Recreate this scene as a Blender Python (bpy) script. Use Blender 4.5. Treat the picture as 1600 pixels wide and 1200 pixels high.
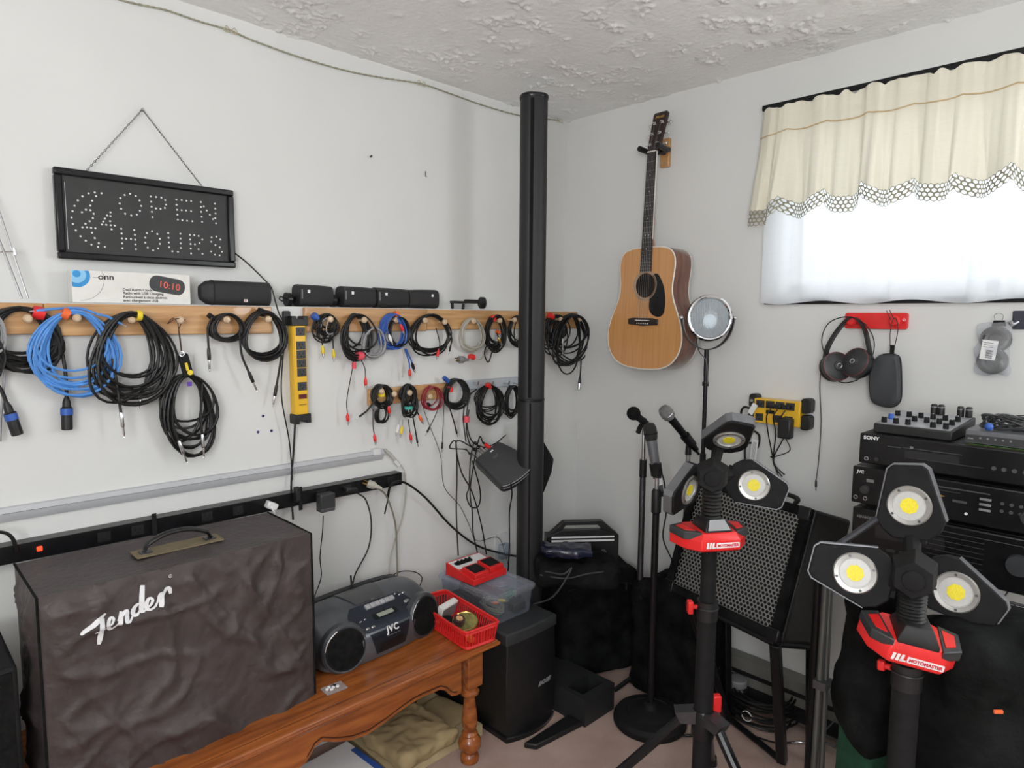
import bpy, bmesh, math, random
from mathutils import Vector, Matrix, noise, Euler
PI = math.pi
V = Vector
for o in list(bpy.data.objects): bpy.data.objects.remove(o)
COL = bpy.context.scene.collection
SC = bpy.context.scene
# ------------------------------------------------------------------ camera
FPX = 1049.0
CAM = V((-2.3639, -2.0819, 1.45))
RC = Matrix(((0.71584269, 0.06429328, -0.69529535), (-0.69822083, 0.07666757, -0.71176524), (0.00754488, 0.99498164, 0.09977283)))
cd = bpy.data.cameras.new('camera'); cam = bpy.data.objects.new('camera', cd); COL.objects.link(cam)
cam.matrix_world = Matrix.Translation(CAM) @ RC.to_4x4()
cd.sensor_width = 36.0; cd.lens = FPX * 36.0 / 1600.0; cd.clip_start = 0.02; cd.clip_end = 60
SC.camera = cam
SC.view_settings.view_transform = 'Standard'; SC.view_settings.look = 'None'
SC.view_settings.gamma = 1.0; SC.view_settings.use_curve_mapping = False
SC.view_settings.exposure = -0.16
# ------------------------------------------------------------------ world and lights
w = bpy.data.worlds.new('overcast_sky'); SC.world = w; w.use_nodes = True
nt = w.node_tree; nt.nodes.clear()
wo = nt.nodes.new('ShaderNodeOutputWorld'); bg = nt.nodes.new('ShaderNodeBackground')
bg.inputs[0].default_value = (0.86, 0.93, 1.0, 1); bg.inputs[1].default_value = 1.1
nt.links.new(bg.outputs[0], wo.inputs[0])
def area(name, loc, target, sx, sy, power, col=(1, 1, 1), spread=PI):
    l = bpy.data.lights.new(name, 'AREA'); l.shape = 'RECTANGLE'; l.size = sx; l.size_y = sy
    l.energy = power; l.color = col; l.spread = spread
    o = bpy.data.objects.new(name, l); COL.objects.link(o); o.location = loc
    o.rotation_euler = (V(target) - V(loc)).to_track_quat('-Z', 'Y').to_euler()
    return o
area('window_daylight', (0.42, -1.62, 1.95), (-1.6, -1.0, 1.45), 1.25, 0.8, 9.5, (0.93, 0.97, 1.0))
area('added_rear_fill', (-3.6, -2.9, 1.6), (-0.5, -0.9, 1.0), 0.9, 0.7, 36, (0.97, 0.98, 1.0))  # fill light added behind the camera to brighten the right wall
area('added_side_fill', (0.05, -3.15, 1.75), (-1.8, 0.0, 1.2), 0.75, 0.6, 26, (0.95, 0.98, 1.0))  # out-of-view fill, added to light the left wall from the right
area('added_ceiling_fill', (-2.9, -2.6, 1.55), (-2.7, -2.4, 3.0), 0.3, 0.3, 44, (0.985, 0.995, 1.0))  # added upward fill for the ceiling, no lamp stands here

# ------------------------------------------------------------------ helpers
def D(u, v, dep): return CAM + RC @ V(((u - 800) / FPX, -(v - 600) / FPX, -1.0)) * dep
def _pl(u, v, i, c):
    r = RC @ V(((u - 800) / FPX, -(v - 600) / FPX, -1.0)); return CAM + r * ((c - CAM[i]) / r[i])
def L(u, v, o=0.093): return _pl(u, v, 1, -o)       # a point o metres in front of the left wall
def W(u, v, o=0.0): return _pl(u, v, 0, -o)         # a point o metres in front of the right (window) wall
def F(u, v, z=0.0): return _pl(u, v, 2, z)          # a point at height z
def frame(o, x, y):                                  # local frame: origin, x axis, y axis (approx)
    x = V(x).normalized(); z = x.cross(V(y)).normalized(); y = z.cross(x)
    m = Matrix((x, y, z)).transposed().to_4x4(); m.translation = V(o); return m
def FL(p): return frame(p, (1, 0, 0), (0, 0, 1))     # x along wall to the right, y up, z out of the left wall
def FR(p): return frame(p, (0, -1, 0), (0, 0, 1))    # same for the right wall
def TR(x, y, z, rz=0): return Matrix.Translation((x, y, z)) @ Matrix.Rotation(rz, 4, 'Z')
RX = lambda a: Matrix.Rotation(a, 4, 'X'); RY = lambda a: Matrix.Rotation(a, 4, 'Y'); RZ = lambda a: Matrix.Rotation(a, 4, 'Z')
TT = lambda x, y, z: Matrix.Translation((x, y, z))

def mat(name, col, rough=0.5, metal=0.0, var=0.06, scale=30.0, bump=0.0, bscale=None, spec=0.5, col2=None, stretch=(1, 1, 1), trans=0.0, alpha=1.0, emit=None, coat=0.0, detail=4.0):
    m = bpy.data.materials.new(name); m.use_nodes = True; n = m.node_tree.nodes; l = m.node_tree.links
    b = n['Principled BSDF']
    tc = n.new('ShaderNodeTexCoord'); mp = n.new('ShaderNodeMapping'); mp.inputs['Scale'].default_value = stretch
    l.new(tc.outputs['Object'], mp.inputs[0])
    nz = n.new('ShaderNodeTexNoise'); nz.inputs['Scale'].default_value = scale; nz.inputs['Detail'].default_value = detail
    l.new(mp.outputs[0], nz.inputs['Vector'])
    cr = n.new('ShaderNodeValToRGB'); c2 = col2 if col2 else tuple(min(1, c * (1 + var) + var * 0.01) for c in col)
    c1 = col if col2 else tuple(c * (1 - var) for c in col)
    cr.color_ramp.elements[0].color = (*c1, 1); cr.color_ramp.elements[1].color = (*c2, 1)
    cr.color_ramp.elements[0].position = 0.3; cr.color_ramp.elements[1].position = 0.7
    l.new(nz.outputs['Fac'], cr.inputs[0]); l.new(cr.outputs[0], b.inputs['Base Color'])
    b.inputs['Roughness'].default_value = rough; b.inputs['Metallic'].default_value = metal
    b.inputs['Specular IOR Level'].default_value = spec; b.inputs['Coat Weight'].default_value = coat
    b.inputs['Transmission Weight'].default_value = trans; b.inputs['Alpha'].default_value = alpha
    if emit: b.inputs['Emission Color'].default_value = (*emit[:3], 1); b.inputs['Emission Strength'].default_value = emit[3]
    if bump:
        n2 = n.new('ShaderNodeTexNoise'); n2.inputs['Scale'].default_value = bscale or scale * 4; n2.inputs['Detail'].default_value = 3
        l.new(mp.outputs[0], n2.inputs['Vector']); bp = n.new('ShaderNodeBump'); bp.inputs['Strength'].default_value = bump; bp.inputs['Distance'].default_value = 0.01
        l.new(n2.outputs['Fac'], bp.inputs['Height']); l.new(bp.outputs[0], b.inputs['Normal'])
    return m

class MB:
    def __init__(s): s.bm = bmesh.new(); s.mi = 0
    def _fin(s, vs, T):
        if T is not None:
            for v in vs: v.co = T @ v.co
    def _face(s, vs):
        try:
            f = s.bm.faces.new(vs); f.material_index = s.mi; return f
        except ValueError: return None
    def box(s, c, size, T=None):
        x, y, z = [a / 2 for a in size]; c = V(c)
        vs = [s.bm.verts.new(c + V((sx * x, sy * y, sz * z))) for sx in (-1, 1) for sy in (-1, 1) for sz in (-1, 1)]
        for q in ((0, 1, 3, 2), (4, 6, 7, 5), (0, 4, 5, 1), (2, 3, 7, 6), (0, 2, 6, 4), (1, 5, 7, 3)): s._face([vs[i] for i in q])
        s._fin(vs, T); return s
    def prism(s, pts, z0, z1, T=None, taper=None):
        a = [s.bm.verts.new((p[0], p[1], z0)) for p in pts]
        cx = sum(p[0] for p in pts) / len(pts); cy = sum(p[1] for p in pts) / len(pts); t = taper or 1
        b = [s.bm.verts.new((cx + (p[0] - cx) * t, cy + (p[1] - cy) * t, z1)) for p in pts]
        s._face(list(reversed(a))); s._face(b); n = len(pts)
        for i in range(n): s._face([a[i], a[(i + 1) % n], b[(i + 1) % n], b[i]])
        s._fin(a + b, T); return s
    def lathe(s, prof, T=None, seg=24):                    # prof: (r, z) around local z
        rings = []
        for r, z in prof:
            if r < 1e-6: rings.append([s.bm.verts.new((0, 0, z))])
            else: rings.append([s.bm.verts.new((r * math.cos(2 * PI * i / seg), r * math.sin(2 * PI * i / seg), z)) for i in range(seg)])
        for a, b in zip(rings, rings[1:]):
            for i in range(seg):
                j = (i + 1) % seg
                if len(a) == 1 and len(b) == 1: continue
                if len(a) == 1: s._face([a[0], b[j], b[i]][::-1])
                elif len(b) == 1: s._face([a[i], a[j], b[0]])
                else: s._face([a[i], a[j], b[j], b[i]])
        if len(rings[0]) > 1: s._face(list(reversed(rings[0])))
        if len(rings[-1]) > 1: s._face(rings[-1])
        s._fin([v for r in rings for v in r], T); return s
    def cyl(s, p0, p1, r, r1=None, seg=16, T=None):
        p0 = V(p0); p1 = V(p1); d = p1 - p0
        m = d.to_track_quat('Z', 'Y').to_matrix().to_4x4(); m.translation = p0
        if T is not None: m = T @ m
        return s.lathe([(r, 0), (r if r1 is None else r1, d.length)], m, seg)
    def ball(s, c, r, T=None, seg=16, sc=(1, 1, 1)):
        n = seg // 2; m = Matrix.Translation(c) @ Matrix.Diagonal((*sc, 1))
        if T is not None: m = T @ m
        return s.lathe([(r * math.sin(PI * i / n) if 0 < i < n else 0, -r * math.cos(PI * i / n)) for i in range(n + 1)], m, seg)
    def tube(s, pts, r, seg=6, closed=False, T=None, r1=None):
        pts = [V(p) for p in pts]; n = len(pts); rings = []; vs = []
        up = None
        for i, p in enumerate(pts):
            if closed: t = pts[(i + 1) % n] - pts[i - 1]
            else: t = pts[min(i + 1, n - 1)] - pts[max(i - 1, 0)]
            if t.length < 1e-9: t = V((0, 0, 1))
            t.normalize()
            if up is None: up = t.orthogonal().normalized()
            else:
                up = up - t * up.dot(t)
                up = up.normalized() if up.length > 1e-6 else t.orthogonal().normalized()
            b = t.cross(up); rr = r if r1 is None else r + (r1 - r) * i / (n - 1)
            ring = [s.bm.verts.new(p + (up * math.cos(2 * PI * k / seg) + b * math.sin(2 * PI * k / seg)) * rr) for k in range(seg)]
            rings.append(ring); vs += ring
        m = n if closed else n - 1
        for i in range(m):
            a, b = rings[i], rings[(i + 1) % n]
            for k in range(seg): s._face([a[k], a[(k + 1) % seg], b[(k + 1) % seg], b[k]])
        if not closed: s._face(list(reversed(rings[0]))); s._face(rings[-1])
        s._fin(vs, T); return s
    def torus(s, R, r, T=None, seg=28, ss=8, a0=0, a1=2 * PI, sc=(1, 1)):
        full = abs(a1 - a0 - 2 * PI) < 1e-6; n = seg if full else seg + 1
        return s.tube([(R * sc[0] * math.cos(a0 + (a1 - a0) * i / seg), R * sc[1] * math.sin(a0 + (a1 - a0) * i / seg), 0) for i in range(n)], r, ss, full, T)
    def grid(s, fn, nx, ny, T=None, closed=False):
        g = [[s.bm.verts.new(fn(i / nx, j / ny)) for j in range(ny + 1)] for i in range(nx + 1)]
        for i in range(nx):
            for j in range(ny): s._face([g[i][j], g[i + 1][j], g[i + 1][j + 1], g[i][j + 1]])
        s._fin([v for r in g for v in r], T); return s
    def loft(s, secs, T=None, cap=True):
        rs = [[s.bm.verts.new(p) for p in sec] for sec in secs]; n = len(secs[0])
        for a, b in zip(rs, rs[1:]):
            for i in range(n): s._face([a[i], a[(i + 1) % n], b[(i + 1) % n], b[i]])
        if cap: s._face(list(reversed(rs[0]))); s._face(rs[-1])
        s._fin([v for r in rs for v in r], T); return s
    def soft(s, size, r, T=None, n=10, amp=0.0, freq=8.0, seed=0, flat=True):   # rounded, wrinkled block centred on x,y with base at z=0
        hx, hy, hz = size[0] / 2, size[1] / 2, size[2] / 2; cache = {}; vs = []
        def vert(p):
            k = tuple(round(c, 5) for c in p)
            if k in cache: return cache[k]
            q = V((max(-hx + r, min(hx - r, p[0])), max(-hy + r, min(hy - r, p[1])), max(-hz + r, min(hz - r, p[2]))))
            d = V(p) - q
            nn = d.normalized() if d.length > 1e-9 else V((0, 0, 1))
            c = q + nn * r if d.length > 1e-9 else V(p)
            if amp:
                a = noise.noise(c * freq + V((seed * 7.3, 0, 0))) + 0.5 * noise.noise(c * freq * 2.3 + V((0, seed * 3.1, 0)))
                low = 0.15 if (flat and c.z < -hz * 0.9) else 1.0
                c = c + nn * a * amp * low
                if flat: c.z = max(c.z, -hz)
            v = s.bm.verts.new(c + V((0, 0, hz))); cache[k] = v; vs.append(v); return v
        cnt = [max(2, int(n * a / max(size))) + 2 for a in size]
        def lin(i, m, h):
            if i == 0: return -h
            if i == m: return h
            return -h + r * 0.5 + (2 * h - r) * (i - 1) / (m - 2) if m > 2 else 0.0
        for ax in range(3):
            a, b = [(1, 2), (2, 0), (0, 1)][ax]; h = (hx, hy, hz)
            for sgn in (-1, 1):
                for i in range(cnt[a]):
                    for j in range(cnt[b]):
                        q = []
                        for di, dj in ((0, 0), (1, 0), (1, 1), (0, 1)):
                            p = [0, 0, 0]; p[ax] = sgn * h[ax]; p[a] = lin(i + di, cnt[a], h[a]); p[b] = lin(j + dj, cnt[b], h[b]); q.append(vert(p))
                        if sgn < 0: q.reverse()
                        if len(set(q)) == 4: s._face(q)
        s._fin(vs, T); return s
    def text(s, body, size, T, ext=0.0006, shear=0.0, align='CENTER', bold=0.0, spacing=1.0, sx=1.0):
        c = bpy.data.curves.new('t', 'FONT'); c.body = body; c.size = size; c.extrude = ext; c.shear = shear; c.align_x = align; c.offset = bold; c.space_character = spacing; c.resolution_u = 3
        o = bpy.data.objects.new('t', c); me = bpy.data.meshes.new_from_object(o)
        n0 = len(s.bm.verts); f0 = len(s.bm.faces); s.bm.from_mesh(me)
        s.bm.verts.ensure_lookup_table(); s.bm.faces.ensure_lookup_table()
        M_ = T @ Matrix.Diagonal((sx, 1, 1, 1))
        for v in s.bm.verts[n0:]: v.co = M_ @ v.co
        for f in s.bm.faces[f0:]: f.material_index = s.mi
        bpy.data.objects.remove(o); bpy.data.curves.remove(c); bpy.data.meshes.remove(me); return s
    def build(s, name, m, parent=None, world=False, bevel=0.0, smooth=True, ang=0.6, bseg=2):
        if world and parent is not None:
            s.bm.transform(RM[parent.name].inverted())
        bmesh.ops.recalc_face_normals(s.bm, faces=s.bm.faces[:])
        me = bpy.data.meshes.new(name); s.bm.to_mesh(me); s.bm.free()
        for mm in (m if isinstance(m, (list, tuple)) else [m]): me.materials.append(mm)
        o = bpy.data.objects.new(name, me); COL.objects.link(o)
        if smooth:
            me.polygons.foreach_set('use_smooth', [True] * len(me.polygons)); me.set_sharp_from_angle(angle=ang)
        if parent is not None: o.parent = parent; RM[o.name] = RM[parent.name]
        else: RM[o.name] = Matrix.Identity(4)
        if bevel:
            b = o.modifiers.new('bevel', 'BEVEL'); b.width = bevel; b.segments = bseg; b.limit_method = 'ANGLE'; b.angle_limit = 0.7; b.harden_normals = False
        return o
RM = {}
def tag(o, label, cat, group=None):
    o['label'] = label; o['category'] = cat
    if group: o['group'] = group
    return o
def thing(name, label, cat, T, group=None):
    if isinstance(T, (tuple, list, Vector)): T = Matrix.Translation(V(T))
    o = bpy.data.objects.new(name, None); COL.objects.link(o); o.empty_display_size = 0.05
    o.matrix_world = T; RM[o.name] = T.copy(); return tag(o, label, cat, group)
def struct(o): o['kind'] = 'structure'; return o
def cat(pts, n=8):                                    # smooth curve through points
    pts = [V(p) for p in pts]
    if len(pts) < 3: return pts
    out = []; P = [pts[0] * 2 - pts[1]] + pts + [pts[-1] * 2 - pts[-2]]
    for i in range(1, len(P) - 2):
        a, b, c, d = P[i - 1:i + 3]
        for k in range(n):
            t = k / n; out.append(0.5 * ((2 * b) + (c - a) * t + (2 * a - 5 * b + 4 * c - d) * t * t + (3 * b - a - 3 * c + d) * t ** 3))
    out.append(pts[-1]); return out
def rrect(w_, h_, r, n=5, cx=0, cy=0):
    pts = []
    for sx, sy, a in ((1, 1, 0), (-1, 1, 90), (-1, -1, 180), (1, -1, 270)):
        for i in range(n + 1):
            t = math.radians(a + 90 * i / n); pts.append((cx + sx * (w_ / 2 - r) + r * math.cos(t), cy + sy * (h_ / 2 - r) + r * math.sin(t)))
    return pts
def hexweb(mb, fn, nx, ny, web=0.28):                 # honeycomb net mapped by fn(u,v) with u,v in 0..1
    cw = 1.0 / nx; ch = 1.0 / ny
    for j in range(ny):
        for i in range(nx):
            cx = (i + 0.5 + (0.5 if j % 2 else 0)) * cw; cy = (j + 0.5) * ch
            if cx + cw * 0.5 > 1.0001: continue
            o = []; q = []
            for k in range(6):
                a = PI / 6 + k * PI / 3
                ex = math.cos(a) * cw * 0.577; ey = math.sin(a) * ch * 0.667
                o.append(mb.bm.verts.new(fn(cx + ex, cy + ey))); q.append(mb.bm.verts.new(fn(cx + ex * (1 - web), cy + ey * (1 - web))))
            for k in range(6): mb._face([o[k], o[(k + 1) % 6], q[(k + 1) % 6], q[k]])

# ------------------------------------------------------------------ materials
K = {}
def mk(k, *a, **kw): K[k] = mat(k, *a, **kw); return K[k]
mk('black_plastic', (0.0075, 0.0075, 0.008), 0.45, var=0.25, scale=60, bump=0.05, bscale=600)
mk('matte_black', (0.006, 0.006, 0.0065), 0.75, var=0.25, scale=40, spec=0.3)
mk('gloss_black', (0.006, 0.006, 0.007), 0.28, var=0.2, spec=0.35)
mk('black_rubber', (0.0075, 0.0075, 0.0075), 0.45, var=0.3, scale=20, spec=0.4)
mk('black_cloth', (0.006, 0.006, 0.006), 0.95, var=0.4, scale=60, bump=0.35, bscale=500, spec=0.15)
mk('black_nylon', (0.004, 0.0045, 0.0045), 0.85, var=0.5, scale=14, bump=0.5, bscale=40, spec=0.1)
mk('charcoal', (0.03, 0.032, 0.034), 0.45, var=0.15)
mk('dark_grey', (0.06, 0.06, 0.062), 0.5, var=0.15)
mk('mid_grey', (0.2, 0.2, 0.21), 0.5, var=0.1)
mk('grey_cable', (0.30, 0.30, 0.31), 0.5, var=0.1)
mk('beige_cable', (0.42, 0.40, 0.34), 0.45, var=0.1)
mk('olive_cable', (0.22, 0.21, 0.16), 0.45, var=0.1)
mk('blue_cable', (0.085, 0.27, 0.66), 0.4, var=0.12)
mk('deep_blue', (0.03, 0.10, 0.40), 0.4, var=0.15)
mk('dark_red_cable', (0.28, 0.015, 0.03), 0.4, var=0.15)
mk('brown_cord', (0.05, 0.022, 0.02), 0.8, var=0.3)
mk('red', (0.72, 0.02, 0.02), 0.4, var=0.08)
mk('pink_red', (0.75, 0.08, 0.12), 0.6, var=0.1)
mk('orange', (0.80, 0.14, 0.03), 0.6, var=0.1)
mk('yellow', (0.80, 0.60, 0.03), 0.5, var=0.08)
mk('bar_grey_white', (0.50, 0.51, 0.53), 0.45, var=0.03)
mk('strip_yellow', (0.80, 0.47, 0.02), 0.35, var=0.05, coat=0.2)
mk('teal', (0.05, 0.4, 0.33), 0.6)
mk('purple', (0.12, 0.05, 0.4), 0.6)
mk('green', (0.02, 0.25, 0.10), 0.8, var=0.2)
mk('white_plastic', (0.72, 0.72, 0.72), 0.4, var=0.03)
mk('white_paint', (0.75, 0.75, 0.74), 0.5, var=0.03)
mk('print_white', (0.8, 0.8, 0.8), 0.5, var=0.02)
mk('silver', (0.62, 0.62, 0.64), 0.25, 1.0, var=0.06)
mk('chrome', (0.8, 0.8, 0.82), 0.08, 1.0, var=0.02)
mk('steel', (0.45, 0.45, 0.47), 0.35, 1.0, var=0.1)
mk('dark_steel', (0.09, 0.09, 0.10), 0.4, 0.8, var=0.15)
mk('gold', (0.75, 0.5, 0.15), 0.25, 1.0)
mk('satin_grey_paint', (0.16, 0.165, 0.18), 0.35, 0.4, var=0.08)
mk('led_lens', (0.55, 0.55, 0.53), 0.3, var=0.05, scale=200)
mk('led_yellow', (0.85, 0.72, 0.03), 0.5, var=0.1, scale=300)
mk('red_glow', (0.9, 0.05, 0.02), 0.4, emit=(1.0, 0.06, 0.02, 1.5))
mk('clock_red', (0.8, 0.12, 0.08), 0.5)
mk('lcd', (0.33, 0.36, 0.30), 0.3)
mk('paper', (0.74, 0.73, 0.70), 0.8, var=0.04)
mk('kraft', (0.36, 0.27, 0.14), 0.8, var=0.15, scale=9, bump=0.25, bscale=30)
mk('cardboard', (0.52, 0.42, 0.24), 0.85, var=0.08)
mk('tan_patch', (0.19, 0.15, 0.085), 0.8, var=0.15, bump=0.2, bscale=300)
mk('dot_blue', (0.01, 0.012, 0.10), 0.5)

def wood(name, a, b, rough=0.35, stretch=(1, 12, 12), scale=5.0, coat=0.3, bump=0.05):
    m = mat(name, a, rough, 0, col2=b, scale=scale, stretch=stretch, bump=bump, bscale=scale * 3, coat=coat)
    return m
K['pine'] = wood('pine', (0.40, 0.20, 0.075), (0.62, 0.37, 0.165), 0.4, (1.2, 14, 14), 5)
K['peg_wood'] = wood('peg_wood', (0.50, 0.36, 0.22), (0.62, 0.47, 0.32), 0.5, (4, 4, 4), 10)
K['table_wood'] = wood('table_wood', (0.19, 0.046, 0.010), (0.40, 0.122, 0.027), 0.27, (1.5, 12, 12), 4, 0.22)
K['spruce'] = wood('spruce', (0.55, 0.255, 0.085), (0.64, 0.33, 0.125), 0.25, (40, 1.2, 10), 3, 0.5, 0.01)
K['rosewood'] = wood('rosewood', (0.09, 0.032, 0.02), (0.21, 0.085, 0.052), 0.22, (14, 1.2, 14), 4, 0.5, 0.01)
K['neck_wood'] = wood('neck_wood', (0.24, 0.10, 0.05), (0.34, 0.16, 0.08), 0.3, (14, 1.5, 14), 4, 0.3, 0.01)
K['ebony'] = wood('ebony', (0.012, 0.009, 0.008), (0.03, 0.02, 0.018), 0.35, (14, 1.5, 14), 6, 0.1, 0.01)
def clear(name, tint, mix, rough=0.08):
    m = bpy.data.materials.new(name); m.use_nodes = True; n = m.node_tree.nodes; l = m.node_tree.links; n.clear()
    o = n.new('ShaderNodeOutputMaterial'); t = n.new('ShaderNodeBsdfTransparent'); g = n.new('ShaderNodeBsdfPrincipled'); x = n.new('ShaderNodeMixShader')
    nz = n.new('ShaderNodeTexNoise'); nz.inputs['Scale'].default_value = 40; mr = n.new('ShaderNodeMapRange'); mr.inputs[3].default_value = mix * 0.8; mr.inputs[4].default_value = mix * 1.2
    t.inputs[0].default_value = (*tint, 1); g.inputs['Base Color'].default_value = (*tint, 1); g.inputs['Roughness'].default_value = rough
    l.new(nz.outputs['Fac'], mr.inputs[0]); l.new(mr.outputs[0], x.inputs[0])
    l.new(t.outputs[0], x.inputs[1]); l.new(g.outputs[0], x.inputs[2]); l.new(x.outputs[0], o.inputs[0]); return m
K['clear_plastic'] = clear('clear_plastic', (0.80, 0.84, 0.90), 0.10)
K['clear_lid'] = clear('clear_lid', (0.82, 0.85, 0.92), 0.17)
K['clear_bag'] = clear('clear_bag', (0.92, 0.93, 0.95), 0.18)
K['window_glass'] = clear('window_glass', (0.97, 0.98, 0.98), 0.06, 0.02)
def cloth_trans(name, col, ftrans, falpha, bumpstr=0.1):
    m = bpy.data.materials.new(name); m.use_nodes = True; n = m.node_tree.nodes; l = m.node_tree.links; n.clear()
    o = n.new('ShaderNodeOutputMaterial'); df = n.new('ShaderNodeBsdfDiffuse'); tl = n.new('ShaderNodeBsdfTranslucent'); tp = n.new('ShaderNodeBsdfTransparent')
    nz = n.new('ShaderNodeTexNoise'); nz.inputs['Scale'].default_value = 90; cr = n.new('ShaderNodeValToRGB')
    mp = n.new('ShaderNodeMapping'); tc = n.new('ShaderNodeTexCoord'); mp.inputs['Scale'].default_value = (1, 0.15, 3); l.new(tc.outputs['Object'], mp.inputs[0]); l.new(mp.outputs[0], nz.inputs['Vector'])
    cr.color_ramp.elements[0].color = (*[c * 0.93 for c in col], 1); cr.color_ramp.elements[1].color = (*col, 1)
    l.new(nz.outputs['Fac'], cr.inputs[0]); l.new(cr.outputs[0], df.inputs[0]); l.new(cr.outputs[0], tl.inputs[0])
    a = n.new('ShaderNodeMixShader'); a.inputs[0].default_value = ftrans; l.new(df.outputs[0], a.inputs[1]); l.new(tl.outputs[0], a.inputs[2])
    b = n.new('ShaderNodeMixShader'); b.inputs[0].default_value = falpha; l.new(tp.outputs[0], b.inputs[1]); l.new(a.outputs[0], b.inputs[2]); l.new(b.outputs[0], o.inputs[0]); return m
K['sheer'] = cloth_trans('sheer_white', (0.93, 0.95, 0.98), 0.62, 0.86)
K['valance'] = cloth_trans('cream_valance', (0.88, 0.84, 0.70), 0.17, 0.95)
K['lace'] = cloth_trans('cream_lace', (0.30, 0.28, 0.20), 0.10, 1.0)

# ------------------------------------------------------------------ room
def wallmat(name, c, bump, sc):
    m = mat(name, c, 0.75, 0, var=0.025, scale=2.2, bump=bump, bscale=sc, spec=0.2); return m
K['wall_white'] = wallmat('wall_white_paint', (0.69, 0.695, 0.68), 0.03, 22)
K['ceiling_white'] = wallmat('ceiling_texture_paint', (0.87, 0.87, 0.86), 0.25, 60)
ZC = 2.328
X0, Y0 = -3.7, -3.7
mb = MB()
prof = [(0.12, 0), (-0.093, 0), (-0.093, 1.470), (-0.087, 1.4765), (0.0, 1.4765), (0.0, ZC + 0.1), (0.12, ZC + 0.1)]
mb.loft([[(x, p[0], p[1]) for p in prof] for x in (X0, 0.12)])
struct(mb.build('wall_left', K['wall_white'], bevel=0.0, smooth=False))
# right wall with a window opening, plus an unseen one added for the side fill
WY0, WY1, WZ0, WZ1 = -2.25, -1.02, 1.535, 2.12
mb = MB()
for (a, b, c, d) in ((Y0, -3.6, 0, ZC + 0.1), (-2.7, WY0, 0, ZC + 0.1), (-3.6, -2.7, 0, 1.4), (-3.6, -2.7, 2.12, ZC + 0.1), (WY1, 0.0, 0, ZC + 0.1), (WY0, WY1, 0, WZ0), (WY0, WY1, WZ1, ZC + 0.1)):
    mb.box((0.09, (a + b) / 2, (c + d) / 2), (0.18, b - a, d - c))
struct(mb.build('wall_right', K['wall_white'], smooth=False))
mb = MB()
for (a, b, c, d) in ((Y0, -3.4, 0, ZC + 0.1), (-2.4, 0.1, 0, ZC + 0.1), (-3.4, -2.4, 0, 1.2), (-3.4, -2.4, 2.0, ZC + 0.1)):  # unseen gap added in this wall for the rear fill
    mb.box((X0 - 0.06, (a + b) / 2, (c + d) / 2), (0.12, b - a, d - c))
struct(mb.build('wall_back', K['wall_white'], smooth=False))
struct(MB().box((X0 / 2, Y0 - 0.06, (ZC + 0.1) / 2), (-X0 + 0.3, 0.12, ZC + 0.1)).build('wall_front', K['wall_white'], smooth=False))
# ceiling with a knocked-down plaster relief
def ceil_h(x, y):
    p = V((x, y, 0.0))
    patch = 0.7 * noise.noise(p * 4.1 + V((2, 7, 0))) + noise.noise(p * V((1, 1, 1)).x * 12.5 + V((5, 1, 0)))
    k = max(0.0, min(1.0, (patch - 0.06) * 3.5))
    wv = V((1, 1, 0)) * noise.noise(p * 14) * 0.9
    rid = 1 - abs(noise.noise(p * 38 + V((3, 9, 2)) + wv)) * 3.4
    h = max(0.0, rid) ** 2 * k * 0.0048 + max(0.0, noise.noise(p * 64 + wv) - 0.10) * 0.012 * k
    return h + noise.noise(p * 95) * 0.0008
def cg(a, b):
    x = X0 + (0.1 - X0) * a; y = Y0 + (0.1 - Y0) * b; return (x, y, ZC - ceil_h(x, y))
mb = MB(); mb.grid(cg, 620, 620)
mb.box((X0 / 2, Y0 / 2, ZC + 0.06), (-X0 + 0.3, -Y0 + 0.3, 0.1))
struct(mb.build('ceiling', K['ceiling_white'], ang=3.0))
cm = mat('carpet_pinkish_beige', (0.66, 0.46, 0.385), 0.95, var=0.2, scale=7, bump=1.0, bscale=420, spec=0.1, col2=(0.80, 0.60, 0.52))
struct(MB().box((X0 / 2, Y0 / 2, -0.04), (-X0 + 0.3, -Y0 + 0.3, 0.08)).build('floor', cm, smooth=False))
struct(MB().box((-0.28, -0.099, 0.045), (0.5, 0.012, 0.09)).box((-2.3, -0.099, 0.045), (2.6, 0.012, 0.09)).build('baseboard_left', K['white_paint'], bevel=0.002))
# window 1
mb = MB(); ym = (WY0 + WY1) / 2; zm = (WZ0 + WZ1) / 2; wl = WY1 - WY0; wh = WZ1 - WZ0
for yy in (WY0 + 0.02, ym, WY1 - 0.02): mb.box((0.11, yy, zm), (0.06, 0.04, wh))
for zz in (WZ0 + 0.02, WZ1 - 0.02): mb.box((0.11, ym, zz), (0.06, wl, 0.04))
win = struct(mb.build('window_1', K['white_paint'], bevel=0.003))
MB().box((0.115, ym, zm), (0.005, wl - 0.06, wh - 0.06)).build('glass', K['window_glass'], win)
mb = MB()
mb.box((-0.006, ym, WZ0 - 0.024), (0.012, wl + 0.1, 0.020)).box((-0.006, ym, WZ1 + 0.018), (0.012, wl + 0.1, 0.03))
mb.build('window_trim', K['matte_black'], win, bevel=0.002)
mb = MB()
for yy in (-3.38, -2.42): mb.box((X0 - 0.06, yy, 1.6), (0.06, 0.04, 0.8))
for zz in (1.22, 1.98): mb.box((X0 - 0.06, -2.9, zz), (0.06, 1.0, 0.04))
w2 = struct(mb.build('added_rear_window', K['white_paint'], bevel=0.003)); MB().box((X0 - 0.06, -2.9, 1.6), (0.005, 0.92, 0.72)).build('glass', K['window_glass'], w2)  # invented window out of view, added to go with the rear fill

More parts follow.
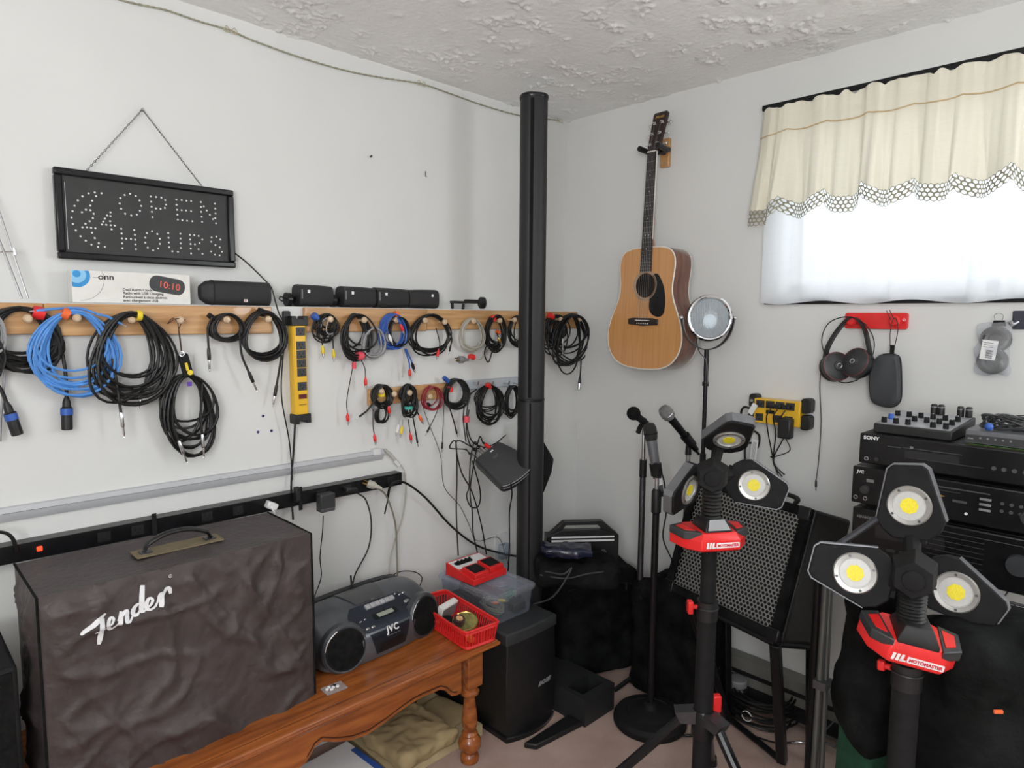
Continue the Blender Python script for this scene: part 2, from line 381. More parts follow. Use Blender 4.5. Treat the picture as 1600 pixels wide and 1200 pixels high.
mb = MB()
for yy in (-3.58, -2.72): mb.box((0.12, yy, 1.76), (0.05, 0.04, 0.72))
for zz in (1.42, 2.10): mb.box((0.12, -3.15, zz), (0.05, 0.9, 0.04))
w3 = struct(mb.build('added_side_window', K['white_paint'], bevel=0.003)); MB().box((0.12, -3.15, 1.76), (0.005, 0.82, 0.64)).build('glass', K['window_glass'], w3)  # unseen extra window, added around the side fill light
# ------------------------------------------------------------------ curtains
RODZ = 2.125
def rod(zz, x, label, y1=-0.955, m='matte_black'):
    t = thing('curtain_rod', label, 'curtain rod', (x, -1.6, zz))
    MB().box((0, 0, 0), (0.006, 1.29, 0.018)).build('rod_bar', K[m], t, bevel=0.002)
    mb = MB()
    for s in (-1, 1): mb.box((-x / 2 * 0.9 - 0.0, s * 0.64, 0), (abs(x) * 0.95, 0.006, 0.018))
    mb.build('return_bracket', K[m], t); return t
rod(2.176, -0.056, 'dark flat curtain rod showing above the cream ruffled valance')
rod(2.085, -0.035, 'thin rod behind the valance carrying the white sheer curtain', m='white_plastic')
def fold(s, seed, f=1.0):
    return noise.noise(V((s * 9 * f, seed, 0))) * 0.5 + 0.5 * noise.noise(V((s * 23 * f, seed + 4, 0)))
def sheer_pt(a, b, seed=0):
    y = -0.972 - 1.30 * a; z = 2.092 - (2.092 - 1.506) * b - 0.006 * math.sin(a * 30) * b
    x = -0.032 - 0.016 * fold(a * 1.6, 1.5) * (0.6 + 0.4 * b) - 0.009 * math.copysign(abs(math.sin(a * 40 + 4 * noise.noise(V((a * 6, b * 0.3, 1))))) ** 0.6, math.sin(a * 40 + 4 * noise.noise(V((a * 6, b * 0.3, 1)))))
    return (min(x, -0.014), y, z)
mb = MB(); mb.grid(lambda a, b: sheer_pt(a, b), 220, 10)
tag(mb.build('sheer_curtain', K['sheer'], ang=3), 'plain white sheer curtain glowing over the high window', 'curtain')
VY0, VY1 = -0.955, -2.265
def val_fold(a, b):
    ph = a * 96 + 3.0 * noise.noise(V((a * 8, 0, 3))); sh = math.sin(ph); sh = math.copysign(abs(sh) ** 0.65, sh)
    ph2 = a * 47 + 2.4 * noise.noise(V((a * 5, 2, 8)))
    return sh * 0.55 + math.sin(ph2) * 0.6 + 0.5 * noise.noise(V((a * 70, 1, b * 0.6)))
def val_pt(a, b):                                     # b: 0 top ruffle .. 1 lace hem
    y = VY0 + (VY1 - VY0) * a
    sc = abs(math.sin(a * PI * 10.5 + 0.5)) ** 0.7
    drop = 0.325 + 0.038 * sc + 0.03 * max(0, 1 - a * 7) + 0.012 * noise.noise(V((a * 12, 9, 0)))
    ruf = (0.013 * abs(math.sin(a * 50 + 3 * noise.noise(V((a * 14, 3, 0))))) + 0.009 * noise.noise(V((a * 45, 3, 0)))) * max(0, 1 - b / 0.07)
    z = 2.158 + ruf - drop * b
    f = val_fold(a, b)
    if b < 0.06: amp = 0.009
    elif b < 0.13: amp = 0.003
    elif b < 0.225: amp = 0.0055
    else: amp = 0.0055 + 0.027 * min(1.0, (b - 0.225) * 1.6)
    x = -0.074 - amp * f
    if a < 0.03: x += 0.03 * (1 - a / 0.03)
    y += 0.030 * b * max(0, 1 - a * 6) + 0.010 * math.cos(a * 96) * max(0, b - 0.25) 
    return (min(x, -0.050 if a >= 0.03 else -0.03), y, z)
t = thing('valance', 'cream ruffled valance with crochet scallop edging over the window', 'valance', (0, 0, 0))
mb = MB(); mb.grid(lambda a, b: V(val_pt(a, b * 0.87)), 560, 20); mb.build('valance_cloth', K['valance'], t, ang=3)
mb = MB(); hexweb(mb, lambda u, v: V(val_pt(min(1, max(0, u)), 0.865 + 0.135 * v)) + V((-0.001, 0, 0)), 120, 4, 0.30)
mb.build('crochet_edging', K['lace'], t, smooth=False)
mb = MB(); mb.tube([V(val_pt(i / 400, 0.215)) + V((-0.002, 0, 0)) for i in range(401)], 0.0022, 5); mb.build('header_seam', mat('seam_gold', (0.6, 0.45, 0.25), 0.8), t)
# ================================================================== LEFT WALL
# ---- LED sign
SW, SH = 0.452, 0.229
sgn = L(224, 340, 0.012)
t = thing('open_sign', 'black framed dot-letter sign reading open 24 hours, hung by a chain', 'sign', FL((-1.755, -0.014, 1.704)) )
fr = MB()
for (cx, cy, w_, h_) in ((0, SH / 2 - 0.009, SW, 0.018), (0, -SH / 2 + 0.009, SW, 0.018), (-SW / 2 + 0.009, 0, 0.018, SH - 0.036), (SW / 2 - 0.009, 0, 0.018, SH - 0.036)):
    fr.box((cx, cy, 0.009), (w_, h_, 0.022))
fr.build('sign_frame', K['gloss_black'], t, bevel=0.004)
MB().box((0, 0, 0.004), (SW - 0.03, SH - 0.03, 0.012)).build('sign_panel', mk('sign_face', (0.022, 0.024, 0.023), 0.55, var=0.15), t)
MB().box((-SW / 2 + 0.024, -0.005, 0.0105), (0.0012, 0.17, 0.001)).build('panel_edge', K['steel'], t)
led = mk('led_white', (0.85, 0.85, 0.85), 0.3)
def sgnp(px, py):                                    # crop pixels of the sign (4x) -> local
    p = L(px / 4, 150 + py / 4, 0.024); return (p.x + 1.755, p.z - 1.704)
dots = {
 'ring': [(634,608),(592,603),(553,609),(515,627),(486,653),(465,686),(453,720),(447,760),(456,800),(473,840),(503,877),(536,905),(571,929),(613,943),(655,943),(617,920),(592,888),(574,855),(564,685),(576,655),(600,626)],
 '2': [(512,727),(537,711),(565,714),(585,736),(580,763),(560,783),(534,799),(515,821),(543,821),(569,824),(596,827)],
 '4': [(690,728),(669,747),(655,767),(645,785),(637,803),(664,805),(692,808),(717,810),(690,751),(688,783),(697,833)],
 'O': [(812,611),(779,619),(752,638),(748,672),(757,705),(782,736),(820,747),(855,742),(874,718),(882,687),(872,653),(848,625)],
 'P': [(942,628),(975,631),(1008,635),(1032,651),(1038,679),(1030,700),(1003,706),(974,703),(947,692),(944,661),(949,724),(953,758)],
 'E': [(1102,648),(1135,651),(1165,655),(1194,657),(1103,680),(1106,711),(1135,714),(1163,716),(1194,720),(1108,742),(1111,773),(1140,777),(1169,780),(1202,783)],
 'N': [(1255,663),(1256,694),(1257,724),(1260,755),(1263,787),(1273,690),(1292,716),(1311,743),(1331,770),(1343,673),(1345,704),(1347,735),(1345,764),(1350,796)],
 'H': [(757,830),(760,860),(762,890),(763,921),(765,952),(789,893),(818,894),(838,838),(843,868),(845,898),(846,928),(849,958)],
 'O2': [(950,845),(918,857),(908,885),(908,917),(923,948),(957,964),(988,953),(999,924),(998,893),(983,863)],
 'U': [(1051,857),(1053,886),(1055,916),(1057,945),(1077,971),(1112,974),(1130,950),(1129,921),(1128,891),(1127,861)],
 'R': [(1187,868),(1214,870),(1241,875),(1264,897),(1247,919),(1218,927),(1191,925),(1188,897),(1192,954),(1194,984),(1241,958),(1265,987)],
 'S': [(1377,897),(1352,879),(1322,884),(1320,911),(1346,931),(1373,946),(1387,974),(1372,996),(1343,992),(1319,972)]}
for k, pts in dots.items():
    mb = MB()
    for p in pts:
        x, y = sgnp(*p); mb.ball((x, y, 0.0105), 0.0027, seg=8)
    mb.build('led_ring' if k == 'ring' else 'led_letter', led, t)
apex = L(220, 173, 0.004); ap = (apex.x + 1.755, apex.z - 1.704)
MB().cyl((ap[0], ap[1], -0.012), (ap[0], ap[1], 0.008), 0.0025, seg=8).ball((ap[0], ap[1], 0.009), 0.004, seg=8).build('nail', K['steel'], t)
for q in ((133, 264), (317, 291)):
    p = L(*q, 0.02); e = (p.x + 1.755, SH / 2 - 0.002)
    mb = MB(); a = V((ap[0], ap[1], 0.004)); b = V((e[0], e[1], 0.006)); n = 34
    for i in range(n):
        c = a.lerp(b, (i + 0.5) / n); d = (b - a).normalized(); ln = (b - a).length / n * 0.75
        side = V((0, 0, 1)) if i % 2 else d.cross(V((0, 0, 1)))
        m = frame(c, d, side); mb.torus(0.0022, 0.00085, m, 8, 4, sc=(ln / 0.0044, 1))
    mb.build('hanging_chain', K['matte_black'], t)
mb = MB(); mb.tube(cat([L(362, 392, 0.02), L(385, 410, 0.02), L(412, 436, 0.03), L(424, 450, 0.055), L(430, 470, 0.115), L(436, 490, 0.135), L(447, 515, 0.137), L(442, 560, 0.135), L(440, 620, 0.125), L(452, 690, 0.12), L(457, 750, 0.135)]), 0.0022)
mb.build('power_cord', K['black_rubber'], t, world=True)

# ---- alarm clock box on the ledge
LZ = 1.4775
def Lz(u, o): return L(u, 480, o).x
bx0 = L(112, 440, 0.072).x; bx1 = L(295, 440, 0.060).x; bw = bx1 - bx0
t = thing('clock_radio_box', 'white clock radio carton with blue corner disc, red 10:10 display picture', 'box', FL(((bx0 + bx1) / 2, -0.069, LZ)) @ RY(0.0))
BH = 0.083
MB().box((0, BH / 2, -0.022), (bw, BH, 0.044)).build('carton', K['paper'], t, bevel=0.0012)
blue1 = mk('print_blue', (0.03, 0.28, 0.62), 0.4); blue2 = mk('print_pale_blue', (0.25, 0.55, 0.82), 0.4)
def disc(mb, cx, cy, r, z, h=0.0004, clip=None):
    pts = [(cx + r * math.cos(a * PI / 24), cy + r * math.sin(a * PI / 24)) for a in range(48)]
    if clip: pts = [(max(clip[0], min(clip[1], x)), max(clip[2], min(clip[3], y))) for x, y in pts]
    q = []
    for p in pts:
        if not q or (abs(p[0] - q[-1][0]) + abs(p[1] - q[-1][1])) > 1e-6: q.append(p)
    mb.prism(q, z, z + h)
cl = (-bw / 2 + 0.001, bw / 2 - 0.001, 0.001, BH - 0.001)
mb = MB(); disc(mb, -bw / 2 + 0.012, BH - 0.014, 0.030, 0.0, 0.0003, cl); mb.mi = 1; disc(mb, -bw / 2 + 0.012, BH - 0.012, 0.021, 0.0, 0.0006, cl); mb.mi = 0; disc(mb, -bw / 2 + 0.012, BH - 0.010, 0.009, 0, 0.0009, cl)
mb.build('disc_print', [blue1, blue2], t)
mb = MB(); mb.torus(0.055, 0.0004, TT(-bw / 2 + 0.018, BH - 0.022, 0.0002), 40, 4, a0=-PI / 2, a1=0.4); mb.box((-bw / 2 + 0.055, BH - 0.0175, 0.0004), (0.014, 0.0007, 0.0005)); mb.text('onn', 0.021, TT(-bw / 2 + 0.078, BH - 0.022, 0.0004), 0.0003, bold=0.0003, sx=1.15)
mb.build('logo', K['matte_black'], t)
mb = MB()
for i, s_ in enumerate(('Dual Alarm Clock', 'Radio with USB Charging', 'Radio-réveil à deux alarmes', 'avec chargement USB')):
    mb.text(s_, 0.0098, TT(-0.028, 0.0335 - i * 0.0092 - (0.001 if i > 1 else 0), 0.0004), 0.0002, align='LEFT', bold=0.00012)
mb.build('caption', K['matte_black'], t, smooth=False)
cp = MB(); cp.prism(rrect(0.092, 0.044, 0.019, cx=0.0, cy=0), 0, 0.0006, TT(bw / 2 - 0.060, BH * 0.62, 0) @ RZ(-0.16)); o = cp.build('clock_picture', K['charcoal'], t)
mb = MB(); mb.text('10:10', 0.026, TT(bw / 2 - 0.056, BH * 0.62 - 0.0095, 0.0009) @ RZ(-0.16), 0.0002, shear=-0.05); mb.build('digits', K['clock_red'], o)

# ---- speakers on the ledge
t = thing('centre_speaker', 'wide black barrel speaker on the ledge beside the white carton', 'speaker', FL(((L(315, 470, 0.07).x + L(422, 470, 0.06).x) / 2, -0.050, LZ)))
sw = L(422, 470, 0.07).x - L(315, 470, 0.07).x
mb = MB(); secs = []
for i in range(13):
    s = -1 + 2 * i / 12; k = 1 if s > -0.72 else 1 - ((-0.72 - s) / 0.28) ** 2 * 0.42
    secs.append([(s * sw / 2, 0.036 + 0.036 * k * (1 if abs(math.sin(a)) > 0 else 1) * math.copysign(abs(math.sin(a)) ** 0.75, math.sin(a)), 0.026 * k * math.copysign(abs(math.cos(a)) ** 0.8, math.cos(a))) for a in [2 * PI * j / 24 for j in range(24)]])
mb.loft(secs); mb.build('grille_body', mk('speaker_grille_black', (0.016, 0.016, 0.017), 0.5, var=0.3, scale=300, bump=0.3, bscale=900), t)
mb = MB(); k = secs[2]; mb.tube([(k[0][0], p[1], p[2]) for p in secs[4]], 0.0012, 4, True); mb.build('end_seam', K['matte_black'], t)
MB().box((0.022, 0.014, 0.0255), (0.011, 0.008, 0.001)).build('badge', K['print_white'], t)
MB().text('JBL', 0.0055, TT(0.022, 0.012, 0.0261), 0.0002, bold=0.0002).build('badge_lettering', mk('badge_red', (0.5, 0.02, 0.02)), t)
def satellite(u0, u1, label, slot, bracket, flip=False, yaw=0.0):
    x0, x1 = L(u0, 470, 0.08).x, L(u1, 470, 0.07).x; w_ = x1 - x0
    t = thing('satellite_speaker', label, 'speaker', FL(((x0 + x1) / 2, -0.046, LZ)) @ RY(yaw), 'row of small speakers on the ledge')
    secs = []; H = 0.071
    for i in range(9):
        s = -1 + 2 * i / 8; k = (1 - 0.09 * ((s + 1) / 2) ** 3) if not flip else (1 - 0.12 * ((1 - s) / 2) ** 2)
        xx = s * (w_ / 2 - 0.003)
        secs.append([(xx + 0.008 * (1 - (2 * j / 20 % 1)) * 0, H / 2 + H / 2 * k * math.copysign(abs(math.sin(a)) ** 0.5, math.sin(a)), -0.004 + 0.031 * k * math.copysign(abs(math.cos(a)) ** 0.8, math.cos(a))) for j, a in enumerate([2 * PI * j / 20 for j in range(20)])])
    mb = MB(); mb.loft(secs); mb.build('speaker_body', K['speaker_grille_black'], t, bevel=0.002, ang=0.9)
    sx = 1 if flip else -1
    MB().box((sx * w_ * 0.24, 0.048, 0.0268), (0.0085, 0.010, 0.0016)).build('badge', K['print_white'], t)
    if slot: MB().box((sx * (w_ / 2 - 0.009), 0.040, 0.0272), (0.0035, 0.03, 0.0016)).build('bracket_slot', K['mid_grey'], t)
    if bracket:
        mb = MB(); mb.lathe([(0.022, 0), (0.022, 0.014), (0.012, 0.024), (0.009, 0.034)], TT(-w_ / 2 - 0.028, 0.0225, -0.012) @ RY(PI / 2), 20)
        mb.build('mount_foot', K['gloss_black'], t)
        if bracket == 2:
            MB().tube(cat([(-w_ / 2 - 0.026, 0.022, -0.008), (-w_ / 2 - 0.05, 0.03, 0), (-w_ / 2 - 0.058, 0.02, 0.01), (-w_ / 2 - 0.04, 0.014, 0.006)]), 0.0022).build('cable_loop', K['black_rubber'], t)
    return t
satellite(470, 523, 'small black speaker with a cable loop at its mount, leftmost of the row', True, 2)
satellite(539, 590, 'small black speaker, second from the left, with a round mount showing', True, 1)
satellite(592, 641, 'small black speaker, third from the left, with a slotted end', True, 0)
satellite(643, 687, 'small black speaker turned the other way, rightmost of the row', False, 0, True)
# clip camera / lamp
x0 = L(705, 470, 0.06).x
t = thing('desk_camera', 'small black camera lying on the ledge with a round front', 'camera', FL((x0, -0.055, LZ)))
s_ = L(759, 470, 0.06).x - x0
mb = MB(); mb.box((s_ * 0.22, 0.027, 0), (s_ * 0.42, 0.010, 0.014)).box((s_ * 0.06, 0.015, 0), (0.007, 0.03, 0.012), RZ(0.05)).box((s_ * 0.35, 0.014, 0), (0.007, 0.03, 0.012), RZ(-0.12)); mb.box((s_ * 0.6, 0.031, 0), (s_ * 0.36, 0.015, 0.018))
mb.build('clip_arm', K['black_plastic'], t, bevel=0.002)
mb = MB(); mb.lathe([(0.0, 0), (0.018, 0.0), (0.0235, 0.004), (0.0235, 0.014), (0.019, 0.018), (0, 0.018)], TT(s_ * 0.84, 0.0265, 0) @ RY(PI / 2 - 0.25), 24); mb.build('camera_head', K['black_plastic'], t)
MB().torus(0.0215, 0.0018, TT(s_ * 0.84 + 0.018, 0.0265, 0.0045) @ RY(PI / 2 - 0.25)).build('rim', K['dark_grey'], t)

# ---- wire easel at the left edge
t = thing('folding_wire_stand', 'thin silver folding stand leaning on the wall at the left edge', 'stand', L(10, 400, 0.05))
MB().tube([L(-22, 268, 0.012), L(44, 466, 0.07)], 0.0022, 8).tube([L(-30, 300, 0.012), L(34, 466, 0.085)], 0.0026, 8).build('rod', K['steel'], t, world=True)
MB().tube([L(-18, 394, 0.05), L(24, 393, 0.05)], 0.0022, 8).tube([L(22, 388, 0.05), L(24, 398, 0.05)], 0.0045, 8).build('cross_bar', K['silver'], t, world=True)

# ---- peg rails
def rail(name, u0, u1, vtop, vbot, label, m, knobs, group, endcap=True, x0=None, x1=None, kl=0.050):
    a, b = L(u0, vtop, 0.112), L(u1, vtop, 0.112)
    z1 = min((a.z + b.z) / 2, 1.474); z0 = (L(u0, vbot, 0.112).z + L(u1, vbot, 0.112).z) / 2
    xx0 = a.x if x0 is None else x0; xx1 = b.x if x1 is None else x1
    t = thing(name, label, 'peg rail', FL(((xx0 + xx1) / 2, -0.0935, (z0 + z1) / 2)), group)
    MB().box((0, 0, 0.009), (xx1 - xx0 - 0.001, z1 - z0, 0.018)).build('board', m, t, bevel=0.003)
    for (u, v) in knobs:
        p = L(u, v, 0.155); c = V((p.x - (xx0 + xx1) / 2, p.z - (z0 + z1) / 2, 0.0))
        mb = MB(); mb.lathe([(0.0, 0.062), (0.006, 0.0615), (0.0098, 0.058), (0.0105, 0.053), (0.0085, 0.047), (0.005, 0.043), (0.0048, 0.018)], Matrix.Translation(c), 16); mb.build('peg', K['peg_wood'], t)
    return t
rail('peg_rail', -60, 68, 469, 523, 'wooden peg rail on the left wall, cut off by the photo edge', K['pine'], [(-20, 497), (44, 498)], 'wooden peg rails on the left wall', x0=-2.45)
rail('peg_rail', 68, 425, 470, 523, 'wooden peg rail under the white carton and wide speaker', K['pine'], [(121, 497), (207, 499), (283, 500), (356, 500), (421, 499)], 'wooden peg rails on the left wall')
rail('peg_rail', 476, 667, 479, 518, 'wooden peg rail under the row of small speakers', K['pine'], [(518, 499), (571, 500), (621, 500), (666, 501)], 'wooden peg rails on the left wall')
rail('peg_rail', 667, 903, 482, 514, 'wooden peg rail running behind the black column to the corner', K['pine'], [(697, 503), (742, 502), (783, 501), (806, 500), (878, 499), (908, 499)], 'wooden peg rails on the left wall')
rail('peg_rail', 577, 700, 603, 628, 'short lower wooden peg rail above the white light bar', K['pine'], [(598, 612), (618, 616), (642, 614), (674, 620)], None)
t = rail('metal_hook_rail', 722, 812, 592, 606, 'pale metal hook rail left of the black column', mk('pale_metal', (0.5, 0.55, 0.6), 0.4, 0.3), [], None)
for u in (739, 762, 787, 802):
    p = L(u, 598, 0.11); q = V((p.x, -0.11, p.z)); mb = MB(); mb.tube([q, q + V((0, -0.03, -0.004)), q + V((0, -0.034, 0.008))], 0.003, 8); mb.build('hook', K['steel'], t, world=True)

# ---- coiled cables
PLUGS = {}
def plug(kind, p, d, parent, col=None):
    d = V(d).normalized(); T = frame(p, d.orthogonal(), d.cross(d.orthogonal())); 
    z = d; x = d.orthogonal().normalized(); y = z.cross(x); T = Matrix((x, y, z)).transposed().to_4x4(); T.translation = p
    mb = MB()
    if kind == 'jack':
        mb.lathe([(0.003, -0.004), (0.0045, 0), (0.0052, 0.012), (0.0052, 0.030), (0.004, 0.032)], T, 10); o = mb.build('plug', K[col or 'black_plastic'], parent, world=True)
        MB().lathe([(0.0031, 0.032), (0.0031, 0.056), (0.0022, 0.058), (0.003, 0.061), (0, 0.065)], T, 10).build('plug_tip', K['silver'], o, world=True)
    elif kind == 'sjack':
        mb.lathe([(0.003, -0.004), (0.0042, 0), (0.0048, 0.012), (0.0048, 0.034), (0.004, 0.036)], T, 10); o = mb.build('plug', K['silver'], parent, world=True)
        MB().lathe([(0.003, 0.036), (0.003, 0.058), (0.0022, 0.06), (0.0028, 0.063), (0, 0.067)], T, 10).build('plug_tip', K['chrome'], o, world=True)
    elif kind == 'rca':
        mb.lathe([(0.0022, -0.006), (0.0035, 0), (0.0058, 0.005), (0.0055, 0.018), (0.0042, 0.022)], T, 10); o = mb.build('plug', K[col or 'red'], parent, world=True)
        MB().lathe([(0.0042, 0.022), (0.0044, 0.029), (0.0018, 0.030), (0.0018, 0.036)], T, 10).build('plug_tip', K['steel'], o, world=True)
    elif kind == 'mini':
        mb.lathe([(0.0018, -0.006), (0.0035, 0), (0.0038, 0.018), (0.003, 0.02)], T, 10); o = mb.build('plug', K[col or 'black_plastic'], parent, world=True)
        MB().lathe([(0.0017, 0.02), (0.0017, 0.033), (0, 0.035)], T, 8).build('plug_tip', K['silver'], o, world=True)
    elif kind == 'speakon':
        mb.lathe([(0.005, -0.012), (0.009, 0.0), (0.0095, 0.012), (0.0125, 0.014), (0.0125, 0.068), (0.011, 0.070)], T, 20); o = mb.build('plug', K['black_plastic'], parent, world=True)
        MB().lathe([(0.0138, 0.016), (0.0138, 0.032)], T, 20).build('collar', K['deep_blue'], o, world=True)
    elif kind == 'xlr':
        mb.lathe([(0.004, -0.012), (0.006, 0.0), (0.0075, 0.008), (0.0075, 0.02)], T, 14); o = mb.build('plug', K['black_plastic'], parent, world=True)
        MB().lathe([(0.0082, 0.02), (0.0085, 0.048), (0.007, 0.049)], T, 14).build('plug_shell', K['silver'], o, world=True)
    elif kind == 'mains':
        mb.lathe([(0.004, -0.02), (0.008, 0.0), (0.013, 0.008), (0.014, 0.026), (0.012, 0.03)], T, 12); o = mb.build('plug', K[col or 'beige_cable'], parent, world=True)
        MB().box((0.006, 0, 0.038), (0.0015, 0.006, 0.018), T).box((-0.006, 0, 0.038), (0.0015, 0.006, 0.018), T).build('prong', K['gold'], o, world=True)
    return o
def coilpts(cx, ztop, hw, zbot, n, o0, o1, seed, jit=0.16, lean=0.0, wall='L', tight=0.3, npl=26):
    rnd = random.Random(seed); ks = []
    for k in range(n + 2):
        ks.append(dict(w=hw * (1 - jit * rnd.random() * 2.0), h=(ztop - zbot) * (1 - jit * rnd.random() * 2.0), dx=hw * (rnd.random() - 0.5) * jit * 2.6, dz=-(ztop - zbot) * rnd.random() * tight * 0.12, o=o0 + (o1 - o0) * (k / max(1, n)) + (rnd.random() - 0.5) * 0.006, ln=lean + (rnd.random() - 0.5) * jit * 0.7, ex=0.0))
    pts = []
    for i in range(n * npl + 1):
        k = i / npl; a = int(k); f = k - a; f = f * f * (3 - 2 * f); A, B = ks[a], ks[a + 1]
        g = {q: A[q] * (1 - f) + B[q] * f for q in A}
        th = 2 * PI * (i / npl); bz = (1 - math.cos(th)) / 2
        wx = math.sin(th) * (0.78 + 0.32 * bz)
        x = cx + g['dx'] * bz + g['w'] * wx + g['ln'] * hw * bz
        z = ztop + g['dz'] - g['h'] * bz
        o = g['o'] + 0.006 * math.sin(th * 0.5 + seed)
        pts.append(V((x, -o, z)) if wall == 'L' else V((-o, x, z)))
    return pts
def coil(label, top, u0, u1, vbot, n, r, m, ties=(), tails=(), seed=1, o0=0.118, o1=0.142, jit=0.16, lean=0.0, name='coiled_cable', catg='cable', tight=0.3, extra=()):
    oo = (o0 + o1) / 2; x0, x1 = L(u0, top[1], oo).x, L(u1, top[1], oo).x; p = L(top[0], top[1], oo); zb = L((u0 + u1) / 2, vbot, oo).z
    t = thing(name, label, catg, p)
    n = round(n * 1.3)
    pts = coilpts((x0 + x1) / 2, p.z, (x1 - x0) / 2 * 1.03, zb, n, o0, o1, seed, jit * 1.25, lean, tight=tight)
    mb = MB(); mb.tube(pts, r, 6); mb.build('cable', K[m], t, world=True)
    for (u0_, u1_, vb_, n_, m_, sd, tp) in extra:
        q0, q1 = L(u0_, tp, oo).x, L(u1_, tp, oo).x; zt = L(u0_, tp, oo).z; zz = L((u0_ + u1_) / 2, vb_, oo).z
        MB().tube(coilpts((q0 + q1) / 2, zt, (q1 - q0) / 2, zz, n_, o0 + 0.004, o1 + 0.004, sd, jit), r, 6).build('cable_loops', K[m_], t, world=True)
    for (u, v, w_, h_, col, ang) in ties:
        q = L(u, v, oo + 0.004); T = FL(q) @ RZ(ang)
        mb = MB(); mb.lathe([(w_ * 0.5, -h_ / 2), (w_ * 0.55, 0), (w_ * 0.5, h_ / 2)], T @ RX(PI / 2) @ Matrix.Diagonal((1, 1.15, 1, 1)), 14)
        mb.build('velcro_tie', K[col], t, world=True)
    for tl in tails:
        ptsx = [L(u, v, (tl[3] if len(tl) > 3 else 0.125)) for (u, v) in tl[0]]; c = cat(ptsx, 6)
        mt = tl[4] if len(tl) > 4 else m; rr = tl[5] if len(tl) > 5 else r
        MB().tube(c, rr, 6).build('cable_tail', K[mt], t, world=True)
        if tl[1]: plug(tl[1], c[-1], c[-1] - c[-2], t, tl[2])
    return t
B_ = 'black_rubber'
coil('grey cable hanging at the far left edge with a black lead and blue-collared connector', (-12, 487), -45, 10, 562, 5, 0.003, 'grey_cable', tails=[([(-15, 590), (2, 610), (12, 636)], 'speakon', None, 0.13, B_, 0.0045), ([(5, 515), (9, 560), (2, 640), (0, 690)], None, None, 0.115, 'grey_cable', 0.003)], seed=2, extra=((-50, 8, 600, 4, B_, 9, 520),))
coil('thick black cable coil with red tie and a long drop to a blue-collared connector', (28, 480), -42, 98, 588, 9, 0.0042, B_, [(60, 489, 0.03, 0.024, 'red', 1.3)], [([(88, 520), (97, 550), (103, 590), (104, 628)], 'speakon', None, 0.118)], 3, 0.114, 0.128, lean=0.05)
coil('bright blue network cable coil with orange tie', (112, 484), 40, 186, 622, 13, 0.0032, 'blue_cable', [(102, 490, 0.026, 0.016, 'orange', 1.1)], [([(150, 490), (125, 482), (92, 482), (72, 484)], 'mini', 'blue_cable', 0.14), ([(150, 491), (166, 494), (178, 500)], 'mini', 'blue_cable', 0.15)], 4, 0.132, 0.148, jit=0.14)
coil('large black instrument cable coil with yellow tie', (200, 487), 134, 268, 658, 12, 0.0036, B_, [(217, 493, 0.026, 0.012, 'yellow', 1.5)], [([(176, 560), (184, 610), (189, 646)], 'sjack', None, 0.15), ([(238, 560), (232, 580), (226, 602)], 'sjack', None, 0.135)], 5, 0.136, 0.158, jit=0.2)
t = coil('black cable coil hanging low from a brown lace and strap with a yellow disc', (291, 583), 239, 338, 722, 10, 0.0036, B_, [], [([(272, 620), (270, 660), (280, 690)], 'sjack', None, 0.15), ([(316, 600), (314, 650), (316, 680)], 'sjack', None, 0.15)], 6, 0.118, 0.14, jit=0.2)
MB().tube([L(284, 502, 0.148), L(279, 516, 0.145), L(283, 548, 0.135)], 0.0012, 5).tube([L(277, 500, 0.148), L(282, 530, 0.14), L(284, 548, 0.135)], 0.0012, 5).tube(cat([L(290, 500, 0.15), L(275, 498, 0.155), L(262, 506, 0.15), L(270, 497, 0.15), L(278, 503, 0.15)]), 0.0012, 5).build('lace', K['brown_cord'], t, world=True)
T = FL(L(290, 571, 0.146)) @ RZ(0.22)
MB().prism(rrect(0.026, 0.064, 0.005), -0.003, 0.004, T).build('strap', K['matte_black'], t, world=True)
MB().torus(0.0062, 0.0018, FL(L(284, 553, 0.152)), 16, 6).build('grommet', K['silver'], t, world=True)
MB().lathe([(0.0072, 0), (0.0072, 0.002)], FL(L(297, 582, 0.151)), 20).box((0, 0, 0), (0.007, 0.022, 0.001), FL(L(292, 573, 0.151)) @ RZ(0.2)).build('yellow_disc', K['yellow'], t, world=True)
MB().box((0, 0, 0), (0.012, 0.012, 0.003), FL(L(296, 600, 0.14))).build('purple_tag', K['purple'], t, world=True)
coil('small black patch cable coil, left of the pair beside the yellow strip', (356, 490), 327, 382, 536, 7, 0.003, B_, [(330, 495, 0.014, 0.02, 'matte_black', 0.9)], [([(331, 495), (325, 515), (326, 545)], 'jack', None, 0.14)], 7, jit=0.1)
coil('round black cable coil beside the yellow strip with gold-tipped plug hanging', (414, 485), 376, 446, 566, 9, 0.0033, B_, [(408, 488, 0.022, 0.02, 'matte_black', 1.2)], [([(374, 520), (378, 555), (389, 582)], 'jack', None, 0.145), ([(440, 555), (436, 580), (432, 603)], 'jack', None, 0.125)], 8, jit=0.08)
coil('thin black cable tangle with two yellow plugs, under the leftmost small speaker', (512, 490), 486, 534, 537, 12, 0.0022, B_, [(492, 495, 0.022, 0.02, 'deep_blue', 0.8)], [([(503, 530), (504, 542)], 'rca', 'yellow', 0.14), ([(520, 530), (521, 548)], 'rca', 'yellow', 0.145)], 9, jit=0.3, extra=((498, 528, 530, 3, 'grey_cable', 31, 495),))
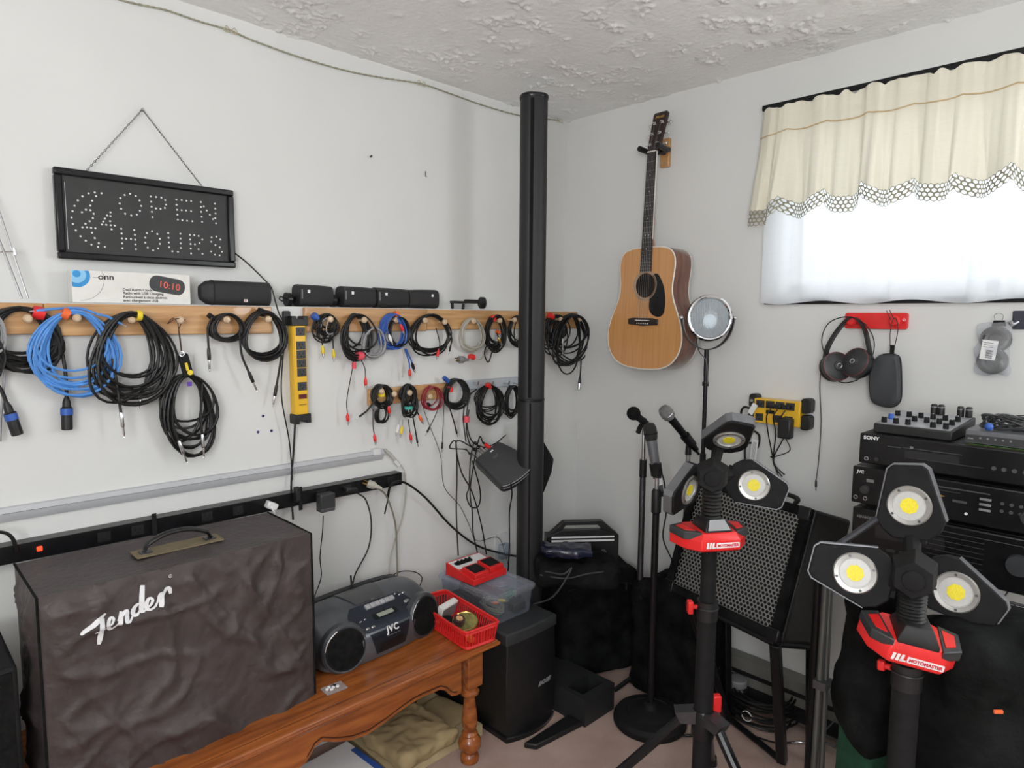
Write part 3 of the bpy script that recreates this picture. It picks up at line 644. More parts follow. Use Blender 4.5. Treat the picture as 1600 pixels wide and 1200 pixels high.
coil('black and grey cable bundle with pink ties, long lead ending in red plug', (556, 490), 528, 584, 564, 11, 0.003, B_, [(562, 556, 0.028, 0.02, 'pink_red', 1.5), (553, 571, 0.013, 0.022, 'pink_red', 0)], [([(556, 545), (549, 585), (542, 625), (543, 648)], 'rca', 'red', 0.13, B_, 0.0016), ([(563, 560), (570, 575), (571, 592)], 'rca', 'red', 0.14, B_, 0.0016)], 10, jit=0.2, extra=((561, 604, 564, 8, 'grey_cable', 32, 511),))
coil('blue cable coil with black loops, orange tie and hanging red and white plugs', (616, 490), 592, 634, 553, 7, 0.0028, 'deep_blue', [(619, 491, 0.02, 0.014, 'orange', 1.4)], [([(621, 495), (623, 500), (626, 508)], 'rca', 'red', 0.165), ([(604, 500), (605, 515), (608, 524)], 'rca', 'print_white', 0.16), ([(632, 545), (639, 565), (640, 578)], 'rca', 'red', 0.14), ([(630, 545), (631, 560), (630, 574)], 'mini', 'beige_cable', 0.14, 'beige_cable'), ([(634, 545), (642, 562), (644, 568)], 'rca', 'matte_black', 0.135)], 11, jit=0.12, extra=((603, 640, 542, 7, B_, 33, 495),))
coil('open black cable loop with red plug between blue coil and pale cord', (668, 491), 640, 705, 558, 6, 0.003, B_, [], [([(681, 512), (687, 535), (685, 548)], 'rca', 'red', 0.15, B_, 0.0018), ([(703, 520), (706, 530), (704, 541)], 'mini', None, 0.14)], 12, jit=0.1)
coil('pale beige appliance cord coil with red tie and two-prong plug', (737, 497), 717, 757, 556, 6, 0.0022, 'beige_cable', [(737, 558, 0.022, 0.02, 'red', 1.4)], [([(745, 562), (752, 560), (757, 552)], 'mini', 'mid_grey', 0.135, 'beige_cable', 0.003), ([(740, 560), (732, 562), (726, 562)], 'mains', 'mid_grey', 0.14, 'beige_cable', 0.003)], 13, jit=0.12)
coil('black cable coil with red and orange ties left of the black column', (776, 492), 757, 792, 552, 9, 0.0028, B_, [(771, 497, 0.02, 0.022, 'red', 0.2), (778, 519, 0.016, 0.014, 'orange', 1.2)], [([(766, 530), (757, 550), (763, 566), (770, 545)], None, None, 0.14), ([(776, 520), (779, 528)], 'rca', 'gold', 0.15)], 14, jit=0.15)
coil('black cable coil half hidden by the column on the upper rail', (808, 493), 792, 826, 545, 8, 0.0028, B_, [], [], 15, jit=0.15)
coil('tangled black cable coil with red tie just right of the black column', (868, 492), 846, 890, 572, 9, 0.003, B_, [(861, 494, 0.024, 0.02, 'red', 1.2)], [([(878, 500), (879, 515), (879, 530)], 'sjack', None, 0.16)], 16, 0.118, 0.135, jit=0.3, extra=((852, 888, 545, 5, B_, 36, 500),))
coil('long black microphone cable coil nearest the corner with a silver connector', (900, 490), 862, 925, 594, 10, 0.0033, B_, [], [([(908, 560), (907, 580), (906, 592)], 'xlr', None, 0.13)], 17, 0.134, 0.156, jit=0.22, lean=-0.15)
# lower row
coil('small black cable bundle with yellow label and red plugs, leftmost of lower row', (596, 601), 580, 612, 640, 9, 0.003, B_, [(596, 616, 0.022, 0.016, 'yellow', 0), (585, 637, 0.02, 0.012, 'mid_grey', 1.9)], [([(590, 620), (575, 640), (568, 646)], 'mini', None, 0.15), ([(583, 640), (583, 665), (585, 680)], 'rca', 'red', 0.14, B_, 0.0018), ([(606, 630), (607, 636)], 'rca', 'red', 0.15)], 21, jit=0.15, extra=((584, 608, 663, 5, B_, 41, 632),))
coil('black cable bundle cinched by a teal band with yellow and red plugs', (637, 600), 623, 652, 660, 12, 0.0026, B_, [(637, 637, 0.034, 0.010, 'teal', 0)], [([(630, 655), (628, 668)], 'rca', 'yellow', 0.15, 'grey_cable', 0.0016), ([(624, 655), (622, 666)], 'rca', 'print_white', 0.14, 'grey_cable', 0.0016), ([(638, 655), (641, 678)], 'rca', 'red', 0.15, B_, 0.0018), ([(645, 650), (649, 672), (651, 684)], 'mini', None, 0.14), ([(650, 640), (655, 650)], 'rca', 'orange', 0.15)], 22, jit=0.25)
coil('thin dark red cable loop with long thin black leads beneath', (673, 603), 658, 691, 641, 5, 0.0022, 'dark_red_cable', [(670, 632, 0.01, 0.014, 'matte_black', 0.9)], [([(690, 625), (680, 650), (671, 668)], 'mini', None, 0.14, B_, 0.0016), ([(695, 612), (693, 650), (691, 693)], 'mini', None, 0.12, B_, 0.0014), ([(658, 628), (670, 662), (688, 710), (694, 760), (718, 790), (733, 820), (745, 845), (778, 840), (790, 868), (795, 888)], None, None, 0.11, B_, 0.0012)], 23, jit=0.12)
coil('black cable coil with red and dark blue ties, right end of the lower wood rail', (712, 592), 693, 732, 640, 9, 0.0032, B_, [(703, 608, 0.022, 0.022, 'red', 0), (697, 593, 0.016, 0.026, 'deep_blue', 0.9)], [([(700, 630), (708, 655), (712, 670)], 'mini', None, 0.14, B_, 0.0026)], 24, jit=0.1)
coil('black cable coil with red labels hanging from the pale metal hook rail', (768, 601), 742, 787, 666, 11, 0.0026, B_, [(763, 603, 0.02, 0.02, 'red', 0.6), (728, 655, 0.024, 0.024, 'pink_red', 0)], [([(745, 608), (733, 620), (729, 655), (730, 680), (740, 700), (770, 695), (790, 680)], None, None, 0.13), ([(730, 610), (724, 650), (728, 690)], None, None, 0.135), ([(733, 640), (730, 665), (738, 690), (757, 700)], None, None, 0.14)], 25, jit=0.2)
coil('black cable coil partly hidden behind the column on the pale hook rail', (800, 602), 787, 815, 655, 9, 0.0026, B_, [], [], 26, jit=0.15)

# ---- yellow power strip, vertical
def outlet_face(mb, T, w_=0.030, h_=0.026):
    mb.mi = 0; mb.box((0, 0, 0.001), (w_, h_, 0.002), T); mb.mi = 1
    for dx, hh in ((-0.006, 0.008), (0.006, 0.0065)): mb.box((dx, 0.003, 0.0022), (0.002, hh, 0.0008), T)
    mb.lathe([(0.0024, 0.0018), (0.0024, 0.0027)], T @ TT(0, -0.006, 0), 10); mb.mi = 0
def ystrip(name, label, T, LN, outs, W_=0.046, DP=0.038, sw=None, txt=True):
    t = thing(name, label, 'power strip', T)
    MB().prism([(-W_ / 2, 0.002), (-W_ / 2, DP * 0.8), (-W_ * 0.36, DP), (W_ * 0.36, DP), (W_ / 2, DP * 0.8), (W_ / 2, 0.002)], -LN / 2, LN / 2, Matrix(((1, 0, 0, 0), (0, 0, 1, 0), (0, 1, 0, 0), (0, 0, 0, 1)))).build('housing', K['strip_yellow'], t, bevel=0.0015)
    for s in (-1, 1):
        mb = MB(); 
        mb.prism([(-W_ / 2 - 0.004, 0), (-W_ / 2 - 0.004, 0.03), (-0.012, 0.03), (-0.012, 0.022), (0.012, 0.022), (0.012, 0.03), (W_ / 2 + 0.004, 0.03), (W_ / 2 + 0.004, 0)], 0, DP * 1.04, RZ(0 if s > 0 else PI) @ TT(0, LN / 2, 0) if s > 0 else RZ(PI) @ TT(0, LN / 2, 0))
        mb.build('end_cap', K['black_plastic'], t, bevel=0.002)
    for y, turn in outs:
        mb = MB(); outlet_face(mb, TT(0, y, DP) @ RZ(turn)); mb.build('outlet', [K['charcoal'], K['matte_black']], t, bevel=0.0008)
    if sw is not None:
        MB().box((0, sw, DP + 0.002), (0.026, 0.014, 0.004)).build('switch', mk('switch_dark_red', (0.12, 0.012, 0.008), 0.3), t, bevel=0.001)
    return t
p = L(463, 572, 0.0935); ztp, zbt = L(460, 509, 0.13).z, L(465, 648, 0.13).z
t = ystrip('power_strip', 'tall yellow power strip mounted upright between the two peg rails', FL((p.x - 0.002, -0.0938, (ztp + zbt) / 2)) @ RZ(0.012), ztp - zbt,
           [(L(463, v, 0.13).z - (ztp + zbt) / 2, 0) for v in (518, 540, 554, 568, 582, 604)], sw=L(463, 620, 0.13).z - (ztp + zbt) / 2)
mb = MB(); mb.box((0, L(463, 633, 0.13).z - (ztp + zbt) / 2, 0.0385), (0.024, 0.002, 0.0008)); mb.build('print', K['charcoal'], t)
MB().tube(cat([L(461, 662, 0.115), L(459, 700, 0.11), L(455, 760, 0.115), L(458, 812, 0.13)]), 0.0032).build('power_cord', K[B_], t, world=True)
MB().box((0, 0, 0), (0.016, 0.045, 0.02), FL(L(464, 772, 0.155))).build('inline_block', K['black_plastic'], t, world=True, bevel=0.003)
MB().prism(rrect(0.022, 0.045, 0.006), 0, 0.012, FL(L(446, 497, 0.095))).build('wall_clip', K['black_plastic'], t, world=True)

# ---- LED light bar (white) and its cable
t = thing('light_bar', 'slim white tube light bar screwed flat along the left wall', 'light bar', FL((-1.75, -0.0935, 0.966)))
x1 = L(600, 708, 0.11).x + 1.75
MB().prism([(0.0, 0.017), (0.012, 0.016), (0.021, 0.006), (0.021, 0.003), (0.006, -0.019), (0.0, -0.019)], x1 - 1.7, x1, Matrix(((0, 0, 1, 0), (0, 1, 0, 0), (1, 0, 0, 0), (0, 0, 0, 1)))).build('housing', K['bar_grey_white'], t)
MB().box((x1 - 0.86, 0.0045, 0.0212), (1.66, 0.0014, 0.001)).build('front_groove', K['mid_grey'], t)
MB().box((x1 - 0.03, 0.013, 0.010), (0.03, 0.022, 0.024)).build('end_clip', K['white_plastic'], t, bevel=0.002)
for u in (102, 345, 560):
    MB().lathe([(0.0025, 0.018), (0.0025, 0.0205)], TT(L(u, 770, 0.11).x + 1.75, 0.006, 0), 10).build('screw', K['steel'], t)
MB().tube(cat([L(598, 702, 0.103), L(612, 716, 0.10), L(622, 728, 0.10)]), 0.0025).tube(cat([L(602, 701, 0.10), L(614, 712, 0.10), L(630, 732, 0.10), L(634, 745, 0.10)]), 0.0014).build('lead', K['beige_cable'], t, world=True)
MB().box((0, 0, 0), (0.03, 0.012, 0.008), FL(L(620, 724, 0.1)) @ RZ(-0.8)).build('lead_connector', K['white_plastic'], t, world=True)

# ---- long black rack power strip
zt_, zb_ = 0.897, 0.853
t = thing('long_power_strip', 'long black metal power strip running along the wall behind the amplifier', 'power strip', FL((-1.6, -0.0935, (zt_ + zb_) / 2)))
xl, xr = -2.6 + 1.6, L(629, 745, 0.14).x + 1.6
MB().box(((xl + xr) / 2, 0, 0.022), (xr - xl, zt_ - zb_, 0.042)).build('housing', K['gloss_black'], t, bevel=0.001)
for u in (240, 470):
    xx = L(u, 790, 0.14).x + 1.6
    MB().box((xx, 0, 0.0455), (0.012, 0.075, 0.004)).box((xx, 0.031, 0.048), (0.006, 0.006, 0.004)).box((xx, -0.031, 0.048), (0.006, 0.006, 0.004)).build('bracket', K['matte_black'], t, bevel=0.001)
for u in (160, 213, 323, 372, 503, 543, 584, 612):
    xx = L(u, 780, 0.14).x + 1.6; mb = MB(); outlet_face(mb, TT(xx, 0, 0.043)); mb.build('outlet', [K['black_plastic'], K['matte_black']], t)
MB().box((L(62, 857, 0.14).x + 1.6, 0.002, 0.045), (0.012, 0.012, 0.006)).build('lit_switch', K['red_glow'], t, bevel=0.002)
MB().tube(cat([L(-30, 832, 0.14), L(5, 832, 0.15), L(20, 842, 0.15), L(26, 862, 0.142)]), 0.0045).build('supply_cord', K[B_], t, world=True)

def lead(name, label, pts, r, m, catg='cord', T=None):
    P = [p if isinstance(p, Vector) else L(*p) for p in pts]
    t = thing(name, label, catg, P[0]); MB().tube(cat(P, 8), r, 8).build('cord', K[m], t, world=True); return t
p = L(509, 785, 0.175)
t = lead('power_adapter', 'square black plug-in power adapter with a thin cord, beside the amplifier', [(505, 806, 0.17), (504, 830, 0.15), (500, 870, 0.13), (502, 900, 0.13), (494, 925, 0.14), (486, 942, 0.16)], 0.0018, 'black_rubber', 'power adapter')
MB().box((0, 0, 0), (0.052, 0.05, 0.034), FL(L(509, 782, 0.158))).build('adapter_body', K['charcoal'], t, world=True, bevel=0.004)
MB().box((0, 0, 0), (0.050, 0.013, 0.035), FL(L(509, 795, 0.159))).build('lower_shell', K['dark_grey'], t, world=True, bevel=0.003)
t = lead('mains_cord', 'black mains cord curving down from the long strip behind the boombox', [(558, 770, 0.165), (572, 782, 0.17), (580, 815, 0.14), (576, 855, 0.13), (556, 895, 0.14), (549, 920, 0.165)], 0.0026, 'black_rubber')
MB().box((0, 0, 0), (0.042, 0.016, 0.03), FL(L(547, 765, 0.152)) @ RZ(-0.15)).build('plug', K['black_plastic'], t, world=True, bevel=0.004)
MB().box((0, 0, 0), (0.006, 0.03, 0.006), FL(L(550, 914, 0.20)) @ RZ(-0.4)).build('cord_end', K['black_plastic'], t, world=True, bevel=0.002)
t = lead('beige_cord', 'beige cord plugged in the long black strip and dropping behind the boombox', [(590, 762, 0.165), (604, 776, 0.16), (617, 815, 0.13), (620, 860, 0.125), (621, 912, 0.14)], 0.0032, 'olive_cable')
plug('mains', L(588, 760, 0.17), V((-0.6, 0.55, 0.3)), t, 'beige_cable')
t = lead('white_plug', 'white plug in the long strip just above the covered amplifier', [(424, 792, 0.16), (428, 800, 0.165), (431, 812, 0.16)], 0.0035, 'white_plastic', 'plug')
MB().box((0, 0, 0), (0.034, 0.022, 0.026), FL(L(424, 790, 0.150)) @ RZ(-0.5)).build('plug_body', K['white_plastic'], t, world=True, bevel=0.004)
lead('beige_cord', 'thinner beige cord hanging from the light bar lead past the boombox', [(632, 738, 0.10), (634, 765, 0.105), (628, 810, 0.11), (615, 850, 0.11), (609, 880, 0.12), (608, 914, 0.14)], 0.0024, 'beige_cable')
t = lead('thick_cord', 'thick black cord sweeping from the long strip down behind the column', [(605, 778, 0.135), (612, 756, 0.155), (632, 754, 0.16), (665, 778, 0.14), (705, 822, 0.12), (745, 852, 0.115), (790, 866, 0.112), (830, 872, 0.112)], 0.0042, 'black_rubber')
MB().tube(cat([L(610, 752, 0.15), L(607, 775, 0.14), L(601, 803, 0.135)]), 0.003).build('stub', K[B_], t, world=True)
lead('aerial_cord', 'black wire looping above the right end of the boombox', [(598, 915, 0.13), (620, 895, 0.12), (645, 893, 0.12), (659, 902, 0.13), (655, 918, 0.16)], 0.002, 'black_rubber')
# ---- bits on the wall
t = thing('wall_outlet_plate', 'clear-covered white outlet plate low on the left wall by the column', 'outlet plate', FL(L(782, 852, 0.0935)))
MB().box((0, 0, 0.003), (0.075, 0.115, 0.006)).build('plate', K['white_plastic'], t, bevel=0.002)
MB().box((0.004, -0.02, 0.02), (0.05, 0.06, 0.028)).build('cover', K['clear_plastic'], t, bevel=0.004)
for i, (q, lb) in enumerate(((( 411, 650), 'dark blue thumbtack dot, topmost of the three under the cable coils'), ((403, 675), 'dark blue thumbtack dot, lower left of the three'), ((424, 673), 'dark blue thumbtack dot, lower right of the three'))):
    tag(MB().lathe([(0.0042, 0), (0.0042, 0.0015), (0.002, 0.0028), (0, 0.003)], FL(L(*q, 0.0935)), 14).build('thumbtack', K['dot_blue']), lb, 'thumbtack', 'blue tacks in the wall')
tag(MB().tube([L(579, 245, -0.006), L(579, 245, 0.012), L(581, 243, 0.018)], 0.003, 8).build('nail', K['dark_steel']), 'bent nail in the upper left wall', 'nail')
tag(MB().tube([L(665, 268, -0.004), L(665, 268, 0.008), L(665, 276, 0.010), L(667, 276, 0.014)], 0.0016, 8).build('cup_hook', K['dark_steel']), 'tiny dark hook in the upper left wall nearer the column', 'hook')
t = thing('ceiling_cord', 'twisted pale cord swagged along the wall just under the ceiling', 'cord', L(360, 47, 0.01))
pts = cat([L(u, v, 0.008) for u, v in ((120, -30), (190, 0), (260, 16), (310, 33), (358, 47), (400, 65), (470, 90), (540, 110), (600, 122), (658, 131), (700, 145), (760, 166), (815, 181), (872, 188))], 24)
mb = MB()
for ph in (0, PI):
    q = []
    for i, p in enumerate(pts): q.append(p + V((0, math.cos(i * 0.9 + ph) * 0.0016, math.sin(i * 0.9 + ph) * 0.0016)))
    mb.tube(q, 0.0017, 5)
mb.build('rope', mk('rope_khaki', (0.33, 0.32, 0.24), 0.8, var=0.25, scale=90), t, world=True)
for u, v in ((360, 48), (658, 131), (874, 189)):
    mb = MB(); p = L(u, v, 0.008)
    for s in (-1, 1): mb.tube(cat([p, p + V((s * 0.012, -0.003, 0.01)), p + V((s * 0.02, -0.002, 0.0 - 0.004)), p + V((s * 0.008, -0.003, -0.006)), p]), 0.0012, 5)
    mb.build('twine_knot', mk('twine', (0.5, 0.45, 0.3), 0.8), t, world=True)
# ================================================================== TABLE AND WHAT IS ON IT
TZ = 0.42; TX1 = -0.945; TX0 = -2.45; TY0 = -0.585; TY1 = -0.115
t = thing('coffee_table', 'reddish brown wooden table with scalloped apron and turned legs', 'table', ((TX0 + TX1) / 2, (TY0 + TY1) / 2, 0))
def topsec(i, z): 
    return [(TX0 - i, TY0 - i, z), (TX1 + i, TY0 - i, z), (TX1 + i, TY1 + 0, z), (TX0 - i, TY1 + 0, z)]
mb = MB()
mb.loft([topsec(-0.030, TZ - 0.034), topsec(-0.024, TZ - 0.030), topsec(-0.020, TZ - 0.024), topsec(-0.004, TZ - 0.020), topsec(0.0, TZ - 0.015), topsec(0.0, TZ - 0.008), topsec(-0.005, TZ - 0.006), topsec(-0.007, TZ - 0.002), topsec(-0.012, TZ), topsec(-0.06, TZ)])
mb.build('tabletop', K['table_wood'], t, world=True, bevel=0.0012, ang=0.4)
MB().box(((TX0 + TX1) / 2, TY0 + 0.036, TZ - 0.0004), (TX1 - TX0 - 0.09, 0.0016, 0.0012)).build('edge_groove', mk('groove_brown', (0.05, 0.012, 0.004), 0.5), t, world=True)
ay = TY0 + 0.045
apx = [(714, 1087), (706, 1088), (698, 1080), (688, 1078), (676, 1083), (660, 1090), (645, 1098), (625, 1112), (600, 1131), (575, 1148), (550, 1157), (525, 1160), (503, 1159), (492, 1168), (480, 1190)]
aps = [(L(u, v, -ay).x, L(u, v, -ay).z) for u, v in apx]
mid = (TX0 + TX1) / 2
lft = [(-1.66, 0.262), (-1.8, 0.235), (-2.0, 0.26), (-2.2, 0.30), (-2.38, 0.27)]
pl = [(aps[0][0] + 0.02, TZ - 0.03), (aps[0][0] + 0.02, aps[0][1])] + aps + lft + [(-2.40, TZ - 0.03)]
mb = MB(); mb.prism([(x, z) for x, z in pl], 0, 0.02, Matrix(((1, 0, 0, 0), (0, 0, 1, ay), (0, 1, 0, 0), (0, 0, 0, 1))))
mb.build('apron', K['table_wood'], t, world=True, bevel=0.002)
mb = MB(); mb.tube([(x, ay - 0.001, z + 0.013) for x, z in aps], 0.0022, 5); mb.build('apron_bead', mk('bead_brown', (0.07, 0.018, 0.006), 0.4), t, world=True)
MB().box((TX1 - 0.045, (TY0 + TY1) / 2, TZ - 0.075), (0.02, TY1 - TY0 - 0.16, 0.09)).box((mid, TY1 - 0.05, TZ - 0.075), (TX1 - TX0 - 0.2, 0.02, 0.09)).build('side_apron', K['table_wood'], t, world=True, bevel=0.002)
lx = L(741, 1050, -ay).x + 0.0
for (xx, yy) in ((TX1 - 0.067, TY0 + 0.073), (TX1 - 0.067, TY1 - 0.05), (TX0 + 0.07, TY0 + 0.073), (TX0 + 0.07, TY1 - 0.05)):
    mb = MB(); mb.box((xx, yy, 0.325), (0.062, 0.062, 0.125))
    mb.build('leg_block', K['table_wood'], t, world=True, bevel=0.004)
    mb = MB()
    mb.lathe([(0.026, 0.0), (0.030, 0.004), (0.031, 0.018), (0.027, 0.030), (0.022, 0.034), (0.024, 0.037), (0.036, 0.052), (0.0385, 0.066), (0.036, 0.078), (0.025, 0.092), (0.027, 0.097), (0.024, 0.103), (0.019, 0.108), (0.024, 0.122), (0.0265, 0.146), (0.024, 0.172), (0.0195, 0.205), (0.0185, 0.222), (0.022, 0.230), (0.031, 0.236), (0.032, 0.243), (0.026, 0.249), (0.026, 0.2625)], TT(xx, yy, 0), 8 if False else 20)
    mb.build('leg', K['table_wood'], t, world=True)

# ---- covered amplifier
AX0, AX1, AY0, AY1, AH = -2.135, -1.530, -0.468, -0.205, 0.452
cov = mat('brown_nylon_cover', (0.046, 0.036, 0.035), 0.5, var=0.12, scale=9, bump=0.3, bscale=55, spec=0.4, col2=(0.062, 0.048, 0.048))
t = thing('covered_amplifier', 'amplifier under a wrinkled brown fabric cover with white script lettering', 'amplifier', ((AX0 + AX1) / 2, (AY0 + AY1) / 2, TZ))
def wr(x, z, sd=0):                                   # wrinkle relief of the hanging cloth
    a = noise.noise(V((x * 4.5, z * 3.0, sd))) * 0.014 + noise.noise(V((x * 9 + z * 7, z * 5 - x * 4, sd + 3))) * 0.007
    c = 0
    for (fx, fz, kx_, kz_, am, o) in ((6, 3.5, -3, 4, 0.011, 9), (11, 4, 6, 4, 0.007, 5), (5, 9, 2, -3, 0.008, 2), (18, 12, -7, 6, 0.003, 12)):
        r = 1 - abs(noise.noise(V((x * fx + z * kx_, z * fz + x * kz_, sd + o)))) * 5.0
        c += max(0, r) ** 1.3 * am
    return a + c
def cbox(a, b, face):
    if face == 'front':
        x = AX0 + (AX1 - AX0) * a; z = AH * (1 - b); s = (x - AX0) / (AX1 - AX0)
        e = min(1, 14 * min(a, 1 - a) + 0.0) * min(1, b * 12)
        y = AY0 + 0.014 * (1 - b) * 0 - wr(x, z) * e - 0.010 * b * e + 0.012 * math.exp(-((x + 2.04) / 0.018) ** 2) * 0 - 0.008 * max(0, 1 - abs(x - (-2.075)) / 0.025) * b
        return (x, y, z + TZ - 0.0)
def cover():
    mb = MB(); NX, NZ, ND = 90, 66, 26
    def P(i, j, face):
        if face == 'f': return cbox(i / NX, j / NZ, 'front')
        if face == 'b': return (AX0 + (AX1 - AX0) * i / NX, AY1, TZ + AH * (1 - j / NZ))
        if face == 't':
            x = AX0 + (AX1 - AX0) * i / NX; y = AY0 + (AY1 - AY0) * j / ND
            e = min(1, 8 * min(i / NX, 1 - i / NX)) * min(1, 6 * min(j / ND, 1 - j / ND))
            return (x, y, TZ + AH - 0.006 * e * (0.5 + noise.noise(V((x * 7, y * 9, 1)))) - 0.002 * e)
        s = AX1 if face == 'r' else AX0; sg = 1 if face == 'r' else -1
        y = AY0 + (AY1 - AY0) * i / ND; z = AH * (1 - j / NZ); e = min(1, 5 * min(i / ND, 1 - i / ND)) * min(1, j / NZ * 10)
        return (s + sg * wr(y + 5, z, 2) * e * 0.8, y, z + TZ)
    mb.grid(lambda a, b: P(round(a * NX), round(b * NZ), 'f'), NX, NZ); mb.grid(lambda a, b: P(round(a * NX), round(b * NZ), 'b'), NX, NZ)
    mb.grid(lambda a, b: P(round(a * NX), round(b * ND), 't'), NX, ND)
    mb.grid(lambda a, b: P(round(a * ND), round(b * NZ), 'r'), ND, NZ); mb.grid(lambda a, b: P(round(a * ND), round(b * NZ), 'l'), ND, NZ)
    bmesh.ops.remove_doubles(mb.bm, verts=mb.bm.verts[:], dist=0.0004)
    o = mb.build('fabric_cover', cov, t, world=True, ang=1.2); return o
cover()
MB().box(((AX0 + AX1) / 2, (AY0 + AY1) / 2, TZ + AH / 2 - 0.005), (AX1 - AX0 - 0.06, AY1 - AY0 - 0.05, AH - 0.03)).build('cabinet', K['matte_black'], t, world=True)
MB().tube([(AX1 + 0.001, AY0, TZ + 0.004), (AX1 + 0.001, AY0 - 0.002, TZ + AH * 0.5), (AX1 + 0.0, AY0 + 0.001, TZ + AH), (AX1, (AY0 + AY1) / 2, TZ + AH + 0.001), (AX1, AY1, TZ + AH)], 0.0028, 6).build('seam_piping', K['black_cloth'], t, world=True)
MB().tube([(AX0, AY0, TZ + 0.004), (AX0, AY0, TZ + AH), (AX0, AY1, TZ + AH)], 0.0028, 6).build('seam_piping', K['black_cloth'], t, world=True)
hx = (F(192, 856, TZ + AH).x + F(335, 830, TZ + AH).x) / 2; hy = (AY0 + AY1) / 2 + 0.012
MB().prism(rrect(0.205, 0.062, 0.004), 0, 0.0025, TT(hx, hy, TZ + AH - 0.003)).build('handle_patch', K['tan_patch'], t, world=True)
mb = MB(); pts = cat([(hx - 0.078, hy, TZ + AH + 0.004), (hx - 0.068, hy, TZ + AH + 0.020), (hx - 0.035, hy, TZ + AH + 0.034), (hx, hy, TZ + AH + 0.038), (hx + 0.035, hy, TZ + AH + 0.034), (hx + 0.068, hy, TZ + AH + 0.020), (hx + 0.078, hy, TZ + AH + 0.004)], 6)
secs = []
for i, p in enumerate(pts):
    tn = (pts[min(i + 1, len(pts) - 1)] - pts[max(0, i - 1)]).normalized(); n_ = V((0, 1, 0)).cross(tn); th = 0.006 if 5 < i < len(pts) - 6 else 0.0035
    secs.append([p + V((0, 1, 0)) * (0.011 * math.cos(a)) + n_ * (th * math.sin(a)) for a in [2 * PI * k / 10 for k in range(10)]])
mb.loft(secs); mb.build('carry_handle', K['black_rubber'], t, world=True)
for s in (-1, 1):
    mb = MB(); mb.ball((hx + s * 0.079, hy, TZ + AH + 0.003), 0.005, seg=10); mb.box((hx + s * 0.076, hy, TZ + AH + 0.001), (0.026, 0.024, 0.003)); mb.build('handle_end', K['dark_steel'], t, world=True)
# script lettering sewn/printed on the front (brush strokes following the cloth)
def fc(u, v):                                         # photo px (12/5 crop) -> front cloth x,z
    p = L(u / 2.4, 700 + v / 2.4, -AY0 + 0.012); return p.x, p.z
strokes = [
 ([(300,697),(312,686),(332,670),(352,654),(372,636),(394,618)], [4,8,9,10,9,4]),          # F top flag
 ([(380,636),(378,660),(374,690),(371,716),(369,734)], [8,9,9,8,5]),
 ([(352,690),(364,683),(378,677),(394,670)], [3,5,5,3]),
 ([(402,668),(418,655),(424,638),(413,634),(404,650),(404,668),(414,678),(430,668),(442,652)], [3,4,5,5,7,8,6,4,3]),
 ([(440,645),(452,618),(455,612)], [3,6,7]), ([(455,614),(450,640),(447,662)], [7,8,6]), ([(450,640),(468,612),(476,612),(474,635),(474,648),(484,646),(498,628)], [3,6,7,8,7,4,3]),
 ([(532,588),(518,584),(503,600),(498,618),(508,628),(522,614),(530,594)], [4,6,7,8,6,4,4]), ([(538,518),(533,560),(530,600),(534,614),(548,604)], [7,9,8,6,3]),
 ([(546,604),(562,590),(572,570),(562,562),(550,578),(549,598),(560,606),(576,596),(588,576)], [3,4,5,5,7,8,6,4,3]),
 ([(588,576),(596,552),(604,540),(612,546)], [3,6,6,5]), ([(606,546),(602,575),(600,592)], [6,8,6]), ([(602,566),(614,540),(626,524),(636,530),(640,546)], [3,5,7,8,5]) ]
white = mk('lettering_white', (0.72, 0.72, 0.74), 0.6, var=0.03)
mb = MB()
def wy(x, z):
    a = (x - AX0) / (AX1 - AX0); b = 1 - (z - TZ) / AH
    return cbox(a, b, 'front')[1]
for si, (pts, ws) in enumerate(strokes):
    n = len(pts); c = cat([(p[0], p[1], w_) for p, w_ in zip(pts, ws)], 6); left = []; right = []
    for i, p in enumerate(c):
        q0 = c[max(0, i - 1)]; q1 = c[min(len(c) - 1, i + 1)]; d = V((q1.x - q0.x, q1.y - q0.y, 0))
        nrm = V((-d.y, d.x, 0)); nrm = nrm.normalized() if nrm.length > 0 else V((0, 1, 0))
        nrm = (nrm * 0.6 + V((1, -0.25, 0)) * (0.6 if nrm.dot(V((1, -0.25, 0))) > 0 else -0.6)); hw_ = max(2.0, p.z * 0.95)
        for lst, s in ((left, 1), (right, -1)):
            x, z = fc(p.x + nrm.x * hw_ * s, p.y + nrm.y * hw_ * s); lst.append(mb.bm.verts.new((x, wy(x, z) - 0.0022 - 0.00025 * (si % 4), z)))
    for i in range(len(left) - 1): mb._face([left[i], left[i + 1], right[i + 1], right[i]])
x, z = fc(640, 481); y = wy(x, z) - 0.0025; mb.torus(0.0036, 0.0005, FL((x, y, z)), 20, 4); mb.text('R', 0.0055, FL((x, y, z - 0.002)), 0.0002)
mb.build('script_lettering', white, t, world=True, smooth=False)

# ---- dark cabinet left of the table amp
t = thing('dark_speaker_cabinet', 'tall dark cabinet at the left photo edge beside the covered amplifier', 'speaker', (-2.245, -0.33, TZ))
MB().box((0, 0, 0.16), (0.145, 0.26, 0.32)).build('cabinet', K['matte_black'], t, bevel=0.008)
MB().box((0, -0.131, 0.16), (0.125, 0.004, 0.30)).build('grille', K['black_cloth'], t, bevel=0.001)

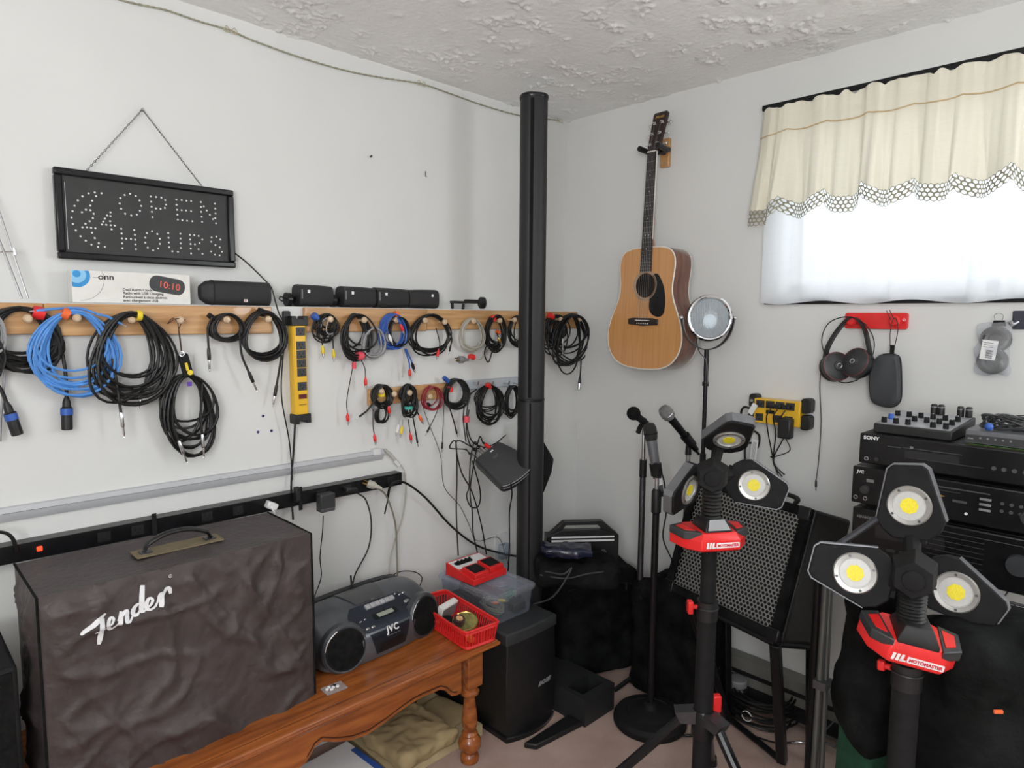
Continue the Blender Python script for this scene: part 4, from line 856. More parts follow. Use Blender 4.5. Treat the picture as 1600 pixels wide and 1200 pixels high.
# ---- boombox
bp0 = F(497, 1058, TZ); bp1 = F(665, 985, TZ)
ang = 0.07
BC = V((-1.262, -0.305, TZ)); BT = Matrix.Translation(BC) @ RZ(ang)
t = thing('boombox', 'grey and black portable stereo with two round speakers, on the table', 'boombox', BT)
BW = 0.43; NS = 36
prof0 = [(-0.095, 0.004), (-0.100, 0.02), (-0.102, 0.07), (-0.094, 0.092), (-0.078, 0.104), (-0.040, 0.126), (-0.010, 0.142), (0.02, 0.150), (0.06, 0.152), (0.09, 0.142), (0.104, 0.11), (0.106, 0.05), (0.10, 0.004), (0.0, 0.0)]
def resamp(pts, n):
    P = [V((p[0], p[1], 0)) for p in pts]; P = cat(P + [P[0]], 4); L_ = [0]
    for a, b in zip(P, P[1:]): L_.append(L_[-1] + (b - a).length)
    out = []; j = 0
    for i in range(n):
        s = L_[-1] * i / n
        while L_[j + 1] < s: j += 1
        f_ = (s - L_[j]) / max(1e-9, L_[j + 1] - L_[j]); out.append(P[j].lerp(P[j + 1], f_))
    return out
pr = resamp(prof0, 44)
def bsec(s):
    e = 1 - abs(s) ** 4 * 0.18 - (max(0, abs(s) - 0.9) / 0.1) ** 2 * 0.16
    bow = 0.020 * (1 - s * s)
    out = []
    for p in pr:
        y = p.x * (1 - (1 - e) * 0.8); z = 0.07 + (p.y - 0.07) * (e if p.y > 0.07 else (e * 0.5 + 0.5))
        if p.x < 0.02: y -= bow * (0.5 if p.y > 0.11 else 1) * (1 if p.x < -0.05 else 0.4)
        out.append((s * BW / 2, y, z + 0.0))
    return out
mb = MB(); mb.loft([bsec(-1 + 2 * i / NS) for i in range(NS + 1)])
mb.build('body', mk('boombox_grey', (0.13, 0.138, 0.152), 0.32, 0.5, var=0.06), t, ang=0.9)
def bsurf(s, k, out=0.0):                              # point on the body: s along width, k index in the profile
    k0 = int(math.floor(k)) % 44; f_ = k - math.floor(k); a = V(bsec(s)[k0]); b = V(bsec(s)[(k0 + 1) % 44]); p = a.lerp(b, f_)
    n = (b - a); n = V((0, n.z, -n.y)).normalized(); n = -n if n.y > 0 and p.y < -0.02 or n.z < 0 and p.z > 0.1 else n
    return p + n * out, n
def find_k(zt):                                        # profile index on the front side at height zt
    best = min(range(44), key=lambda i: abs(pr[i].y - zt) + (0 if pr[i].x < -0.0 else 1)); return best
kf = [i for i in range(44) if pr[i].x < -0.0 and pr[i].y > 0.03]
def patch(name, s0, s1, k0, k1, off, m, shape=None, nx=24, ny=10, thick=True):
    mb = MB()
    def fn(a, b):
        k = k0 + (k1 - k0) * b
        h = 1.0 if shape is None else shape(b)
        sm = (s0 + s1) / 2; s = sm + (s1 - s0) / 2 * (2 * a - 1) * h
        return bsurf(s, k, off)[0]
    mb.grid(fn, nx, ny); return mb.build(name, m, t, ang=1.5)
kbot = min(kf); 
def kz(z, side=-1):
    for i in range(43):
        a, b = pr[i], pr[i + 1]
        if a.x < 0.03 and (a.y - z) * (b.y - z) <= 0 and a.y != b.y: return i + (z - a.y) / (b.y - a.y)
    return 10
patch('control_panel', -0.50, 0.60, kz(0.090), kz(0.138), 0.0012, mk('panel_blue_grey', (0.035, 0.042, 0.06), 0.3, 0.5, var=0.05), lambda b: 0.62 + 0.38 * math.sin(PI * min(1, b * 0.75 + 0.12)))
patch('front_panel', -0.34, 0.36, kz(0.02), kz(0.085), 0.0012, mk('front_dark', (0.022, 0.027, 0.038), 0.28, 0.5), lambda b: 0.72 + 0.28 * b)
patch('cassette_door', -0.20, 0.22, kz(0.024), kz(0.052), 0.0022, K['gloss_black'])
patch('cd_lid', -0.34, 0.34, kz(0.1405), 26, 0.003, mk('lid_grey', (0.09, 0.09, 0.095), 0.35, 0.2), lambda b: 0.75 + 0.25 * math.sin(PI * b))
mb = MB()
def onp(s, z, off=0.002):
    k = kz(z); p, n = bsurf(s, k, off); kk = bsurf(s, k + 0.3, off)[0]; up = (kk - p).normalized()
    if up.z < 0: up = -up
    return frame(p, (1, -0.00, 0), up)
for i in range(6): mb.box((0, 0, 0.003), (0.0165, 0.016, 0.008), onp(-0.12 + i * 0.086, 0.130, 0.001))
mb.build('transport_keys', mk('key_silver', (0.5, 0.5, 0.52), 0.35, 0.3), t, bevel=0.001)
for (s, z, r) in ((-0.43, 0.1, 0.0055), (-0.34, 0.099, 0.0055), (-0.25, 0.099, 0.0055), (-0.36, 0.112, 0.0035), (-0.28, 0.113, 0.0035), (0.50, 0.116, 0.0085), (0.56, 0.132, 0.0055), (0.48, 0.131, 0.004), (0.42, 0.135, 0.004)):
    MB().lathe([(r, 0), (r, 0.003), (r * 0.7, 0.0045), (0, 0.0045)], onp(s, z, 0.001) @ Matrix.Diagonal((1.35, 0.8, 1, 1)), 16).build('button', K['silver'], t)
MB().prism(rrect(0.088, 0.024, 0.003), 0, 0.002, onp(0.06, 0.112, 0.001)).build('display_bezel', K['gloss_black'], t)
MB().prism(rrect(0.058, 0.016, 0.001), 0.002, 0.0028, onp(0.06, 0.112, 0.001)).build('display', K['lcd'], t)
tf = onp(0.03, 0.078, 0.003)
MB().text('JVC', 0.027, tf @ TT(0, -0.004, 0), 0.0006, bold=0.0007, spacing=1.1).build('logo', K['print_white'], t, smooth=False)
MB().box((0.0, -0.013, 0), (0.05, 0.0010, 0.0006), tf).build('tagline_bar', K['steel'], t)
for s, nm in ((-1, 'left'), (1, 'right')):
    T = frame(V((s * 0.150, -0.104 + 0.004, 0.066)), (1, -0.18 * -s, 0), (0, 0.10, 1))
    mb = MB(); mb.lathe([(0.074, -0.02), (0.072, 0.0), (0.066, 0.006), (0.060, 0.004)], T, 40); o = mb.build('speaker_ring', mk('ring_grey_' + nm, (0.085, 0.09, 0.10), 0.3, 0.5), t)
    MB().lathe([(0.059, 0.003), (0.059, 0.006), (0.045, 0.010), (0.0, 0.013)], T, 36).build('speaker_grille', K['black_cloth'], o)
    MB().torus(0.059, 0.0022, T @ TT(0, 0, 0.0065), 36, 6).build('grille_rim', K['matte_black'], o)
    mb = MB(); mb.torus(0.063, 0.0022, T @ TT(0, 0, 0.006), 14, 8, a0=PI * 0.62, a1=PI * 0.95); mb.build('chrome_port', K['chrome'], o)
mb = MB(); mb.lathe([(0.020, 0), (0.020, 0.008), (0.017, 0.010), (0, 0.010)], TT(-0.168, 0.03, 0.128), 24); mb.build('volume_knob', K['dark_grey'], t)
mb = MB(); mb.lathe([(0.018, 0), (0.018, 0.004), (0.012, 0.006), (0, 0.006)], TT(0.160, 0.045, 0.1345) @ Matrix.Diagonal((1.3, 1, 1, 1)), 24); mb.build('tuning_pad', K['satin_grey_paint'], t)
mb = MB(); hp = cat([(-0.19, 0.075, 0.10), (-0.188, 0.095, 0.128), (-0.15, 0.112, 0.136), (0, 0.118, 0.138), (0.15, 0.112, 0.136), (0.188, 0.095, 0.128), (0.19, 0.075, 0.10)], 6); mb.tube(hp, 0.008, 8); mb.build('carry_handle', K['charcoal'], t)
MB().tube([(0.02, 0.110, 0.14), (0.028, 0.125, 0.175)], 0.003, 8).build('aerial', K['matte_black'], t)
MB().text('MP3', 0.008, onp(0.04, 0.1395, 0.004) @ TT(0, -0.001, 0), 0.0003, bold=0.0002).build('format_mark', K['silver'], t)

# ---- small bag of screws
t = thing('parts_bag', 'tiny clear bag of round white feet on the table front', 'plastic bag', TT(*F(522, 1076, TZ + 0.0005)) @ RZ(-0.05))
MB().prism(rrect(0.062, 0.044, 0.003), 0.0, 0.003).build('bag_film', K['clear_bag'], t, bevel=0.001)
for i, (x, y) in enumerate(((-0.018, 0.002), (-0.009, 0.009), (0.0, 0.001), (-0.008, -0.005), (0.006, 0.008), (0.012, -0.001))):
    MB().lathe([(0.0048, 0.003), (0.0048, 0.006), (0.003, 0.0072), (0, 0.0074)], TT(x - 0.002, y, 0), 12).build('button_foot', K['print_white'] if i != 4 else K['matte_black'], t)

# ---- red basket with odds and ends
BK = V((-1.003, -0.425, TZ + 0.0005)); KT = Matrix.Translation(BK) @ RZ(-0.10)
t = thing('red_basket', 'small slotted red plastic basket at the table corner', 'basket', KT)
bl, bwid, bh = 0.30, 0.115, 0.062
def bsq(x, y, f): return rrect((bwid + 0.018 * f), (bl + 0.018 * f), 0.014)
mb = MB(); mb.prism(bsq(0, 0, 0), 0, 0.003)
rb = [V((p[0], p[1], 0.002)) for p in bsq(0, 0, 0)]; rt = [V((p[0], p[1], bh)) for p in bsq(0, 0, 1)]
def walk(pts, n):
    L_ = [0]; P = pts + [pts[0]]
    for a, b in zip(P, P[1:]): L_.append(L_[-1] + (b - a).length)
    out = []; j = 0
    for i in range(n):
        s = L_[-1] * i / n
        while L_[j + 1] < s: j += 1
        out.append(P[j].lerp(P[j + 1], (s - L_[j]) / max(1e-9, L_[j + 1] - L_[j])))
    return out
wb, wt = walk(rb, 76), walk(rt, 76)
for a, b in zip(wb, wt):
    mb.tube([a.lerp(b, 0.1), a.lerp(b, 0.9)], 0.0022, 4)
mb.tube([a.lerp(b, 0.08) for a, b in zip(wb, wt)], 0.0035, 4, True); mb.tube([a.lerp(b, 0.02) for a, b in zip(wb, wt)], 0.003, 4, True)
mb.tube([a.lerp(b, 0.84) for a, b in zip(wb, wt)], 0.0028, 4, True)
mb.build('basket_body', K['red'], t)
MB().tube(wt, 0.0042, 6, True).tube([a.lerp(b, 0.94) for a, b in zip(wb, wt)], 0.0035, 4, True).build('basket_rim', K['red'], t)
t = thing('white_adapter_box', 'flat white and clear packet standing in the red basket', 'packet', KT @ TT(-0.005, 0.06, 0.012) @ RZ(0.35) @ RX(0.35))
MB().box((0, 0, 0.034), (0.085, 0.022, 0.060)).build('packet_body', K['paper'], t, bevel=0.003)
MB().box((0.0, -0.012, 0.034), (0.075, 0.001, 0.045)).build('packet_window', K['mid_grey'], t)
t = thing('tin_lid', 'round olive patterned tin lid lying in the red basket', 'tin lid', KT @ TT(0.012, -0.045, 0.030) @ RX(0.25) @ RY(-0.2))
tin = mat('tin_print', (0.12, 0.14, 0.04), 0.35, 0.4, col2=(0.42, 0.36, 0.12), scale=55)
MB().lathe([(0.042, 0), (0.042, 0.008), (0.040, 0.010), (0, 0.010)], None, 32).build('lid', tin, t)
MB().torus(0.0405, 0.0018, TT(0, 0, 0.010), 32, 6).build('lid_rim', K['gold'], t)
t = thing('wire_spool', 'small dark reel with orange centre beside the tin lid in the basket', 'reel', KT @ TT(-0.018, -0.050, 0.044) @ RX(0.35))
MB().lathe([(0.019, 0), (0.019, 0.003), (0.015, 0.004), (0.015, 0.012), (0.019, 0.013), (0.019, 0.016), (0, 0.016)], None, 24).build('reel_body', K['brown_cord'], t)
MB().lathe([(0.011, 0.016), (0.011, 0.0175), (0, 0.0175)], None, 18).build('reel_label', mat('reel_print', (0.6, 0.2, 0.08), 0.5, col2=(0.7, 0.6, 0.3), scale=150), t)
tag(MB().soft((0.05, 0.07, 0.03), 0.012, KT @ TT(-0.02, 0.0, 0.006), n=6, amp=0.006, freq=40).build('cable_clump', K['matte_black']), 'dark clump of small parts in the middle of the red basket', 'odds and ends')
tag(MB().soft((0.022, 0.03, 0.02), 0.007, KT @ TT(-0.02, -0.118, 0.006), n=5, amp=0.003, freq=60).build('orange_clip', K['orange']), 'small orange clip at the front end of the red basket', 'clip')

# ================================================================== SUBWOOFER, BIN, PEDAL
SX0, SX1, SY0, SY1, SH_ = -0.868, -0.622, -0.535, -0.125, 0.388
t = thing('bass_module', 'black bass speaker box with curved front, standing at the table end', 'speaker', ((SX0 + SX1) / 2, (SY0 + SY1) / 2, 0))
wx, wy_ = (SX1 - SX0), (SY1 - SY0)
def subsec(z, ins, bulge):
    pts = []
    for i in range(13):
        a = -1 + 2 * i / 12; pts.append((a * (wx / 2 - ins), -wy_ / 2 + ins * 0.5 - bulge * (1 - a * a), z))
    pts += [(wx / 2 - ins, wy_ / 2, z), (-wx / 2 + ins, wy_ / 2, z)]; return pts
mb = MB(); mb.loft([subsec(0.012, 0.010, 0.016), subsec(0.05, 0.004, 0.02), subsec(0.2, 0.0, 0.016), subsec(SH_ - 0.040, 0.004, 0.008)])
mb.build('cabinet', K['black_plastic'], t, bevel=0.003)
mb = MB(); mb.loft([subsec(0.0, 0.004, 0.028), subsec(0.016, 0.002, 0.030), subsec(0.020, 0.006, 0.024)]); mb.build('base_lip', K['gloss_black'], t)
mb = MB(); mb.loft([subsec(SH_ - 0.040, -0.002, 0.008), subsec(SH_ - 0.006, -0.002, 0.006), subsec(SH_, 0.004, 0.004)]); mb.build('top_cap', K['charcoal'], t, bevel=0.002)
lt = mk('logo_grey', (0.42, 0.42, 0.42), 0.35, 0.5)
MB().text('BOSE', 0.020, FL((0.040, -wy_ / 2 - 0.0215, 0.165)) @ RY(0.06), 0.0012, shear=0.45, bold=0.0008, spacing=1.15, sx=1.2).build('logo', lt, t, smooth=False)
mb = MB(); q = F(768, 942, 0.50)
CX0, CX1, CY0, CY1 = -0.862, -0.662, -0.468, -0.160
CZ0, CZ1 = SH_ + 0.0006, 0.494
t = thing('clear_bin', 'clear lidded plastic bin on top of the bass speaker box', 'storage bin', ((CX0 + CX1) / 2, (CY0 + CY1) / 2, CZ0))
cwx, cwy, ch_ = CX1 - CX0, CY1 - CY0, CZ1 - CZ0
def rr3(w_, h_, r, z): return [(p[0], p[1], z) for p in rrect(w_, h_, r, 4)]
mb = MB(); mb.loft([rr3(cwx - 0.026, cwy - 0.026, 0.014, 0.0), rr3(cwx - 0.020, cwy - 0.020, 0.016, 0.006), rr3(cwx - 0.004, cwy - 0.004, 0.018, ch_ - 0.014)], cap=False)
mb.bm.faces.new([v for v in list(mb.bm.verts)[:24]][::-1]); mb.build('bin_wall', K['clear_plastic'], t)
mb = MB(); mb.loft([rr3(cwx + 0.004, cwy + 0.004, 0.018, ch_ - 0.020), rr3(cwx + 0.012, cwy + 0.012, 0.02, ch_ - 0.012), rr3(cwx + 0.012, cwy + 0.012, 0.02, ch_ - 0.004), rr3(cwx + 0.004, cwy + 0.004, 0.018, ch_), rr3(cwx - 0.02, cwy - 0.02, 0.014, ch_), rr3(cwx - 0.024, cwy - 0.024, 0.014, ch_ - 0.006)], cap=False)
mb.loft([rr3(cwx - 0.024, cwy - 0.024, 0.014, ch_ - 0.006), rr3(cwx - 0.026, cwy - 0.026, 0.014, ch_ - 0.0065)], cap=True)
mb.torus(0.020, 0.0016, TT(0.005, -0.075, ch_ - 0.0035), 24, 6); mb.torus(0.014, 0.0012, TT(0.005, -0.075, ch_ - 0.0035), 24, 6)
mb.build('bin_lid', K['clear_lid'], t)
def inbin(x, y, z): return TT((CX0 + CX1) / 2 + x, (CY0 + CY1) / 2 + y, CZ0 + z)
def loosecable(label, c, sx, sy, sz, n, r, m, seed, plugs=()):
    rnd = random.Random(seed); t = thing('loose_cable', label, 'cable', c); pts = []
    ph = rnd.random() * 6
    for i in range(n * 18):
        a = 2 * PI * i / 18; pts.append(c + V((sx * math.cos(a) * (0.75 + 0.25 * math.sin(i * 0.31 + ph)), sy * math.sin(a) * (0.75 + 0.25 * math.cos(i * 0.23 + ph)), sz * 0.5 * (1 + math.sin(i * 0.37 + ph)) )))
    MB().tube(pts, r, 6).build('cable', K[m], t, world=True)
    for (dx, dy, dz, k, col) in plugs: plug(k, c + V((dx, dy, dz)), V((0.4, -1, 0.1)), t, col)
    return t
cc = V(((CX0 + CX1) / 2, (CY0 + CY1) / 2, CZ0 + 0.012))
loosecable('black cable heaped in the back of the clear bin', cc + V((0, 0.07, 0.0)), 0.06, 0.05, 0.05, 7, 0.0035, B_, 5)
loosecable('dark cable with yellow and orange plugs at the front of the clear bin', cc + V((-0.03, -0.065, 0)), 0.045, 0.045, 0.035, 6, 0.003, 'olive_cable', 6, ((0.01, -0.03, 0.045, 'rca', 'yellow'), (-0.015, -0.02, 0.04, 'rca', 'orange')))
loosecable('thin green cable loop in the right side of the clear bin', cc + V((0.05, -0.06, 0.01)), 0.022, 0.04, 0.045, 5, 0.0024, 'green', 7)
tag(MB().box((0, 0, 0.016), (0.06, 0.035, 0.032), inbin(0.045, -0.115, 0.008)).build('small_adapter', K['black_plastic'], bevel=0.004), 'small black adapter against the front wall of the clear bin', 'adapter')

# ---- red pedal on the bin
t = thing('effects_pedal', 'red and white twin-footswitch effects pedal on the bin lid', 'effects pedal', TT(-0.768, -0.265, CZ1 + 0.001) @ RZ(0.02))
PW, PD = 0.165, 0.155
MB().prism([(-PD / 2, 0), (-PD / 2, 0.022), (PD / 2, 0.046), (PD / 2, 0)], -PW / 2, PW / 2, Matrix(((0, 0, 1, 0), (1, 0, 0, 0), (0, 1, 0, 0), (0, 0, 0, 1)))).build('enclosure', K['red'], t, bevel=0.002)
sl = math.atan2(0.024, PD)
TP = TT(0, 0, 0.0345) @ RX(sl)
MB().box((0, 0.040, 0.0), (PW - 0.012, 0.06, 0.002), TP).build('white_panel', K['print_white'], t, bevel=0.0005)
MB().prism(rrect(0.085, 0.024, 0.011), 0.001, 0.0022, TP @ TT(-0.024, 0.045, 0)).build('dark_band', K['matte_black'], t)
for i in range(4): MB().lathe([(0.0055, 0), (0.005, 0.010), (0.0, 0.0105)], TP @ TT(-0.052 + i * 0.019, 0.045, 0.0022), 14).build('knob', K['matte_black'], t)
for s in (-1, 1):
    o = MB().prism([(-0.045, 0.0), (-0.045, 0.016), (0.028, 0.026), (0.028, 0.0)], -0.034, 0.034, Matrix(((0, 0, 1, s * 0.042), (1, 0, 0, -0.035 + (0.012 if s > 0 else 0)), (0, 1, 0, 0.024), (0, 0, 0, 1)))).build('footswitch', K['red'], t, bevel=0.002)
    MB().box((0, 0, 0), (0.054, 0.052, 0.003), TT(s * 0.042, -0.043 + (0.012 if s > 0 else 0), 0.0466) @ RX(0.137)).build('tread', K['matte_black'], o, bevel=0.001)
MB().text('B', 0.018, TP @ TT(0.016, 0.018, 0.0012), 0.0004, bold=0.0008).build('printed_mark', K['print_white'], t)

# ================================================================== COLUMN SPEAKER
t0 = thing('power_stand', 'low black base box with an open slot, beside the bass box on the carpet', 'stand', TT(-0.515, -0.46, 0))
bx0, bx1, by0, by1, bz = -0.600, -0.432, -0.660, -0.260, 0.102
rx0, rx1, ry0, ry1 = -0.578, -0.454, -0.630, -0.555
mb = MB()
for (a, b, c, d) in ((bx0, rx0, by0, by1), (rx1, bx1, by0, by1), (rx0, rx1, by0, ry0), (rx0, rx1, ry1, by1)): mb.box(((a + b) / 2, (c + d) / 2, bz / 2), (b - a, d - c, bz))
mb.box(((rx0 + rx1) / 2, (ry0 + ry1) / 2, 0.015), (rx1 - rx0, ry1 - ry0, 0.03)); bmesh.ops.remove_doubles(mb.bm, verts=mb.bm.verts[:], dist=0.0001)
mb.build('base_box', mk('base_charcoal', (0.016, 0.017, 0.018), 0.55), t0, world=True)
MB().prism([(-0.838, -0.590), (-0.815, -0.628), (-0.60, -0.650), (-0.60, -0.585)], 0.0, 0.020).build('foot', K['black_plastic'], t0, world=True, bevel=0.004)

CB = V((-0.559, -0.337, 0.0))
def ovsec(w_, d_, n=32, flat=0.75): 
    return [(w_ / 2 * math.copysign(abs(math.cos(a)) ** flat, math.cos(a)), d_ / 2 * math.copysign(abs(math.sin(a)) ** 0.9, math.sin(a))) for a in [2 * PI * k / n for k in range(n)]]
CR = -0.62
t = thing('column_speaker', 'tall slim black column speaker reaching almost to the ceiling', 'speaker', Matrix.Translation(CB) @ RZ(CR))
zj = D(828, 618, (CB - CAM).dot(RC @ V((0, 0, -1)))).z; ztop = D(840, 179, (CB - CAM).dot(RC @ V((0, 0, -1)))).z
col_w, col_d = 0.100, 0.095
s1 = ovsec(col_w, col_d)
MB().loft([[(x, y, z) for x, y in s1] for z in (0.1025, zj)]).build('lower_segment', mk('column_black', (0.013, 0.0135, 0.0145), 0.52, spec=0.45), t)
MB().loft([[(x * 0.985, y * 0.985, z) for x, y in s1] for z in (zj, ztop - 0.012)]).build('upper_segment', K['column_black'], t)
MB().loft([[(x * k, y * k, z) for x, y in s1] for k, z in ((1.0, zj - 0.006), (1.03, zj - 0.004), (1.03, zj + 0.004), (1.0, zj + 0.006))]).build('joint_collar', K['gloss_black'], t)
MB().loft([[(x * k, y * k, z) for x, y in s1] for k, z in ((1.02, ztop - 0.014), (1.04, ztop - 0.012), (1.04, ztop - 0.003), (0.98, ztop))]).build('top_cap', K['gloss_black'], t)
# perforated grille strip on the front of the column (faces the camera side)
gr = mat('column_grille', (0.010, 0.010, 0.010), 0.9, var=0.5, scale=700, bump=0.4, bscale=900, spec=0.1)
for za, zb in ((0.15, zj - 0.01), (zj + 0.01, ztop - 0.02)):
    mb = MB(); mb.grid(lambda a, b: (col_w / 2 * 0.93 * math.sin(-1.62 + 1.45 * a) , -(col_d / 2 + 0.0015) * math.cos(-1.62 + 1.45 * a) ** 0.9 if math.cos(-1.62 + 1.45 * a) > 0 else 0, za + (zb - za) * b), 14, 1); mb.build('grille', gr, t)
qz = L(847, 406, 0.4).z
dep = (CB - CAM).dot(RC @ V((0, 0, -1)))
lp = D(847, 407, dep - 0.052)
MB().text('BOSE', 0.011, frame(lp, RC @ V((1, 0, 0)), (0, 0, 1)), 0.0006, shear=0.45, bold=0.0004, spacing=1.1, sx=1.15).build('logo', K['print_white'], t, world=True, smooth=False)
# digital mixer box held on an arm
a_, b_, c_, d_ = D(737, 712, dep - 0.02), D(770, 690, dep - 0.02 + 0.02), D(838, 737, dep - 0.14), D(797, 757, dep - 0.16)
e1 = D(741, 706, dep - 0.015)
T1 = frame(D(786, 716, dep - 0.085), D(818, 750, dep - 0.17) - D(752, 697, dep - 0.01), V((0.25, 0.5, 0.8)))
vx = (D(820, 748, dep - 0.15) - D(752, 702, dep - 0.02)); right = RC @ V((1, 0, 0)); upv = V((0, 0, 1)); toc = RC @ V((0, 0, 1))
nrm = (upv * 0.80 + toc * 0.62 - right * 0.06).normalized()
yd = vx - nrm * vx.dot(nrm); T1 = frame(D(786, 722, dep - 0.09), nrm.cross(yd) * -1, yd * -1)
T1 = frame(D(787, 722, dep - 0.10), yd, nrm.cross(yd))
t = thing('mixer_console', 'black wedge mixer box on an arm clamped to the column speaker', 'audio mixer', T1)
mw, mh = 0.184, 0.146
fm = 0.62
outl = [(-mw / 2, -mh * 0.44), (-mw / 2, mh * 0.44), (-mw / 2 + 0.02, mh * 0.48), (mw / 2 - 0.02, mh * fm)] + [(mw / 2 - 0.02 + 0.030 * math.cos(a), mh * fm * math.sin(a)) for a in [math.radians(70 - 14 * i) for i in range(11)]] + [(mw / 2 - 0.02, -mh * fm), (-mw / 2 + 0.02, -mh * 0.48)]
mb = MB(); mb.prism(outl, -0.034, 0.0); mb.build('mixer_body', K['charcoal'], t, bevel=0.005, bseg=3)
MB().prism([(p[0] * 0.97, p[1] * 0.94) for p in outl], 0.0, 0.004).build('lid', mk('lid_charcoal', (0.045, 0.047, 0.05), 0.5), t, bevel=0.002)
mb = MB(); arc = [(mw / 2 - 0.021 + 0.032 * math.cos(a), mh * fm * 1.01 * math.sin(a), 0.001) for a in [math.radians(72 - 7.2 * i) for i in range(21)]]
mb.tube(arc, 0.002, 6); mb.tube([(p[0] + 0.001, p[1], -0.012) for p in arc], 0.0014, 6); mb.build('edge_trim', K['steel'], t)
mb = MB(); mb.box((-0.045, 0, 0.0045), (0.0012, 0.03, 0.0006)).box((-0.038, -0.004, 0.0045), (0.0012, 0.02, 0.0006)).build('label_lines', K['mid_grey'], t)
MB().box((-0.072, 0.008, 0.0045), (0.006, 0.014, 0.0008)).build('badge', K['print_white'], t)
for i in range(4):
    y = -0.05 + i * 0.025; o = MB().cyl((-mw / 2 + 0.004, y, -0.014), (-mw / 2 - 0.034, y, -0.010), 0.0075, seg=14).build('jack_plug', K['silver'] if i != 3 else K['red'], t)
    MB().cyl((-mw / 2 - 0.034, y, -0.010), (-mw / 2 - 0.048, y, -0.009), 0.0045, seg=10).build('plug_boot', K['black_rubber'], o)
def mloc(x, y, z): return T1 @ V((x, y, z))
mcols = [[(703, 700), (712, 690), (714, 740), (713, 800), (716, 868)], [(713, 690), (720, 735), (738, 770), (752, 820), (760, 866)], [(735, 720), (733, 760), (729, 775), (736, 792), (748, 790), (750, 765), (738, 720)], [(735, 760), (738, 800), (739, 830), (746, 864)]]
for k, pts in enumerate(mcols):
    y = -0.05 + min(3, k) * 0.025; s = mloc(-mw / 2 - 0.048, y, -0.009); s2 = mloc(-mw / 2 - 0.07, y, -0.004)
    path = [s, s2] + [L(u, v, 0.27) for u, v in pts]
    MB().tube(cat(path, 8), 0.0026, 7).build('signal_cable', K[B_], t, world=True)
MB().tube(cat([mloc(0.05, -0.02, -0.034), L(800, 772, 0.42), L(796, 800, 0.33), L(796, 850, 0.30), L(794, 892, 0.28)]), 0.0026, 7).build('data_cable', K[B_], t, world=True)
mb = MB(); mb.tube(cat([mloc(0.02, 0.02, -0.034), mloc(0.03, 0.05, -0.06), (Matrix.Translation(CB) @ V((0.0, 0.0, mloc(0.02, 0.05, -0.05).z))).lerp(mloc(0.03, 0.05, -0.06), 0.45)]), 0.010, 10); mb.build('support_arm', K['black_plastic'], t, world=True)
# hexagonal bracket on the other side of the column
hb = D(848, 735, dep + 0.06)
T = frame(hb, RC @ V((1, 0, 0)), (0, 0, 1))
def hz(u, v): q = T.inverted() @ D(u, v, dep + 0.06); return (q.x, q.y)
t = thing('rear_mount_bracket', 'black angular bracket jutting from behind the right of the column speaker', 'bracket', T)
MB().prism([hz(830, 660), hz(849, 690), hz(865, 718), hz(862, 738), (hz(850, 770)), hz(830, 790)], -0.03, 0.0).build('bracket_plate', K['matte_black'], t, bevel=0.003)

# ================================================================== CORNER PILE
dk = D(910, 850, 2.68); T = frame(D(911, 881, 2.66), RC @ V((1, 0, -0.10)), (0, 0, 1))
def px2(u, v, dd=2.66): q = T.inverted() @ D(u, v, dd); return (q.x, q.y)
t = thing('handled_case', 'black case with a cut-out handle and two white stripes, in the corner', 'case', T)
s_ = 2.66 / FPX
mb = MB(); ox = [(-58, 0), (-58, 45), (-32, 68), (30, 68), (56, 45), (56, 0)]; ox = [(x * s_, y * s_) for x, y in ox]
hx2 = [(-34, 54), (-28, 62), (22, 62), (30, 54)]; hx2 = [(x * s_, y * s_) for x, y in hx2]
# ring with a hole: split in quads
top = [(-58, 45), (-32, 68), (30, 68), (56, 45)]; top = [(x * s_, y * s_) for x, y in top]
for z0, z1 in ((-0.03, 0.0),):
    mb.prism([ox[0], ox[5], (56 * s_, 45 * s_), (-58 * s_, 45 * s_)][::1], z0 - 0.035, z1)
    for i in range(3):
        mb.prism([top[i], top[i + 1], hx2[i + 1], hx2[i]], z0, z1)
    mb.prism([top[3], top[0], hx2[0], hx2[3]], z0, z1)
mb.build('shell', K['black_plastic'], t, bevel=0.002)
MB().box((-1 * s_, 43 * s_, 0.001), (99 * s_, 2.4 * s_, 0.002)).box((-1 * s_, 37.5 * s_, 0.001), (99 * s_, 3.0 * s_, 0.002)).build('white_stripe', K['print_white'], t)
MB().lathe([(0.010, 0), (0.010, 0.012), (0, 0.012)], TT(32 * s_, 19 * s_, 0), 16).build('knob', K['steel'], t)
t = thing('blue_pouch', 'shiny dark blue plastic pouch lying in front of the handled case', 'pouch', TT(*D(887, 866, 2.47)) @ RZ(-0.75))
MB().soft((0.19, 0.10, 0.035), 0.016, n=14, amp=0.016, freq=16, seed=3).build('pouch_body', mat('blue_film', (0.006, 0.009, 0.028), 0.25, var=0.3, scale=20), t)
t = thing('small_black_bag', 'small black fabric bag stuffed in front of the handled case', 'bag', TT(*D(900, 905, 2.50)) @ RZ(-0.75))
MB().soft((0.30, 0.19, 0.085), 0.03, n=20, amp=0.022, freq=11, seed=8).build('bag_body', K['black_nylon'], t)
MB().tube(cat([(-0.14, -0.085, 0.05), (-0.05, -0.105, 0.045), (0.03, -0.10, 0.06), (0.10, -0.09, 0.065)]), 0.003).build('bag_cord', K['charcoal'], t)
t = thing('black_gear_bag', 'big black padded gear bag standing in the corner under smaller bags', 'bag', TT(-0.232, -0.365, 0) @ RZ(-0.45))
MB().soft((0.37, 0.27, 0.43), 0.05, n=26, amp=0.022, freq=7, seed=11).build('bag_body', K['black_nylon'], t)
